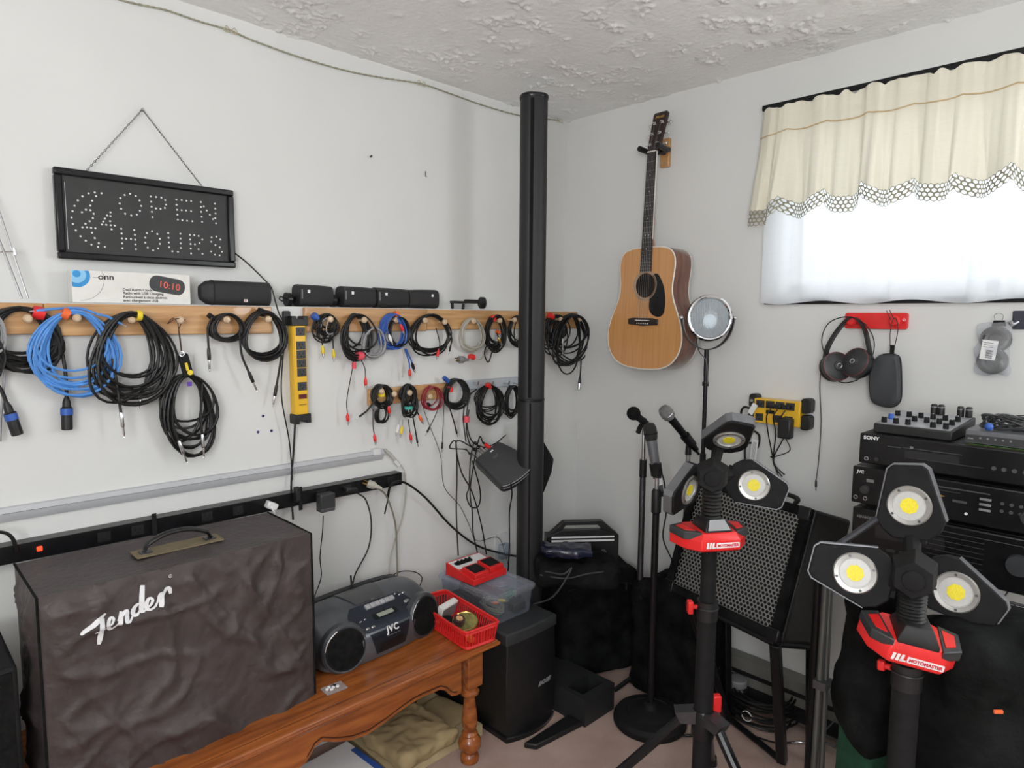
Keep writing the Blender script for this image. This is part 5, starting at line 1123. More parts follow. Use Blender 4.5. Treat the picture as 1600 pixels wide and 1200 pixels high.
MB().tube(cat([(-0.15, -0.137, 0.38), (-0.05, -0.145, 0.395), (0.08, -0.145, 0.39), (0.155, -0.125, 0.37), (0.170, 0.05, 0.385)]), 0.003).build('zip_piping', K['matte_black'], t)
MB().box((0.10, -0.146, 0.372), (0.006, 0.004, 0.03)).build('zip_pull', K['steel'], t)
t = thing('tall_black_bag', 'black cloth-covered box behind the two microphone stands', 'bag', TT(-0.160, -0.765, 0) @ RZ(-0.05))
MB().soft((0.25, 0.30, 0.44), 0.035, n=22, amp=0.015, freq=8, seed=14).build('bag_body', K['black_nylon'], t)
lead('grey_lead', 'dark grey cord looping from the small black bag down beside the bin', [D(852, 893, 2.40), D(880, 897, 2.36), D(893, 888, 2.36), D(878, 915, 2.34), D(860, 935, 2.36), D(834, 944, 2.40)], 0.003, 'charcoal')

# ================================================================== UNDER THE TABLE
t = thing('cardboard_sheet', 'flat tan cardboard sheet on the carpet under the table', 'cardboard', TT(-1.075, -0.295, 0.0) @ RZ(0.0))
MB().box((0, 0.0, 0.020), (0.37, 0.29, 0.04)).build('sheet', K['cardboard'], t, bevel=0.002)
t = thing('padded_envelope', 'crumpled brown padded envelope under the table near the turned leg', 'envelope', TT(-1.135, -0.350, 0.0405) @ RZ(0.06))
MB().soft((0.235, 0.24, 0.052), 0.020, n=30, amp=0.012, freq=17, seed=21).build('envelope_body', K['kraft'], t)
t = thing('brown_envelope', 'flat pale brown envelope sticking out behind the table leg', 'envelope', TT(-0.948, -0.30, 0.0405) @ RZ(0.25))
MB().soft((0.13, 0.17, 0.014), 0.007, n=14, amp=0.004, freq=12, seed=22).build('envelope_body', K['kraft'], t)
for i, (lb, dz, rz, c) in enumerate((('white and blue booklet under the table, lowest of the pile', 0.0, 0.10, 'print_white'), ('white and blue booklet under the table, middle of the pile', 0.018, -0.03, 'paper'), ('white and blue booklet under the table, topmost of the pile', 0.036, 0.06, 'print_white'))):
    t = thing('booklet', lb, 'booklet', TT(-1.385, -0.35, 0.0005 + dz) @ RZ(rz), 'booklets stacked under the table')
    MB().box((0, 0, 0.0085), (0.21, 0.26, 0.017)).build('pages', K[c], t, bevel=0.003)
    MB().box((0.03, -0.09, 0.0172), (0.15, 0.012, 0.0006)).box((0.094, -0.02, 0.0172), (0.02, 0.2, 0.0006)).build('blue_stripe', K['deep_blue'], t)
    MB().box((0.106, -0.13, 0.008), (0.01, 0.022, 0.012)).build('photo_print', K['brown_cord'], t)
# ================================================================== RIGHT WALL
# ---- guitar
g0 = W(1002, 577, 0.118); g1 = W(1020, 238, 0.100)
up = (g1 - g0).normalized(); gs = (g1 - g0).length / 0.884
zz = V((-1.0, 0.10, 0.0)); xx = up.cross(zz).normalized()
GT = frame(g0, xx, up) @ Matrix.Scale(gs, 4)
t = thing('acoustic_guitar', 'acoustic guitar with pale spruce top and dark pickguard hanging on the wall', 'guitar', frame(g0, xx, up))
GS = Matrix.Scale(gs, 4)
half = [(0.0, 0.0), (0.06, 0.003), (0.11, 0.012), (0.155, 0.035), (0.186, 0.075), (0.198, 0.12), (0.196, 0.16), (0.184, 0.205), (0.164, 0.25), (0.147, 0.29), (0.139, 0.325), (0.139, 0.36), (0.144, 0.40), (0.146, 0.435), (0.139, 0.468), (0.118, 0.491), (0.08, 0.502), (0.03, 0.505)]
hp = [(p.x, p.y) for p in cat([(a, b, 0) for a, b in half], 3)]
go = hp + [(-x, y) for x, y in reversed(hp[1:])]
def gsec(k, z): return [((x) * k, 0.24 + (y - 0.24) * k, z) for x, y in go]
mb = MB(); mb.loft([gsec(0.994, -0.105), gsec(1.0, -0.102), gsec(1.0, -0.004), gsec(0.996, 0.0)], GS); mb.build('body_sides', K['rosewood'], t)
mb = MB(); mb.prism([(x * 0.985, 0.24 + (y - 0.24) * 0.985) for x, y in go], 0.0, 0.0016, GS); mb.build('soundboard', K['spruce'], t)
bind = mk('binding_cream', (0.78, 0.76, 0.70), 0.4)
mb = MB(); mb.tube([(x * 0.993, 0.24 + (y - 0.24) * 0.993, 0.0) for x, y in go], 0.0028, 6, True, GS); mb.build('front_binding', bind, t)
MB().tube([(x * 0.997, 0.24 + (y - 0.24) * 0.997, -0.1035) for x, y in go], 0.0022, 6, True, GS).build('back_binding', bind, t)
HY = 0.348
MB().lathe([(0.0505, 0.0017), (0.0505, 0.0024), (0, 0.0024)], GS @ TT(0, HY, 0), 40).build('sound_hole', mk('hole_dark', (0.012, 0.008, 0.005), 0.9), t)
ro = MB()
for r, w_ in ((0.054, 0.0008), (0.0585, 0.0022), (0.063, 0.0008)): ro.torus(r, w_, GS @ TT(0, HY, 0.0018), 44, 5)
ro.build('rosette', mk('rosette_grey', (0.34, 0.31, 0.26), 0.4), t)
pg = cat([(0.050, HY + 0.048, 0), (0.068, HY + 0.040, 0), (0.095, HY - 0.005, 0), (0.107, HY - 0.060, 0), (0.103, HY - 0.110, 0), (0.080, HY - 0.128, 0), (0.045, HY - 0.120, 0), (0.026, HY - 0.095, 0), (0.026, HY - 0.055, 0)], 5)
arc = [(0.0535 * math.cos(a), HY + 0.0535 * math.sin(a)) for a in [math.radians(-62 + 11 * i) for i in range(11)]]
MB().prism([(p.x, p.y) for p in pg] + arc, 0.0016, 0.0032, GS).build('pickguard', K['gloss_black'], t)
BY = 0.200
mb = MB(); mb.prism([(-0.078, -0.010), (-0.074, -0.014), (-0.030, -0.016), (0.0, -0.019), (0.030, -0.016), (0.074, -0.014), (0.078, -0.010), (0.078, 0.010), (0.05, 0.014), (-0.05, 0.014), (-0.078, 0.010)], 0.0016, 0.010, GS @ TT(0, BY, 0)); mb.build('bridge', K['ebony'], t, bevel=0.001)
MB().box((0, BY + 0.004, 0.011), (0.075, 0.003, 0.004), GS).build('saddle', bind, t)
mb = MB()
for i in range(6): mb.ball(((-0.0275 + i * 0.011), BY - 0.009, 0.0105), 0.0028, GS, 8)
mb.build('bridge_pin', bind, t)
NY = 0.884
def fw(y): return 0.0215 + (0.0285 - 0.0215) * (NY - y) / (NY - 0.41)
mb = MB(); mb.prism([(-fw(0.405), 0.405), (fw(0.405), 0.405), (fw(NY), NY), (-fw(NY), NY)], 0.002, 0.0085, GS); mb.build('fretboard', K['ebony'], t)
mb = MB(); sc_ = NY - BY
for i in range(1, 21):
    y = NY - sc_ * (1 - 2 ** (-i / 12)); mb.box((0, y, 0.0087), (2 * fw(y), 0.0008, 0.0010), GS)
mb.build('frets', K['steel'], t)
mb = MB()
for a, b in ((4, 5), (6, 7), (8, 9), (11, 12), (14, 15), (2, 3)):
    y = NY - sc_ * (1 - 2 ** (-(a + 0.5) / 12))
    for x in ((-0.009, 0.009) if a in (6, 11) else (0,)): mb.lathe([(0.0028, 0.0085), (0.0028, 0.0089)], GS @ TT(x, y, 0), 10)
mb.build('fret_markers', bind, t)
MB().box((fw(0.65) + 0.0006, 0.645, 0.004), (0.0022, 0.48, 0.0045), GS).build('neck_binding', bind, t)
mb = MB(); secs = []
for y, dd in ((0.46, 0.055), (0.49, 0.05), (0.515, 0.03), (0.54, 0.022), (0.7, 0.019), (0.86, 0.017), (0.885, 0.016)):
    w_ = fw(y); secs.append([(w_ * math.cos(a), y, 0.004 - dd * max(0, math.sin(a)) ** 0.7) for a in [PI * k / 10 for k in range(11)]] + [(-w_, y, 0.005), (w_, y, 0.005)])
mb.loft(secs, GS); mb.build('neck', K['neck_wood'], t)
MB().box((0, NY + 0.002, 0.007), (0.043, 0.005, 0.006), GS).build('nut', bind, t)
HT = GS @ TT(0, NY, 0.004) @ RX(-0.24)
mb = MB(); mb.prism([(-0.022, 0), (0.022, 0), (0.030, 0.025), (0.036, 0.165), (0.031, 0.172), (-0.031, 0.172), (-0.036, 0.165), (-0.030, 0.025)], -0.014, 0.0, HT); mb.build('headstock', mk('headstock_dark', (0.03, 0.014, 0.011), 0.25), t, bevel=0.0015)
MB().text('Martin', 0.017, HT @ TT(0, 0.146, 0.0003), 0.0004, shear=0.35, bold=0.0003).build('headstock_script', K['gold'], t, smooth=False)
for sx in (-1, 1):
    for i in range(3):
        y = 0.035 + i * 0.045
        mb = MB(); mb.lathe([(0.0065, 0), (0.0065, 0.002), (0.0035, 0.003), (0.0035, 0.010), (0, 0.010)], HT @ TT(sx * 0.020, y, 0), 12)
        mb.box((sx * 0.038, y, -0.012), (0.022, 0.004, 0.004), HT); mb.ball((sx * 0.053, y, -0.012), 0.0075, HT, 10, (0.75, 1, 0.6)); mb.build('tuner', K['chrome'], t)
mb = MB()
for i in range(6):
    f_ = (i - 2.5) / 2.5; a = GS @ V((f_ * 0.0275, BY + 0.004, 0.0135)); b = GS @ V((f_ * 0.0175, NY, 0.0108)); s = -1 if i < 3 else 1
    c = HT @ V((s * 0.018, 0.035 + (i if i < 3 else 5 - i) * 0.045, 0.004)); mb.tube([a, b, c], 0.0005, 4)
mb.build('strings', K['steel'], t)
t = thing('guitar_hanger', 'wooden wall block with black padded yoke holding the guitar neck', 'wall hanger', FR(W(1042, 240, 0.0005)))
wb = W(1042, 240, 0)
MB().box((0, 0, 0.009), (0.042, 0.112, 0.018)).build('wood_block', wood('hanger_wood', (0.42, 0.2, 0.07), (0.55, 0.3, 0.12)), t, bevel=0.004)
MB().lathe([(0.003, 0.018), (0.003, 0.0195)], TT(0, -0.038, 0), 8).build('screw', K['steel'], t)
ny = frame(g0, xx, up) @ V((0, (NY + 0.012) * gs, -0.012)); 
mb = MB(); mb.cyl(wb + V((-0.018, 0, 0)), V((ny.x + 0.045, wb.y, ny.z)), 0.010, seg=12); mb.tube(cat([V((ny.x + 0.045, wb.y, ny.z)), V((ny.x + 0.035, (wb.y + ny.y) / 2, ny.z)), V((ny.x + 0.03, ny.y - 0.045, ny.z))]), 0.010, 10); mb.build('arm', K['dark_steel'], t, world=True)
mb = MB(); yk = [ny + V((-0.045, -0.042, 0.004)), ny + V((0.0, -0.040, 0)), ny + V((0.026, -0.034, -0.002)), ny + V((0.034, 0, -0.002)), ny + V((0.026, 0.034, -0.002)), ny + V((0.0, 0.040, 0)), ny + V((-0.045, 0.042, 0.004))]
mb.tube(cat(yk, 5), 0.0105, 10); mb.build('padded_yoke', K['black_rubber'], t, world=True)

# ---- yellow surge strip on right wall
p = W(1216, 640, 0)
t = thing('surge_strip', 'wide yellow outlet strip with black ends on the right wall, plugs in it', 'power strip', FR((-0.001, p.y, p.z)))
zt2 = W(1216, 617, 0.05).z - p.z; yl = -(W(1178, 630, 0.055).y - p.y); yr = -(W(1250, 640, 0.055).y - p.y)
cxx = (yl + yr) / 2; ww = yr - yl
MB().box((cxx, -0.004, 0.026), (ww, 0.088, 0.052)).build('housing', K['strip_yellow'], t, bevel=0.002)
for s in (-1, 1):
    for q in (-1, 1): MB().prism(rrect(0.034, 0.052, 0.012), 0, 0.042 if s > 0 else 0.034, TT(cxx + s * (ww / 2 + 0.013), -0.002 + q * 0.029, 0)).build('end_cap', K['black_plastic'], t, bevel=0.003)
MB().lathe([(0.006, 0.034), (0.006, 0.036)], TT(cxx - ww / 2 - 0.018, 0.028, 0), 12).build('screw', K['steel'], t)
for i in range(4):
    mb = MB(); outlet_face(mb, TT(cxx - ww / 2 + 0.024 + i * 0.036, 0.022, 0.053), 0.031, 0.026); mb.build('outlet', [K['charcoal'], K['matte_black']], t)
for xx_ in (cxx - ww / 2 + 0.022, cxx + 0.006, cxx + 0.045):
    mb = MB(); outlet_face(mb, TT(xx_, -0.026, 0.053), 0.028, 0.026); mb.build('outlet', [K['charcoal'], K['matte_black']], t)
MB().box((cxx - 0.022, -0.004, 0.053), (0.030, 0.012, 0.003)).build('switch', K['matte_black'], t)
FRs = FR((-0.001, p.y, p.z))
def onstrip(x, y, z): return FRs @ V((x, y, z))
ends = [W(1222, 745, 0.03), W(1218, 748, 0.03), W(1226, 742, 0.03)]
for i, (x, e, lb) in enumerate(((cxx - 0.012, ends[0], 'slim black plug and cord, left of the cords leaving the yellow surge strip'), (cxx + 0.012, ends[1], 'slim black plug and cord in the middle of the yellow surge strip'), (cxx + 0.040, ends[2], 'slim black plug and cord, right of the cords leaving the yellow surge strip'))):
    a = onstrip(x, 0.018, 0.056); t = thing('plug_cord', lb, 'cord', a)
    MB().box((x, 0.020, 0.064), (0.026, 0.014, 0.022), FRs).build('plug', K['black_plastic'], t, world=True, bevel=0.003)
    j = W(1207 + i * 1.5, 712, 0.02)
    MB().tube(cat([onstrip(x, 0.010, 0.072), onstrip(x - 0.012, -0.02, 0.075), onstrip(x - 0.018 + i * 0.004, -0.08, 0.045), j, W(1210 + i, 728, 0.02), e]), 0.0022, 6).build('cord', K[B_], t, world=True)
a = onstrip(cxx + 0.052, -0.055, 0.055); t = thing('power_adapter', 'upright black power adapter on the lower right of the yellow surge strip', 'power adapter', a)
MB().box((cxx + 0.045, -0.052, 0.072), (0.046, 0.072, 0.036), FRs).build('adapter_body', K['black_plastic'], t, world=True, bevel=0.006)
MB().tube(cat([onstrip(cxx + 0.045, -0.088, 0.070), W(1234, 698, 0.05), W(1232, 706, 0.03), W(1216, 712, 0.02), W(1206, 715, 0.02)]), 0.0018, 6).build('cord', K[B_], t, world=True)
MB().torus(0.007, 0.0018, FR(W(1207, 714, 0.02)) @ RX(PI / 2), 12, 5).build('cable_tie', K['matte_black'], t, world=True)
t = thing('supply_cable', 'black supply cable with a white tag looping left of the yellow surge strip', 'cable', W(1165, 640, 0.03))
MB().tube(cat([onstrip(cxx - ww / 2 - 0.004, -0.01, 0.03), W(1163, 636, 0.04), W(1158, 650, 0.03), W(1170, 668, 0.03), W(1186, 680, 0.02), W(1183, 700, 0.02), W(1174, 692, 0.02), W(1164, 700, 0.02), W(1166, 740, 0.02)]), 0.0042, 8).build('cable', K[B_], t, world=True)
MB().box((0, 0, 0), (0.024, 0.078, 0.0008), FR(W(1178, 703, 0.035)) @ RZ(-0.1)).build('paper_tag', K['print_white'], t, world=True)
mb = MB()
for i in range(5): mb.box((-0.006 + i * 0.003, 0.0, 0.0006), (0.0012, 0.06, 0.0003), FR(W(1178, 703, 0.035)) @ RZ(-0.1))
mb.build('tag_print', K['mid_grey'], t, world=True)
MB().box((0, 0, 0), (0.020, 0.042, 0.0008), FR(W(1176, 639, 0.066)) @ RZ(-0.5)).build('small_tag', K['print_white'], t, world=True)

# ---- red hook plaque, headphones, case
pa, pb = W(1322, 500, 0), W(1420, 504, 0)
t = thing('red_hook_board', 'bright red two-knob hook board below the curtain', 'hook rail', FR((-0.0006, (pa.y + pb.y) / 2, pa.z - 0.002)))
pw_ = abs(pb.y - pa.y); ph_ = 0.052
MB().prism(rrect(pw_, ph_, 0.008), 0, 0.012).build('board', K['red'], t, bevel=0.002)
kx = []
for u in (1330, 1398):
    q = W(u, 502, 0.04); x = (pa.y + pb.y) / 2 - q.y; kx.append(x)
    MB().lathe([(0.007, 0.012), (0.007, 0.032), (0.016, 0.036), (0.017, 0.044), (0.012, 0.048), (0, 0.048)], TT(x, 0, 0), 20).build('knob', K['red'], t)
MB().torus(0.0035, 0.001, TT(pw_ / 2 - 0.010, 0.004, 0.012), 14, 5).build('screw_hole', K['print_white'], t)
hc = W(1325, 552, 0.05)
HF = FR(hc)
def hl(u, v, o=0.05): q = HF.inverted() @ W(u, v, o); return q
t = thing('headphones', 'black over-ear headphones hanging from the left knob of the red board', 'headphones', HF)
mb = MB(); 
for k, (dx, dz) in enumerate(((0, 0), (0.003, 0.014))):
    mb.tube(cat([hl(1290, 560, 0.06 + dz), hl(1284, 530, 0.05 + dz), hl(1296, 504, 0.04 + dz), hl(1326, 495, 0.035 + dz), hl(1353, 508, 0.04 + dz), hl(1366, 535, 0.05 + dz), hl(1360, 565, 0.06 + dz), hl(1345, 590, 0.06 + dz), hl(1318, 598, 0.06 + dz), hl(1296, 585, 0.06 + dz), hl(1288, 560, 0.06 + dz)], 6), 0.0018, 6)
mb.build('wire_frame', K['black_plastic'], t)
mb = MB(); bandp = cat([hl(1288, 566, 0.06), hl(1292, 545, 0.06), hl(1306, 520, 0.05), hl(1324, 500, 0.045), hl(1336, 497, 0.045), hl(1350, 515, 0.05), hl(1357, 545, 0.06), hl(1359, 566, 0.06)], 6)
mb.loft([[p + V((0.006, 0, 0.012)), p + V((0.006, 0, -0.012)), p + V((-0.003, 0.003, -0.012)), p + V((-0.003, 0.003, 0.012))] for p in bandp]); mb.build('headband', K['black_rubber'], t)
for (u, v, rz, rx) in ((1307, 573, 0.35, 0.9), (1338, 567, -0.75, -0.5)):
    T = TT(*hl(u, v, 0.066)) @ RZ(rz) @ RY(rx) @ Matrix.Scale(1.22, 4)
    o = MB().lathe([(0.036, -0.012), (0.040, -0.006), (0.040, 0.006), (0.034, 0.010), (0.014, 0.012), (0.012, 0.015), (0, 0.015)], T, 28).build('ear_cup', K['charcoal'], t)
    MB().torus(0.028, 0.011, T @ TT(0, 0, -0.016), 26, 10).build('ear_cushion', K['gloss_black'], o)
    MB().torus(0.0385, 0.0012, T @ TT(0, 0, 0.007), 26, 5).build('cup_ring', mk('maroon%d' % u, (0.16, 0.03, 0.04), 0.4), o)
    MB().torus(0.006, 0.0018, T @ TT(0, 0, 0.0155), 14, 5).build('cup_emblem', K['silver'], o)
MB().tube(cat([hl(1286, 560, 0.055), hl(1281, 600, 0.02), hl(1283, 660, 0.012), hl(1279, 720, 0.01), hl(1275, 752, 0.01)]), 0.0015, 6).build('cord', K[B_], t)
plug('mini', W(1275, 752, 0.01), V((0, -0.05, -1)), t)
t = thing('hard_case', 'dark grey hard headphone case hanging by a cord from the right red knob', 'case', FR(W(1384, 590, 0.045)))
ct = FR(W(1384, 590, 0.045)).inverted()
def cl_(u, v, o=0.045): q = ct @ W(u, v, o); return q
ol = [cl_(u, v) for u, v in ((1388, 553), (1398, 554), (1405, 560), (1407, 585), (1407, 620), (1403, 631), (1393, 636), (1378, 635), (1364, 628), (1360, 612), (1360, 582), (1366, 564), (1376, 555))]
oc = cat(ol + [ol[0]], 3)[:-1]; cxm = sum(p.x for p in ol) / len(ol); cym = sum(p.y for p in ol) / len(ol)
mb = MB(); mb.loft([[(cxm + (p.x - cxm) * k, cym + (p.y - cym) * k, z) for p in oc] for k, z in ((0.82, -0.03), (0.95, -0.026), (1, -0.016), (1, 0.008), (0.95, 0.018), (0.86, 0.022))]); mb.build('shell', mk('case_grey', (0.035, 0.038, 0.042), 0.6, bump=0.15, bscale=400), t)
MB().tube([(cxm + (p.x - cxm) * 1.004, cym + (p.y - cym) * 1.004, -0.004) for p in oc], 0.002, 5, True).build('zip', K['matte_black'], t)
MB().box((0, 0, 0), (0.012, 0.032, 0.005), TT(*cl_(1394, 547))).build('loop', K['matte_black'], t)
MB().tube(cat([cl_(1391, 542), cl_(1391, 520, 0.055), cl_(1395, 500, 0.058), cl_(1400, 498, 0.058), cl_(1403, 515, 0.055), cl_(1398, 541)]), 0.0012, 5).tube([cl_(1392, 500, 0.05), cl_(1385, 485, 0.05)], 0.0012, 5).tube([cl_(1396, 498, 0.05), cl_(1390, 484, 0.05)], 0.0012, 5).build('hanging_cord', K['brown_cord'], t)
# ---- bag of ear pads with binder clip
t = thing('ear_pad_bag', 'clear bag holding two round dark ear pads, clipped to the wall', 'plastic bag', FR(W(1553, 545, 0.02)))
et = FR(W(1553, 545, 0.02)).inverted()
def el(u, v, o=0.02): return et @ W(u, v, o)
for u, v in ((1556, 530), (1551, 564)):
    q = el(u, v); MB().torus(0.026, 0.013, TT(*q), 26, 10).lathe([(0.024, 0), (0.024, 0.004)], TT(*q), 24).build('ear_pad', K['charcoal'], t)
MB().soft((0.085, 0.150, 0.034), 0.015, TT(*el(1552, 545)) @ TT(0, 0, -0.016), n=14, amp=0.010, freq=24, seed=4, flat=False).build('bag_film', K['clear_bag'], t)
T = TT(*el(1545, 547, 0.042)) @ RZ(-0.1)
MB().box((0, 0, 0), (0.038, 0.056, 0.0008), T).build('label', K['print_white'], t)
mb = MB()
for i in range(8): mb.box((0.002, -0.022 + i * 0.003, 0.0006), (0.016, 0.0016, 0.0003), T)
for i in range(3): mb.box((-0.003, 0.008 + i * 0.006, 0.0006), (0.024, 0.0012, 0.0003), T)
mb.build('barcode', K['matte_black'], t)
q = el(1561, 505)
MB().prism([(-0.016, -0.008), (0.016, -0.008), (0.012, 0.008), (-0.012, 0.008)], -0.009, 0.009, TT(*q)).build('binder_clip', K['matte_black'], t, bevel=0.001)
MB().tube(cat([q + V((-0.008, 0.006, 0.008)), q + V((-0.010, 0.022, 0.012)), q + V((0, 0.028, 0.013)), q + V((0.010, 0.022, 0.012)), q + V((0.008, 0.006, 0.008))]), 0.0009, 5).build('clip_wire', K['steel'], t)
t = thing('dark_wall_hook', 'dark plastic and metal hook on the wall at the right photo edge', 'hook', FR(W(1594, 500, 0.0005)))
MB().box((0.0, 0, 0.005), (0.034, 0.052, 0.01)).build('back_plate', mk('navy_plastic', (0.02, 0.022, 0.04), 0.5), t, bevel=0.003)
MB().tube(cat([(-0.004, -0.006, 0.01), (-0.014, -0.012, 0.025), (-0.018, -0.004, 0.03)]), 0.006, 8).build('metal_clip', K['steel'], t)
# baseboard heater
t = thing('baseboard_heater', 'long low baseboard heater on the floor along the right wall', 'heater', (-0.04, -1.5, 0))
MB().box((0.006, 0, 0.10), (0.06, 2.0, 0.16)).build('heater_body', mk('heater_grey', (0.16, 0.155, 0.14), 0.5), t, bevel=0.004)
MB().box((-0.028, 0, 0.13), (0.008, 2.0, 0.012)).box((-0.028, 0, 0.06), (0.008, 2.0, 0.05)).build('air_slot', K['matte_black'], t)

# ================================================================== ROUND HEADLAMP ON A STAND
LDp = 2.42
lc = D(1109, 497, LDp); rgt = RC @ V((1, 0, 0)); tocam = (CAM - lc).normalized()
ln_ = (tocam + rgt * 0.32 + V((0, 0, 0.02))).normalized(); LT = frame(lc, V((0, 0, 1)).cross(ln_), V((0, 0, 1)))
px = D(1110, 560, LDp)
t = thing('headlamp_stand', 'round chrome headlamp with ribbed glass on a slim black pole', 'lamp', (px.x, px.y, 0))
R_ = 0.083
MB().lathe([(0.0, -0.075), (0.03, -0.072), (0.06, -0.055), (0.080, -0.025), (0.084, -0.004), (0.080, 0.0)], LT, 40).build('lamp_shell', K['gloss_black'], t, world=True)
MB().torus(R_ - 0.006, 0.0065, LT @ TT(0, 0, 0.0), 48, 10).build('chrome_rim', K['chrome'], t, world=True)
MB().lathe([(R_ - 0.010, -0.002), (0.05, -0.018), (0.02, -0.034), (0.0, -0.036)], LT, 40).build('reflector', K['chrome'], t, world=True)
def lens(m):
    mb = MB(); RR = R_ - 0.011
    def fn(a, b):
        x = RR * (2 * a - 1) * 0.999; h = math.sqrt(max(0, RR * RR - x * x)); y = h * (2 * b - 1); r = math.hypot(x, y) / RR
        return (x, y, 0.012 * (1 - r * r) + 0.0013 * math.sin(x * 1150) * (1 if r > 0.36 else 0.1))
    mb.grid(fn, 150, 24, LT); return mb
K['lens_glass'] = clear('lens_glass', (0.86, 0.93, 0.98), 0.42, 0.05)
lens(0).build('lens', K['lens_glass'], t, world=True)
MB().lathe([(0.026, -0.012), (0.026, 0.002), (0.018, 0.006), (0, 0.007)], LT @ TT(0, -0.012, 0), 28).build('bulb_shield', mk('frosted', (0.80, 0.82, 0.82), 0.35), t, world=True)
mb = MB(); ya = [LT @ V(((R_ + 0.010) * math.cos(a), (R_ + 0.030) * math.sin(a), -0.02)) for a in [math.radians(180 + 180 * i / 24) for i in range(25)]]
mb.loft([[p + ln_ * 0.013, p - ln_ * 0.013, p - ln_ * 0.013 + (p - lc).normalized() * 0.003, p + ln_ * 0.013 + (p - lc).normalized() * 0.003] for p in ya]); mb.build('yoke', K['dark_steel'], t, world=True)
for s in (-1, 1): MB().lathe([(0.008, 0), (0.008, 0.008), (0.004, 0.012), (0, 0.012)], LT @ TT(s * (R_ + 0.011), 0, -0.02) @ RY(s * PI / 2), 14).build('yoke_knob', K['chrome'], t, world=True)
zt3 = (LT @ V((0, -(R_ + 0.030), -0.02))).z; P0 = LT @ V((0, 0, -0.02)); 
MB().cyl((P0.x, P0.y, zt3 - 0.002), (P0.x, P0.y, zt3 - 0.10), 0.009, seg=14).cyl((P0.x, P0.y, zt3 - 0.10), (P0.x, P0.y, 0.03), 0.0078, seg=14).cyl((P0.x, P0.y, zt3 - 0.12), (P0.x, P0.y, zt3 - 0.135), 0.012, seg=14).cyl((P0.x, P0.y, 0.95), (P0.x, P0.y, 0.02), 0.0115, seg=14).build('pole', K['gloss_black'], t, world=True)
MB().lathe([(0.10, 0), (0.10, 0.012), (0.02, 0.022), (0, 0.022)], TT(P0.x, P0.y, 0.0), 32).build('foot_plate', K['black_plastic'], t, world=True)
MB().tube(cat([LT @ V((-R_ * 0.4, -R_ * 0.75, -0.05)), D(1092, 548, LDp + 0.03), D(1104, 566, LDp + 0.02), D(1106, 600, LDp + 0.012)]), 0.002, 6).build('cord', K['dark_grey'], t, world=True)

# ================================================================== MICROPHONE STANDS
def mic_body(t, a, b, r, head, body='gloss_black', hm='steel', seg=20, hr=1.55):
    a, b = V(a), V(b); d = (b - a); ln = d.length; m = d.to_track_quat('Z', 'Y').to_matrix().to_4x4(); m.translation = a
    o = MB().lathe([(r * 0.72, 0), (r * 0.78, ln * 0.03), (r * 0.85, ln * 0.3), (r, ln * 0.68), (r * 1.05, ln * 0.76)], m, seg).build('mic_handle', K[body], t, world=True)
    MB().lathe([(r * 1.05, ln * 0.76), (r * hr * 0.96, ln * 0.80), (r * hr, ln * 0.84), (r * hr, ln * 0.86), (r * hr * 0.98, ln * 0.93), (r * hr * 0.75, ln * 0.985), (r * hr * 0.3, ln * 1.0), (0, ln * 1.0)], m, seg).build('mic_head', mat('mic_mesh_%s' % hm, tuple(K[hm].node_tree.nodes['Principled BSDF'].inputs[0].default_value)[:3] if False else ((0.30, 0.30, 0.30) if hm == 'steel' else (0.02, 0.02, 0.02)), 0.4, 0.8 if hm == 'steel' else 0.2, var=0.5, scale=500, bump=0.6, bscale=700), t, world=True)
    MB().lathe([(r * hr * 1.02, ln * 0.845), (r * hr * 1.06, ln * 0.855), (r * hr * 1.02, ln * 0.865)], m, seg).build('mic_ring', K['silver' if hm == 'steel' else 'matte_black'], t, world=True)
    return o
# stand with round base
mbx = V((-0.405, -0.800, 0)); md = (mbx - CAM).dot(RC @ V((0, 0, -1)))
mp = lambda u, v, dd=0.0: D(u, v, md_ + dd)
def depth_at(u, v, x, y):                              # depth of a vertical line through x,y
    return (V((x, y, 0)) - CAM).dot(RC @ V((0, 0, -1)))
ztm = None
def zline(v, x, y):                                    # height of the point of the vertical line x,y that shows at row v
    lo, hi = 0.0, 2.4
    for _ in range(40):
        m_ = (lo + hi) / 2; q = RC.transposed() @ (V((x, y, m_)) - CAM); vv = 600 - FPX * q.y / -q.z
        if vv > v: lo = m_
        else: hi = m_
    return (lo + hi) / 2
t = thing('microphone_stand', 'black microphone stand with heavy round base in front of the bags', 'microphone stand', mbx)
MB().lathe([(0.126, 0.0), (0.130, 0.006), (0.130, 0.022), (0.120, 0.036), (0.085, 0.044), (0.080, 0.041), (0.070, 0.046), (0.040, 0.052), (0.028, 0.056), (0.022, 0.075), (0.016, 0.078)], Matrix.Translation(mbx), 48).build('round_base', K['matte_black'], t, world=True)
zc1, zc2 = zline(768, mbx.x, mbx.y), zline(800, mbx.x, mbx.y)
MB().cyl(mbx + V((0, 0, 0.07)), mbx + V((0, 0, zc2)), 0.0125, seg=16).build('lower_tube', K['gloss_black'], t, world=True)
MB().lathe([(0.0125, zc2 - 0.005), (0.017, zc2), (0.017, zc1), (0.012, zc1 + 0.01)], Matrix.Translation(mbx), 18).build('clutch', K['black_rubber'], t, world=True)
zt4 = zline(735, mbx.x, mbx.y)
MB().cyl(mbx + V((0, 0, zc1)), mbx + V((0, 0, zt4)), 0.008, seg=14).build('upper_tube', K['steel'], t, world=True)
dm = depth_at(0, 0, mbx.x, mbx.y)
a, b = D(1031, 772, dm - 0.02), D(1014, 661, dm - 0.03)
t2 = thing('wireless_microphone', 'grey handheld wireless microphone standing upright in a clip on the round-base stand', 'microphone', a)
mic_body(t2, a, b, 0.0185, 0, 'satin_grey_paint', 'black', hr=1.3)
dd = (b - a).normalized()
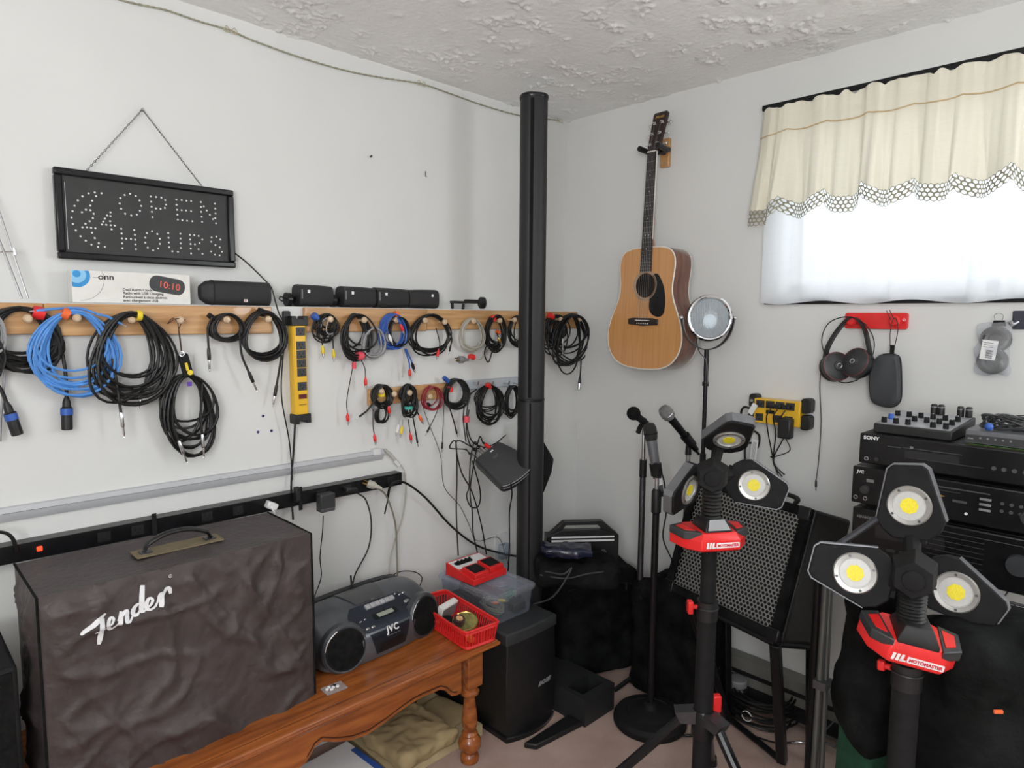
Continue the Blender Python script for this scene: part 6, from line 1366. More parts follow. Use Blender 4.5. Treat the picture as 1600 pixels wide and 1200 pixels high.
MB().cyl(a + dd * 0.035, a + dd * 0.058, 0.0166, seg=20).box((0, 0, 0), (0.001, 0.001, 0.001), Matrix.Translation(a + dd * 0.08)).build('battery_band', K['print_white'], t2, world=True)
MB().cyl(a + dd * -0.008, a + dd * 0.012, 0.0145, seg=18).build('end_cap', K['black_plastic'], t2, world=True)
mb = MB(); c0 = a + dd * 0.090
mb.lathe([(0.0212, -0.022), (0.0216, 0.022), (0.0190, 0.022), (0.0180, -0.022)], frame(c0, dd.orthogonal(), dd.cross(dd.orthogonal())), 20); mb.box((0, 0, 0), (0.02, 0.02, 0.05), Matrix.Translation(V((mbx.x, mbx.y, zt4)))); mb.build('mic_clip', K['black_rubber'], t, world=True)
MB().tube(cat([D(1033, 735, dm), D(1039, 760, dm + 0.02), D(1041, 800, dm + 0.05), D(1036, 840, dm + 0.06), D(1050, 875, dm + 0.05)]), 0.0028, 7).build('cable', K[B_], t, world=True)
# slim chrome stand behind with a black microphone
sx_, sy_ = -0.345, -0.655
sp = V((-0.318, -0.640, 0)); q = D(1004, 760, 2.56); sp = V((q.x, q.y, 0))
t = thing('microphone_stand', 'slim chrome microphone stand rising behind the round-base one, leftmost', 'microphone stand', sp)
z1_, z2_, z3_ = zline(745, sp.x, sp.y), zline(718, sp.x, sp.y), zline(668, sp.x, sp.y)
MB().cyl(sp + V((0, 0, 0.02)), sp + V((0, 0, z1_)), 0.0115, seg=14).build('lower_tube', K['dark_steel'], t, world=True)
MB().cyl(sp + V((0, 0, z1_)), sp + V((0, 0, z2_)), 0.0140, seg=16).build('clutch', K['black_rubber'], t, world=True)
MB().cyl(sp + V((0, 0, z2_)), sp + V((0, 0, z3_)), 0.0085, seg=14).build('upper_tube', K['chrome'], t, world=True)
mb = MB()
for k in range(3):
    a_ = 0.6 + k * 2 * PI / 3; mb.tube([sp + V((0, 0, 0.06)), sp + V((0.10 * math.cos(a_), 0.10 * math.sin(a_), 0.008))], 0.009, 8)
mb.build('tripod_foot', K['gloss_black'], t, world=True)
a, b = D(1010, 662, 2.52), D(981, 639, 2.44)
t2 = thing('microphone', 'small black microphone with round foam head on the leftmost slim stand', 'microphone', a)
MB().cyl(a, a.lerp(b, 0.75), 0.012, 0.015, seg=16).build('mic_handle', K['matte_black'], t2, world=True)
MB().ball(D(990, 646, 2.46), 0.0255, seg=20).build('mic_head', K['black_cloth'], t2, world=True)
mb = MB(); mb.tube(cat([D(1007, 658, 2.53), D(1000, 668, 2.55), D(997, 676, 2.56)]), 0.010, 8); mb.tube([D(1004, 668, 2.56), D(1007, 655, 2.53)], 0.009, 8); mb.build('mic_clip', K['black_rubber'], t, world=True)
# third stand with silver headed vocal mic
sp = D(1075, 720, 2.58); sp = V((sp.x, sp.y, 0))
t = thing('microphone_stand', 'microphone stand half hidden behind the left work light', 'microphone stand', sp)
z1_, z2_, z3_ = zline(735, sp.x, sp.y), zline(709, sp.x, sp.y), zline(690, sp.x, sp.y)
MB().cyl(sp + V((0, 0, 0.02)), sp + V((0, 0, z1_)), 0.0115, seg=14).build('lower_tube', K['dark_steel'], t, world=True)
MB().cyl(sp + V((0, 0, z1_)), sp + V((0, 0, z2_)), 0.0085, seg=14).build('upper_tube', K['steel'], t, world=True)
MB().cyl(sp + V((0, 0, z2_ - 0.003)), sp + V((0, 0, z3_)), 0.012, 0.010, seg=16).build('swivel', K['black_rubber'], t, world=True)
MB().lathe([(0.11, 0), (0.11, 0.015), (0.02, 0.028), (0, 0.028)], Matrix.Translation(sp), 32).build('round_base', K['matte_black'], t, world=True)
a, b = D(1088, 703, 2.58), D(1035, 637, 2.50)
t2 = thing('vocal_microphone', 'black vocal microphone with silver ball head tilted up to the left', 'microphone', a)
mic_body(t2, a, b, 0.0155, 0, 'gloss_black', 'steel', hr=1.62)
MB().cyl(a, a + (a - b).normalized() * 0.02, 0.0095, seg=14).build('plug_end', K['silver'], t2, world=True)
dd = (b - a).normalized(); mb = MB(); mb.lathe([(0.0175, -0.028), (0.0195, 0.028), (0.0165, 0.028), (0.0145, -0.028)], frame(a + dd * 0.055, dd.orthogonal(), dd.cross(dd.orthogonal())), 20); mb.tube([V((sp.x, sp.y, z3_ - 0.004)), a + dd * 0.055 + V((0, 0, -0.016))], 0.009, 8); mb.build('mic_clip', K['black_rubber'], t, world=True)

# ================================================================== THREE-HEAD WORK LIGHTS
def head(t, c, out, nrm_, k=1.0):
    nrm_ = V(nrm_).normalized(); out = V(out); y = (out - nrm_ * out.dot(nrm_)).normalized(); x = y.cross(nrm_); T = frame(c, x, y) @ Matrix.Scale(k, 4)
    pts = [(-0.026, 0.082), (0.026, 0.082), (0.036, 0.073), (0.061, -0.028), (0.052, -0.050), (0.032, -0.068), (-0.032, -0.068), (-0.052, -0.050), (-0.061, -0.028), (-0.036, 0.073)]
    o = MB().prism(pts, -0.030, 0.002, T).build('light_head', K['matte_black'], t, world=True, bevel=0.003)
    mb = MB(); mb.prism([(-0.039, 0.0745), (-0.027, 0.0845), (0.027, 0.0845), (0.039, 0.0745), (0.0635, -0.028), (0.0605, -0.028), (0.036, 0.072), (0.025, 0.081), (-0.025, 0.081), (-0.036, 0.072), (-0.0605, -0.028), (-0.0635, -0.028)], -0.027, -0.003, T); mb.build('edge_band', mk('edge_alu', (0.16, 0.165, 0.175), 0.4, 0.4) if 'edge_alu' not in K else K['edge_alu'], o, world=True)
    MB().lathe([(0.0405, 0.0), (0.0405, 0.0045), (0.038, 0.007), (0.030, 0.006), (0.029, 0.003)], T, 40).build('bezel', mk('bezel_grey', (0.36, 0.35, 0.33), 0.35, 0.6) if 'bezel_grey' not in K else K['bezel_grey'], o, world=True)
    MB().lathe([(0.029, 0.0025), (0.029, 0.0035), (0, 0.0035)], T, 32).torus(0.029, 0.0012, T @ TT(0, 0, 0.0038), 32, 5).build('lens', K['led_lens'], o, world=True)
    MB().lathe([(0.0165, 0.003), (0.0165, 0.0048), (0, 0.005)], T, 8).build('led_chip', K['led_yellow'], o, world=True)
    for i in range(4):
        a_ = 0.5 + i * PI / 2; MB().lathe([(0.0028, 0.0055), (0.0028, 0.0072)], T @ TT(0.0345 * math.cos(a_), 0.0345 * math.sin(a_), 0), 8).build('screw', K['dark_steel'], o, world=True)
    return T
def worklight(name, label, x, y, hubpx, basepx, heads, byaw, k, legs, hubz=None, btilt=0.0, fac=1.0, roll=0.0):
    dep = (V((x, y, 0)) - CAM).dot(RC @ V((0, 0, -1))) 
    t = thing(name, label, 'work light', (x, y, 0), 'three-head work lights on tripods')
    hub = D(*hubpx, dep)
    zb = zline(basepx, x, y)
    hubs = V((x, y, hub.z))
    for (u, v, dd, out, nm) in heads:
        c = D(u, v, dep + dd); o3 = RC @ V(out); n3 = (RC @ V(nm))
        T = head(t, c, o3, n3, k)
        mb = MB(); p_ = T @ V((0, -0.066, -0.014)); mb.tube([p_, p_.lerp(hubs, 0.55)], 0.017 * k, 8, r1=0.014 * k); mb.box((0, -0.070, -0.014), (0.05, 0.014, 0.022), T); mb.build('head_hinge', K['matte_black'], t, world=True, bevel=0.001)
    tcv = (CAM - hubs).normalized(); T = frame(hubs, V((0, 0, 1)).cross(tcv), (0, 0, 1))
    mb = MB(); mb.prism([(0.045 * k * math.cos(a), 0.045 * k * math.sin(a)) for a in [PI / 6 + i * PI / 3 for i in range(6)]], -0.035, 0.030, T, 0.8); mb.lathe([(0.020, 0.03), (0.020, 0.033), (0.017, 0.034), (0, 0.034)], T, 24); mb.build('hub', K['matte_black'], t, world=True, bevel=0.003)
    pr_ = []; z0 = zb + 0.040; z1 = hubs.z - 0.03; n = 9
    for i in range(n + 1):
        z = z0 + (z1 - z0) * i / n; pr_ += [(0.026, z), (0.022, z + (z1 - z0) / n * 0.5)]
    MB().lathe(pr_, TT(x, y, 0), 24).build('bellows_neck', K['black_rubber'], t, world=True)
    BT_ = TT(x, y, zb) @ RZ(byaw) @ RX(btilt) @ RY(roll)               # local -y faces the room
    s = fac
    mb = MB(); mb.loft([[(p[0] * k_ * s, p[1] * k_ * s, z) for p in [(-0.052, -0.060), (0.052, -0.060), (0.085, -0.025), (0.098, 0.03), (0.06, 0.062), (-0.06, 0.062), (-0.098, 0.03), (-0.085, -0.025)]] for k_, z in ((0.86, -0.026), (1.0, -0.020), (1.0, 0.004), (0.84, 0.022))])
    mb.build('base_housing', K['red'], t, world=False) if False else None
    o = None
    me_T = BT_
    for v_ in mb.bm.verts: v_.co = me_T @ v_.co
    o = mb.build('base_housing', K['red'], t, world=True, bevel=0.002)
    for sg in (-1, 1):
        MB().prism([(sg * 0.099 * s, 0.030), (sg * 0.088 * s, -0.030), (sg * 0.046 * s, -0.050), (sg * 0.060 * s, 0.045)], 0.004, 0.024, BT_).build('side_panel', K['charcoal'], o, world=True, bevel=0.002)
        MB().prism([(sg * 0.086 * s, 0.018), (sg * 0.078 * s, -0.020), (sg * 0.056 * s, -0.030), (sg * 0.064 * s, 0.028)], 0.0235, 0.0255, BT_).build('red_inlay', K['red'], o, world=True)
    mb = MB(); mb.loft([[(p[0] * k_, p[1] * k_ , z) for p in [(-0.036, -0.046), (0.036, -0.046), (0.034, 0.036), (-0.034, 0.036)]] for k_, z in ((1.0, 0.018), (1.0, 0.026), (0.66, 0.050))], BT_); mb.build('neck_collar', K['black_plastic'], o, world=True, bevel=0.002)
    mb = MB(); mb.loft([[(-0.030, -0.0465, 0.0275), (0.030, -0.0465, 0.0275), (0.020, -0.0315, 0.0495), (-0.020, -0.0315, 0.0495)], [(-0.030, -0.0490, 0.0275), (0.030, -0.0490, 0.0275), (0.020, -0.0335, 0.0505), (-0.020, -0.0335, 0.0505)]], BT_); mb.build('collar_face', mk('collar_grey', (0.30, 0.31, 0.32), 0.3, 0.3) if 'collar_grey' not in K else K['collar_grey'], o, world=True) if fac == 1.0 else mb.bm.free()
    TF = BT_ @ frame((0, -0.0605 * s, -0.007), (1, 0, 0), (0, 0, 1))
    mb = MB(); mb.prism(rrect(0.062, 0.013, 0.002, cx=0.018), 0, 0.0008, TF)
    for i in range(3): mb.prism([(-0.040 + i * 0.0075, -0.007), (-0.035 + i * 0.0075, -0.007), (-0.033 + i * 0.0075, 0.008), (-0.038 + i * 0.0075, 0.008)], 0, 0.0008, TF)
    mb.box((-0.020, -0.005, 0.0004), (0.012, 0.003, 0.0008), TF); mb.build('brand_plate', K['print_white'], o, world=True)
    MB().text('MOTOMASTER', 0.0092, TF @ TT(0.018, -0.0032, 0.001), 0.0003, bold=0.0004, sx=0.92).build('brand_lettering', mk('logo_red', (0.6, 0.03, 0.05), 0.5) if 'logo_red' not in K else K['logo_red'], o, world=True, smooth=False)
    zz1, zh, rows = legs
    MB().cyl((x, y, zb - 0.022), (x, y, zz1), 0.020, 0.020, seg=20).build('upper_pole', K['matte_black'], t, world=True)
    MB().cyl((x, y, zz1 + 0.03), (x, y, zz1 - 0.02), 0.027, seg=20).torus(0.027, 0.0025, TT(x, y, zz1 + 0.012), 24, 6).build('pole_clamp', K['black_plastic'], t, world=True)
    kx_ = RC @ V((-1, 0, 0)) if fac == 1.0 else (RC @ V((-0.75, 0, -0.65)))
    mb = MB(); q0 = V((x, y, zz1 + 0.012)); mb.cyl(q0 + kx_ * 0.024, q0 + kx_ * 0.040, 0.006, seg=10); mb.box((0, 0, 0), (0.014, 0.034 * (1 if fac == 1.0 else 0.6), 0.022 * (1 if fac == 1.0 else 0.6)), frame(q0 + kx_ * 0.045, kx_, (0, 0, 1))); mb.build('clamp_knob', K['red'], t, world=True, bevel=0.003)
    MB().cyl((x, y, zz1 - 0.01), (x, y, 0.10), 0.0245, seg=20).build('main_pole', K['matte_black'], t, world=True)
    q0 = V((x, y, zh + 0.03)); mb = MB(); mb.box((0, 0, 0), (0.022, 0.045, 0.02), frame(q0 - kx_ * 0.034, kx_, (0, 0, 1))); mb.build('clamp_knob', K['red'], t, world=True, bevel=0.003)
    mb = MB(); mb.lathe([(0.030, zh - 0.06), (0.030, zh + 0.01), (0.027, zh + 0.015)], TT(x, y, 0), 20); 
    mb.build('leg_collar', K['gloss_black'], t, world=True)
    for (dx, dy) in rows:
        ft = V((x + dx, y + dy, 0.016)); d_ = V((dx, dy, 0)).normalized(); sd = V((-d_.y, d_.x, 0))
        a0_ = V((x, y, zh)) + d_ * 0.038
        mb = MB(); TT_ = frame(a0_ - d_ * 0.008 + V((0, 0, 0.0)), d_, (0, 0, 1)); mb.prism([(-0.01, -0.02), (0.030, -0.022), (0.045, 0.006), (-0.01, 0.014)], -0.020, 0.020, TT_); mb.build('leg_bracket', K['dark_steel'], t, world=True)
        o2 = MB().tube([a0_, ft], 0.0135, 10).build('leg', K['gloss_black'], t, world=True)
        MB().cyl(ft + V((0, 0, 0.012)), ft + V((0, 0, -0.0155)), 0.017, 0.019, seg=14).build('rubber_foot', K['black_rubber'], o2, world=True)
        mid_ = a0_.lerp(ft, 0.45); MB().tube([V((x, y, zh - 0.22)) + d_ * 0.024, mid_], 0.007, 8).build('brace', K['dark_steel'], t, world=True)
    return t
c1 = D(1107, 900, 1.74)
worklight('work_light', 'work light with three angled heads and red base, in front of the guitar amplifier grille', c1.x, c1.y, (1122, 730), 836,
    [(1139, 686, -0.055, (0.15, 0.55, 0.8), (-0.12, -0.80, 0.55)), (1076, 765, -0.03, (-0.75, -0.35, 0.5), (0.74, -0.25, 0.62)), (1178, 758, -0.03, (0.9, -0.36, 0.3), (-0.42, 0.05, 1.0))],
    math.radians(-44) + 0.18, 1.0, (zline(955, c1.x, c1.y), zline(1115, c1.x, c1.y), [(0.38 * (0.5 * 0.716 - 0.85 * 0.695), 0.38 * (-0.5 * 0.698 - 0.85 * 0.712)), (-0.242, 0.323), (0.42 * (0.35 * 0.716 + 0.9 * 0.695), 0.42 * (-0.35 * 0.698 + 0.9 * 0.712))]))
c2 = D(1420, 1010, 1.30)
worklight('work_light', 'work light with three open heads nearest the viewer, in front of the stereo stack', c2.x, c2.y, (1420, 872), 1002,
    [(1421, 790, -0.02, (-0.06, 1.0, 0.0), (-0.80, 0.02, 1.0)), (1336, 895, -0.03, (-0.95, 0.25, -0.5), (-0.50, 0.14, 1.0)), (1494, 925, -0.03, (0.85, -0.52, 0.4), (-0.84, 0.13, 1.0))],
    math.radians(-44) - 0.32, 1.001, (zline(1058, c2.x, c2.y), zline(1290, c2.x, c2.y), [(-0.20, 0.05), (0.02, -0.22), (0.11, -0.01)]), btilt=0.16, fac=0.88, roll=0.16)

# ================================================================== GUITAR AMP WITH HONEYCOMB GRILLE
TL_, TR_, BL_ = D(1085, 742, 2.40), D(1268, 795, 2.03), D(1040, 920, 2.37)
ax = (TR_ - TL_); aw = ax.length; ayv = TL_ - BL_; ayv = ayv - ax.normalized() * ayv.dot(ax.normalized()); ahh = ayv.length
AT = frame(TL_ + ax / 2 - ayv / 2, ax, ayv)
t = thing('combo_amplifier', 'black amplifier with honeycomb metal grille tilted back on a folding stand', 'amplifier', AT)
dp = 0.24
mb = MB(); mb.box((0, 0, -dp / 2 - 0.022), (aw, ahh, dp - 0.02)); mb.build('cabinet', K['black_plastic'], t, bevel=0.012, bseg=3)
mb = MB(); bwid_ = 0.030
for (cx, cy, w_, h_) in ((0, ahh / 2 - bwid_ / 2, aw, bwid_), (0, -ahh / 2 + bwid_ / 2, aw, bwid_), (-aw / 2 + bwid_ / 2, 0, bwid_, ahh - 2 * bwid_), (aw / 2 - bwid_ / 2, 0, bwid_, ahh - 2 * bwid_)): mb.box((cx, cy, -0.012), (w_, h_, 0.028))
mb.build('front_frame', K['black_nylon'], t, bevel=0.004)
MB().box((0, 0, -0.022), (aw - 2 * bwid_, ahh - 2 * bwid_, 0.002)).build('speaker_cloth', K['matte_black'], t)
mb = MB(); gw, gh = aw - 2 * bwid_, ahh - 2 * bwid_
hexweb(mb, lambda u, v: ((u - 0.5) * gw, (v - 0.5) * gh, -0.006), 28, 29, 0.30); mb.build('honeycomb_grille', mk('grille_grey', (0.26, 0.26, 0.25), 0.4, 0.5), t, smooth=False)
for sx in (-1, 1):
    for sy in (-1, 1): MB().box((sx * (aw / 2 - 0.018), sy * (ahh / 2 - 0.018), 0.0), (0.040, 0.040, 0.010)).build('corner_guard', K['gloss_black'], t, bevel=0.004)
MB().tube(cat([(-0.10, ahh / 2, -dp * 0.5), (-0.09, ahh / 2 + 0.022, -dp * 0.5), (0.09, ahh / 2 + 0.022, -dp * 0.5), (0.10, ahh / 2, -dp * 0.5)]), 0.008, 8).build('carry_handle', K['black_rubber'], t)
# stand
t = thing('amp_stand', 'black folding stand holding the honeycomb amplifier off the carpet', 'stand', (AT.translation.x + 0.1, AT.translation.y, 0))
bl_, br_ = AT @ V((-aw / 2 + 0.10, -ahh / 2 - 0.010, -0.03)), AT @ V((aw / 2 - 0.02, -ahh / 2 - 0.010, -0.03))
bk_l, bk_r = AT @ V((-aw / 2 + 0.10, -ahh / 2 - 0.012, -dp)), AT @ V((aw / 2 - 0.02, -ahh / 2 - 0.012, -dp))
fl_, fr_ = F(1135, 1120, 0.014), F(1222, 1190, 0.014)
for a, b, c_ in ((bl_, bk_l, fl_), (br_, bk_r, fr_)):
    mb = MB(); T = (c_ - a).to_track_quat('Z', 'Y').to_matrix().to_4x4(); T.translation = a; mb.box((0, 0, (c_ - a).length / 2), (0.030, 0.030, (c_ - a).length), T); mb.build('leg', K['gloss_black'], t, world=True, bevel=0.004)
    e = V((min(b.x + 0.02, -0.09), b.y - 0.01, 0.014)); mb = MB(); T = (e - b).to_track_quat('Z', 'Y').to_matrix().to_4x4(); T.translation = b; mb.box((0, 0, (e - b).length / 2), (0.026, 0.026, (e - b).length), T); mb.build('leg', K['gloss_black'], t, world=True, bevel=0.004)
    MB().tube([a, b], 0.011, 8).build('cradle_bar', K['gloss_black'], t, world=True)
for q1, q2 in ((bl_, br_), (fl_ + V((0, 0, 0.002)), fr_ + V((0, 0, 0.002))), (bk_l, bk_r)): MB().tube([q1, q2], 0.011, 8).build('cross_bar', K['gloss_black'], t, world=True)

# clutter on the carpet
def heap(label, c, sx, sy, sz, n, r, m, seed, name='cable_heap'):
    rnd = random.Random(seed); t = thing(name, label, 'cable', c); pts = []; ph = rnd.random() * 6
    for i in range(n * 20):
        a = 2 * PI * i / 20; k = 0.8 + 0.2 * math.sin(i * 0.113 + ph)
        pts.append(c + V((sx * k * math.cos(a) + 0.01 * math.sin(i * 0.05), sy * k * math.sin(a), r + sz * (i / (n * 20)) + 0.004 * math.sin(i * 0.7 + ph))))
    MB().tube(pts, r, 6).build('cable', K[m], t, world=True); return t
c = F(1188, 1120, 0.0); t = heap('heap of coiled black cable on the carpet under the amp stand', c, 0.11, 0.13, 0.11, 12, 0.0042, B_, 51)
MB().torus(0.018, 0.0015, FR(c + V((-0.11, 0.0, 0.05))), 14, 5).build('white_tie', K['print_white'], t, world=True)
t = thing('glass_jar', 'shiny dark clear-lidded jar behind the left work light pole, on the carpet', 'jar', TT(*F(1150, 1110, 0.0)))
MB().lathe([(0.035, 0), (0.038, 0.01), (0.038, 0.09), (0.030, 0.10)], None, 28).build('jar_body', K['gloss_black'], t)
MB().lathe([(0.034, 0.10), (0.036, 0.103), (0.036, 0.122), (0.032, 0.126), (0, 0.127)], None, 28).build('lid', K['mid_grey'], t)
for (u, v, lb, d_) in ((1072, 1149, 'gold-tipped plug lying on the carpet left of the tripod', (0.75, -0.7, 0)), (1238, 1160, 'silver plug lying on the carpet right of the amp stand leg', (0.72, -0.69, 0))):
    p = F(u, v, 0.007); t = thing('loose_plug', lb, 'plug', p); plug('jack' if u < 1100 else 'sjack', p, V(d_), t)
    MB().tube(cat([p, p - V(d_) * 0.06, p - V(d_) * 0.12 + V((0.02, 0.04, 0))]), 0.003, 6).build('cable', K[B_], t, world=True)

# ================================================================== STEREO STACK
DX = -0.45; DY0 = -1.462
def deck(name, label, y0, z0, z1, wd, dpth, x=DX, m='gloss_black'):
    t = thing(name, label, 'stereo component', TT(x + dpth / 2, y0 - wd / 2, z0))
    MB().box((0.008, 0, (z1 - z0) / 2 + 0.003), (dpth - 0.02, wd - 0.006, z1 - z0 - 0.006)).build('chassis', K['black_plastic'], t, bevel=0.001)
    MB().box((-dpth / 2 + 0.008, 0, (z1 - z0) / 2 + 0.002), (0.020, wd, z1 - z0 - 0.004)).build('front_panel', K[m], t, bevel=0.004)
    for sy in (-1, 1):
        for sx in (-1, 1): MB().lathe([(0.014, 0.0), (0.014, 0.007)], TT(sx * dpth * 0.38, sy * wd * 0.42, -0.001), 16).build('foot', K['black_rubber'], t)
    return t, FR((x - 0.0025, y0, z0))                  # face frame: x right from the left end, y up
grey_t = mk('panel_print_grey', (0.30, 0.30, 0.30), 0.5); dim = mk('panel_dim_grey', (0.06, 0.06, 0.062), 0.5); dk2 = mk('panel_dark', (0.018, 0.018, 0.02), 0.25)
# wire shelf
t = thing('wire_shelf_rack', 'black wire shelf rack carrying the stereo stack at the right', 'shelf', (-0.27, -1.72, 0))
mb = MB()
SZ = 0.792
for i in range(15): mb.cyl((-0.46, -1.40 - i * 0.05, SZ), (-0.10, -1.40 - i * 0.05, SZ), 0.0022, seg=6)
for x in (-0.46, -0.10):
    mb.cyl((x, -1.38, SZ - 0.002), (x, -2.12, SZ - 0.002), 0.0035, seg=8); mb.cyl((x, -1.38, SZ - 0.03), (x, -2.12, SZ - 0.03), 0.003, seg=8)
    mb.tube([(x, -1.40 - i * 0.03, SZ - (0.03 if i % 2 else 0.002)) for i in range(25)], 0.002, 5)
mb.build('wire_shelf', K['dark_steel'], t, world=True)
for y in (-1.38, -2.12):
    for x in (-0.46, -0.10): MB().cyl((x, y, 0.0), (x, y, SZ + 0.006), 0.0125, seg=14).build('post', K['gloss_black'], t, world=True)
mb = MB()
for i in range(15): mb.cyl((-0.46, -1.40 - i * 0.05, 0.25), (-0.10, -1.40 - i * 0.05, 0.25), 0.0022, seg=6)
for x in (-0.46, -0.10): mb.cyl((x, -1.38, 0.248), (x, -2.12, 0.248), 0.0035, seg=8)
mb.build('wire_shelf', K['dark_steel'], t, world=True)
# kenwood
t, T = deck('stereo_receiver', 'black stereo receiver at the bottom of the stack', -1.455, 0.806, 0.944, 0.43, 0.34)
MB().text('KENWOOD', 0.0085, T @ TT(0.012, 0.112, 0.001), 0.0003, align='LEFT', bold=0.0002).build('brand_lettering', grey_t, t, world=True, smooth=False)
mb = MB()
for i in range(7): mb.box((0.24, 0.03 + i * 0.013, 0.0008), (0.12, 0.001, 0.0006), T)
mb.box((0.215, 0.120, 0.001), (0.40, 0.0015, 0.001), T); mb.build('panel_lines', dim, t, world=True)
MB().prism(rrect(0.16, 0.035, 0.004, cx=0.14, cy=0.085), 0, 0.001, T).build('display', dk2, t, world=True)
for i in range(5): MB().box((0.10 + i * 0.03, 0.04, 0.002), (0.022, 0.008, 0.003), T).build('button', K['charcoal'], t, world=True, bevel=0.001)
MB().lathe([(0.026, 0), (0.024, 0.014), (0, 0.015)], T @ TT(0.37, 0.075, 0), 32).build('volume_knob', K['charcoal'], t, world=True)
# JVC
t, T = deck('video_player', 'black deck with amber mark and two headphone jacks, middle of the stack', -1.449, 0.952, 1.056, 0.43, 0.34)
MB().text('JVC', 0.011, T @ TT(0.012, 0.087, 0.001), 0.0003, align='LEFT', bold=0.0004).build('brand_lettering', K['print_white'], t, world=True, smooth=False)
for x in (0.012, 0.036): MB().torus(0.0045, 0.0012, T @ TT(x, 0.020, 0.001), 18, 6).build('headphone_jack', K['silver'], t, world=True)
MB().lathe([(0.012, 0), (0.011, 0.010), (0, 0.011)], T @ TT(0.035, 0.045, 0), 24).build('knob', K['charcoal'], t, world=True)
MB().box((0.046, 0.070, 0.001), (0.018, 0.008, 0.002), T).build('button', K['mid_grey'], t, world=True)
MB().prism([(0.145, 0.062), (0.160, 0.0645), (0.183, 0.0655), (0.206, 0.0645), (0.218, 0.062), (0.206, 0.0595), (0.183, 0.0585), (0.160, 0.0595)], 0, 0.0015, T).build('amber_mark', mk('amber', (0.6, 0.32, 0.03), 0.4), t, world=True)
mb = MB(); mb.box((0.21, 0.085, 0.0015), (0.20, 0.003, 0.002), T).box((0.18, 0.076, 0.001), (0.14, 0.001, 0.001), T).box((0.25, 0.055, 0.001), (0.03, 0.006, 0.001), T); mb.build('tray_line', dim, t, world=True)
for j in range(3): MB().box((0.302, 0.045 + j * 0.013, 0.002), (0.024, 0.006, 0.003), T).build('button', K['mid_grey'], t, world=True, bevel=0.001)
for i in range(3):
    for j in range(2): MB().lathe([(0.004, 0), (0.004, 0.003), (0, 0.003)], T @ TT(0.335 + i * 0.018, 0.05 + j * 0.018, 0), 12).build('small_button', K['dark_grey'], t, world=True)
MB().lathe([(0.0035, 0), (0.0035, 0.002), (0, 0.002)], T @ TT(0.265, 0.028, 0), 10).build('indicator', K['print_white'], t, world=True)
MB().lathe([(0.020, 0), (0.018, 0.010), (0, 0.011)], T @ TT(0.39, 0.045, 0), 32).build('jog_dial', K['charcoal'], t, world=True)
# SONY
t, T = deck('cd_changer', 'wide black deck at the top of the stack, under the small mixing desk', DY0, 1.063, 1.148, 0.43, 0.34)
MB().text('SONY', 0.0125, T @ TT(0.010, 0.070, 0.001), 0.0003, align='LEFT', bold=0.0004, sx=1.15).build('brand_lettering', K['print_white'], t, world=True, smooth=False)
MB().torus(0.0045, 0.0012, T @ TT(0.020, 0.018, 0.001), 18, 6).build('headphone_jack', K['silver'], t, world=True)
MB().lathe([(0.006, 0), (0.005, 0.007), (0, 0.007)], T @ TT(0.046, 0.020, 0), 18).build('knob', K['charcoal'], t, world=True)
mb = MB(); mb.box((0.17, 0.060, 0.001), (0.13, 0.0015, 0.001), T).box((0.20, 0.035, 0.001), (0.16, 0.001, 0.001), T).box((0.085, 0.058, 0.001), (0.03, 0.002, 0.001), T); mb.build('panel_lines', dim, t, world=True)
MB().box((0.125, 0.062, 0.001), (0.007, 0.006, 0.002), T).build('emblem', K['mid_grey'], t, world=True)
MB().prism(rrect(0.12, 0.020, 0.002, cx=0.17, cy=0.045), 0, 0.0008, T).build('tray', dk2, t, world=True)
for i in range(4): MB().lathe([(0.005, 0), (0.005, 0.003), (0, 0.003)], T @ TT(0.30 + i * 0.02, 0.038, 0), 14).build('button', K['dark_grey'], t, world=True)
MB().box((0.30, 0.0835, 0.0), (0.13, 0.002, 0.018), T @ TT(0, 0, -0.022)).build('yellow_strip', K['yellow'], t, world=True)
# mixer
ma, mb2, mc = F(1364, 675, 1.150), F(1487, 690, 1.150), F(1514, 668, 1.150)
MT = frame(ma, mb2 - ma, V((0, 0, 1)).cross(mb2 - ma)); mw_ = (mb2 - ma).length
MT = frame(ma, (0, -1, 0), (1, 0, 0)) if False else MT
t = thing('mixing_desk', 'small silver-topped mixing desk with black knobs on the stack', 'audio mixer', MT)
mdp = 0.215
MB().prism([(0, 0.0), (0, 0.024), (mdp, 0.040), (mdp, 0.0)], 0, mw_, Matrix(((0, 0, 1, 0), (1, 0, 0, 0), (0, 1, 0, 0), (0, 0, 0, 1)))).build('chassis', K['black_plastic'], t, bevel=0.003)
sl2 = math.atan2(0.016, mdp); MP = TT(0, 0, 0.0245) @ RX(sl2)
MB().box((mw_ / 2, mdp / 2, 0), (mw_ - 0.012, mdp - 0.012, 0.002), MP).build('panel', mk('mixer_silver', (0.42, 0.43, 0.45), 0.4, 0.5), t)
rnd = random.Random(3)
for i in range(6):
    for j in range(3):
        if (i * 5 + j * 3) % 7 in (1,): continue
        x = 0.018 + i * (mw_ - 0.03) / 5.3; y = 0.024 + j * 0.052
        o = MB().lathe([(0.0070, 0.001), (0.0062, 0.0145), (0.0, 0.015)], MP @ TT(x, y, 0), 14).build('knob', K['deep_blue'] if (i, j) in ((0, 1),) else K['matte_black'], t)
        MB().box((0, 0.002, 0.0153), (0.001, 0.006, 0.0006), MP @ TT(x, y, 0)).build('knob_pointer', K['print_white'], o)
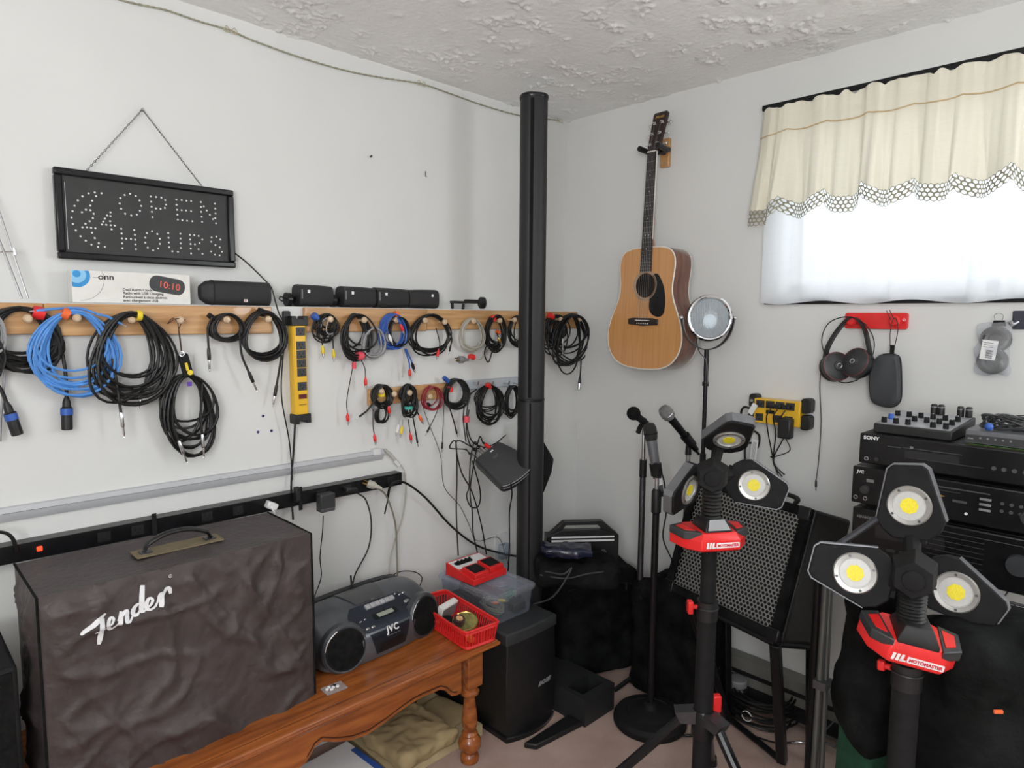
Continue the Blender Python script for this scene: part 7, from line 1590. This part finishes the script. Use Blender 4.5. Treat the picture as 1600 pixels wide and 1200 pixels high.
for x in (0.50, 0.60, 0.86, 0.97):
    o = MB().lathe([(0.0085, 0.0), (0.0085, 0.024), (0.006, 0.028), (0, 0.028)], MP @ TT(mw_ * x * 0.96, mdp - 0.018, 0.001), 16).build('jack_plug', K['black_rubber'], t)
    MB().lathe([(0.0088, 0.020), (0.0088, 0.023)], MP @ TT(mw_ * x * 0.96, mdp - 0.018, 0.001), 16).build('plug_ring', K['silver'], o)
# small set-top box and its cable nest
ba = F(1507, 692, 1.150)
t = thing('small_receiver', 'slim dark grey receiver box beside the mixing desk, cables piled on top', 'stereo component', FR((ba.x, ba.y, 1.1505)))
MB().box((0.11, 0.017, -0.07), (0.22, 0.032, 0.14)).build('case', K['satin_grey_paint'], t, bevel=0.002)
MB().box((0.11, 0.013, 0.001), (0.215, 0.018, 0.002)).build('front_strip', K['charcoal'], t)
MB().box((0.012, 0.013, 0.0025), (0.012, 0.003, 0.001)).build('badge', K['silver'], t)
for i in range(5): MB().lathe([(0.0025, 0.002), (0.0025, 0.0035)], TT(0.032 + i * 0.015, 0.016, 0), 10).build('button', K['mid_grey'], t)
MB().box((0.11, -0.001, 0.0), (0.2, 0.001, 0.002)).build('edge', mk('lime', (0.05, 0.15, 0.04), 0.5), t)
c = V((ba.x + 0.055, ba.y - 0.085, 1.184)); t = thing('cable_nest', 'bundle of dark cables lying on the small receiver box', 'cable', c); pts = []
for i in range(9 * 22):
    a = 2 * PI * i / 22; k = 0.78 + 0.22 * math.sin(i * 0.21); pts.append(c + V((0.028 * k * math.cos(a), -0.07 * k * math.sin(a) + 0.006 * math.sin(i * 0.13), 0.004 + 0.032 * (0.5 + 0.5 * math.sin(i * 0.39)))))
MB().tube(pts, 0.0026, 6).build('cable', K['charcoal'], t, world=True)
MB().tube([p + V((0.004, 0.002 - 0.004, 0.003)) for p in pts[::1][:90]], 0.0012, 5).build('grey_wire', K['grey_cable'], t, world=True)
MB().tube(cat([c + V((0.02, -0.03, 0.035)), c + V((0.03, -0.08, 0.04)), c + V((0.02, -0.13, 0.03))]), 0.003, 6).build('green_wire', K['green'], t, world=True)
q = F(1555, 657, 1.192)
tag(MB().ball(V((ba.x + 0.006, F(1555, 665, 1.19).y, 1.1945)), 0.0095, seg=20).build('blue_foam_ball', K['deep_blue']), 'little blue foam microphone cap in front of the cable bundle on the receiver', 'foam cap')

# ================================================================== LOWER RIGHT
t = thing('music_stand', 'pair of thin grey metal poles of a folded stand left of the front work light', 'stand', V((D(1283, 1100, 1.62).x, D(1283, 1100, 1.62).y, 0)))
ms = V((D(1283, 1100, 1.62).x, D(1283, 1100, 1.62).y, 0)); zt5 = zline(880, ms.x, ms.y)
rg = RC @ V((1, 0, 0)); rg = V((rg.x, rg.y, 0)).normalized()
mb = MB(); mb.cyl(ms - rg * 0.012, ms + V((0, 0, zt5)) - rg * 0.004, 0.008, seg=12); mb.cyl(ms + rg * 0.012, ms + V((0, 0, zt5 - 0.03)) + rg * 0.006, 0.007, seg=12); mb.build('pole', mk('pole_grey', (0.12, 0.125, 0.12), 0.4, 0.7), t, world=True)
mb = MB(); mb.box((0, 0, zt5 * 0.66), (0.038, 0.03, 0.02), Matrix.Translation(ms)); mb.build('pole_clip', K['dark_steel'], t, world=True)
tp = ms + V((0, 0, zt5))
mb = MB(); mb.tube(cat([tp, tp + rg * 0.01 + V((0, 0, 0.035)), tp + rg * 0.055 + V((0, 0, 0.07)), tp + rg * 0.13 + V((0, 0, 0.125))]), 0.008, 8); mb.build('folded_arm', K['dark_steel'], t, world=True)
t = thing('black_bag', 'hanging black padded bag below the front work light, left side', 'bag', TT(*D(1362, 1060, 1.50)))
cb = D(1362, 1060, 1.50)
bt = Matrix.Translation((cb.x, cb.y, 0.0)) @ RZ(-PI / 4); t.matrix_world = bt; RM[t.name] = bt
MB().soft((0.13, 0.14, 0.40), 0.05, TT(0, 0, zline(1165, cb.x, cb.y)), n=22, amp=0.022, freq=9, seed=31, flat=False).build('bag_body', K['black_nylon'], t)
cb = D(1568, 1120, 1.37); bt = Matrix.Translation((cb.x, cb.y, 0.0)) @ RZ(-PI / 4)
t = thing('large_black_bag', 'big black nylon bag filling the lower right corner', 'bag', bt)
MB().soft((0.34, 0.22, zline(965, cb.x, cb.y)), 0.07, n=30, amp=0.03, freq=7, seed=33).build('bag_body', K['black_nylon'], t)
MB().box((-0.10, -0.118, zline(1060, cb.x, cb.y)), (0.016, 0.004, 0.006)).build('red_tab', K['orange'], t)
MB().tube(cat([(0.02, -0.13, 0.60), (0.06, -0.15, 0.63), (0.10, -0.14, 0.66), (0.15, -0.10, 0.70)]), 0.004, 6).build('grey_strap', K['dark_grey'], t)
cb = D(1410, 1175, 1.68); bt = Matrix.Translation((cb.x, cb.y, 0.0)) @ RZ(-PI / 4)
t = thing('green_bag', 'dark green bag with pale script at the bottom edge of the photo', 'bag', bt)
gz = zline(1120, cb.x, cb.y)
MB().soft((0.26, 0.16, gz), 0.02, n=20, amp=0.008, freq=8, seed=35).build('bag_body', mk('bag_green', (0.015, 0.09, 0.045), 0.8, var=0.2, bump=0.3, bscale=300), t)
MB().text('Co', 0.06, frame((0.06, -0.092, gz - 0.115), (1, 0, 0), (0, 0, 1)), 0.001, shear=0.3).build('script_lettering', mk('script_cream', (0.4, 0.42, 0.36), 0.7), t, smooth=False)
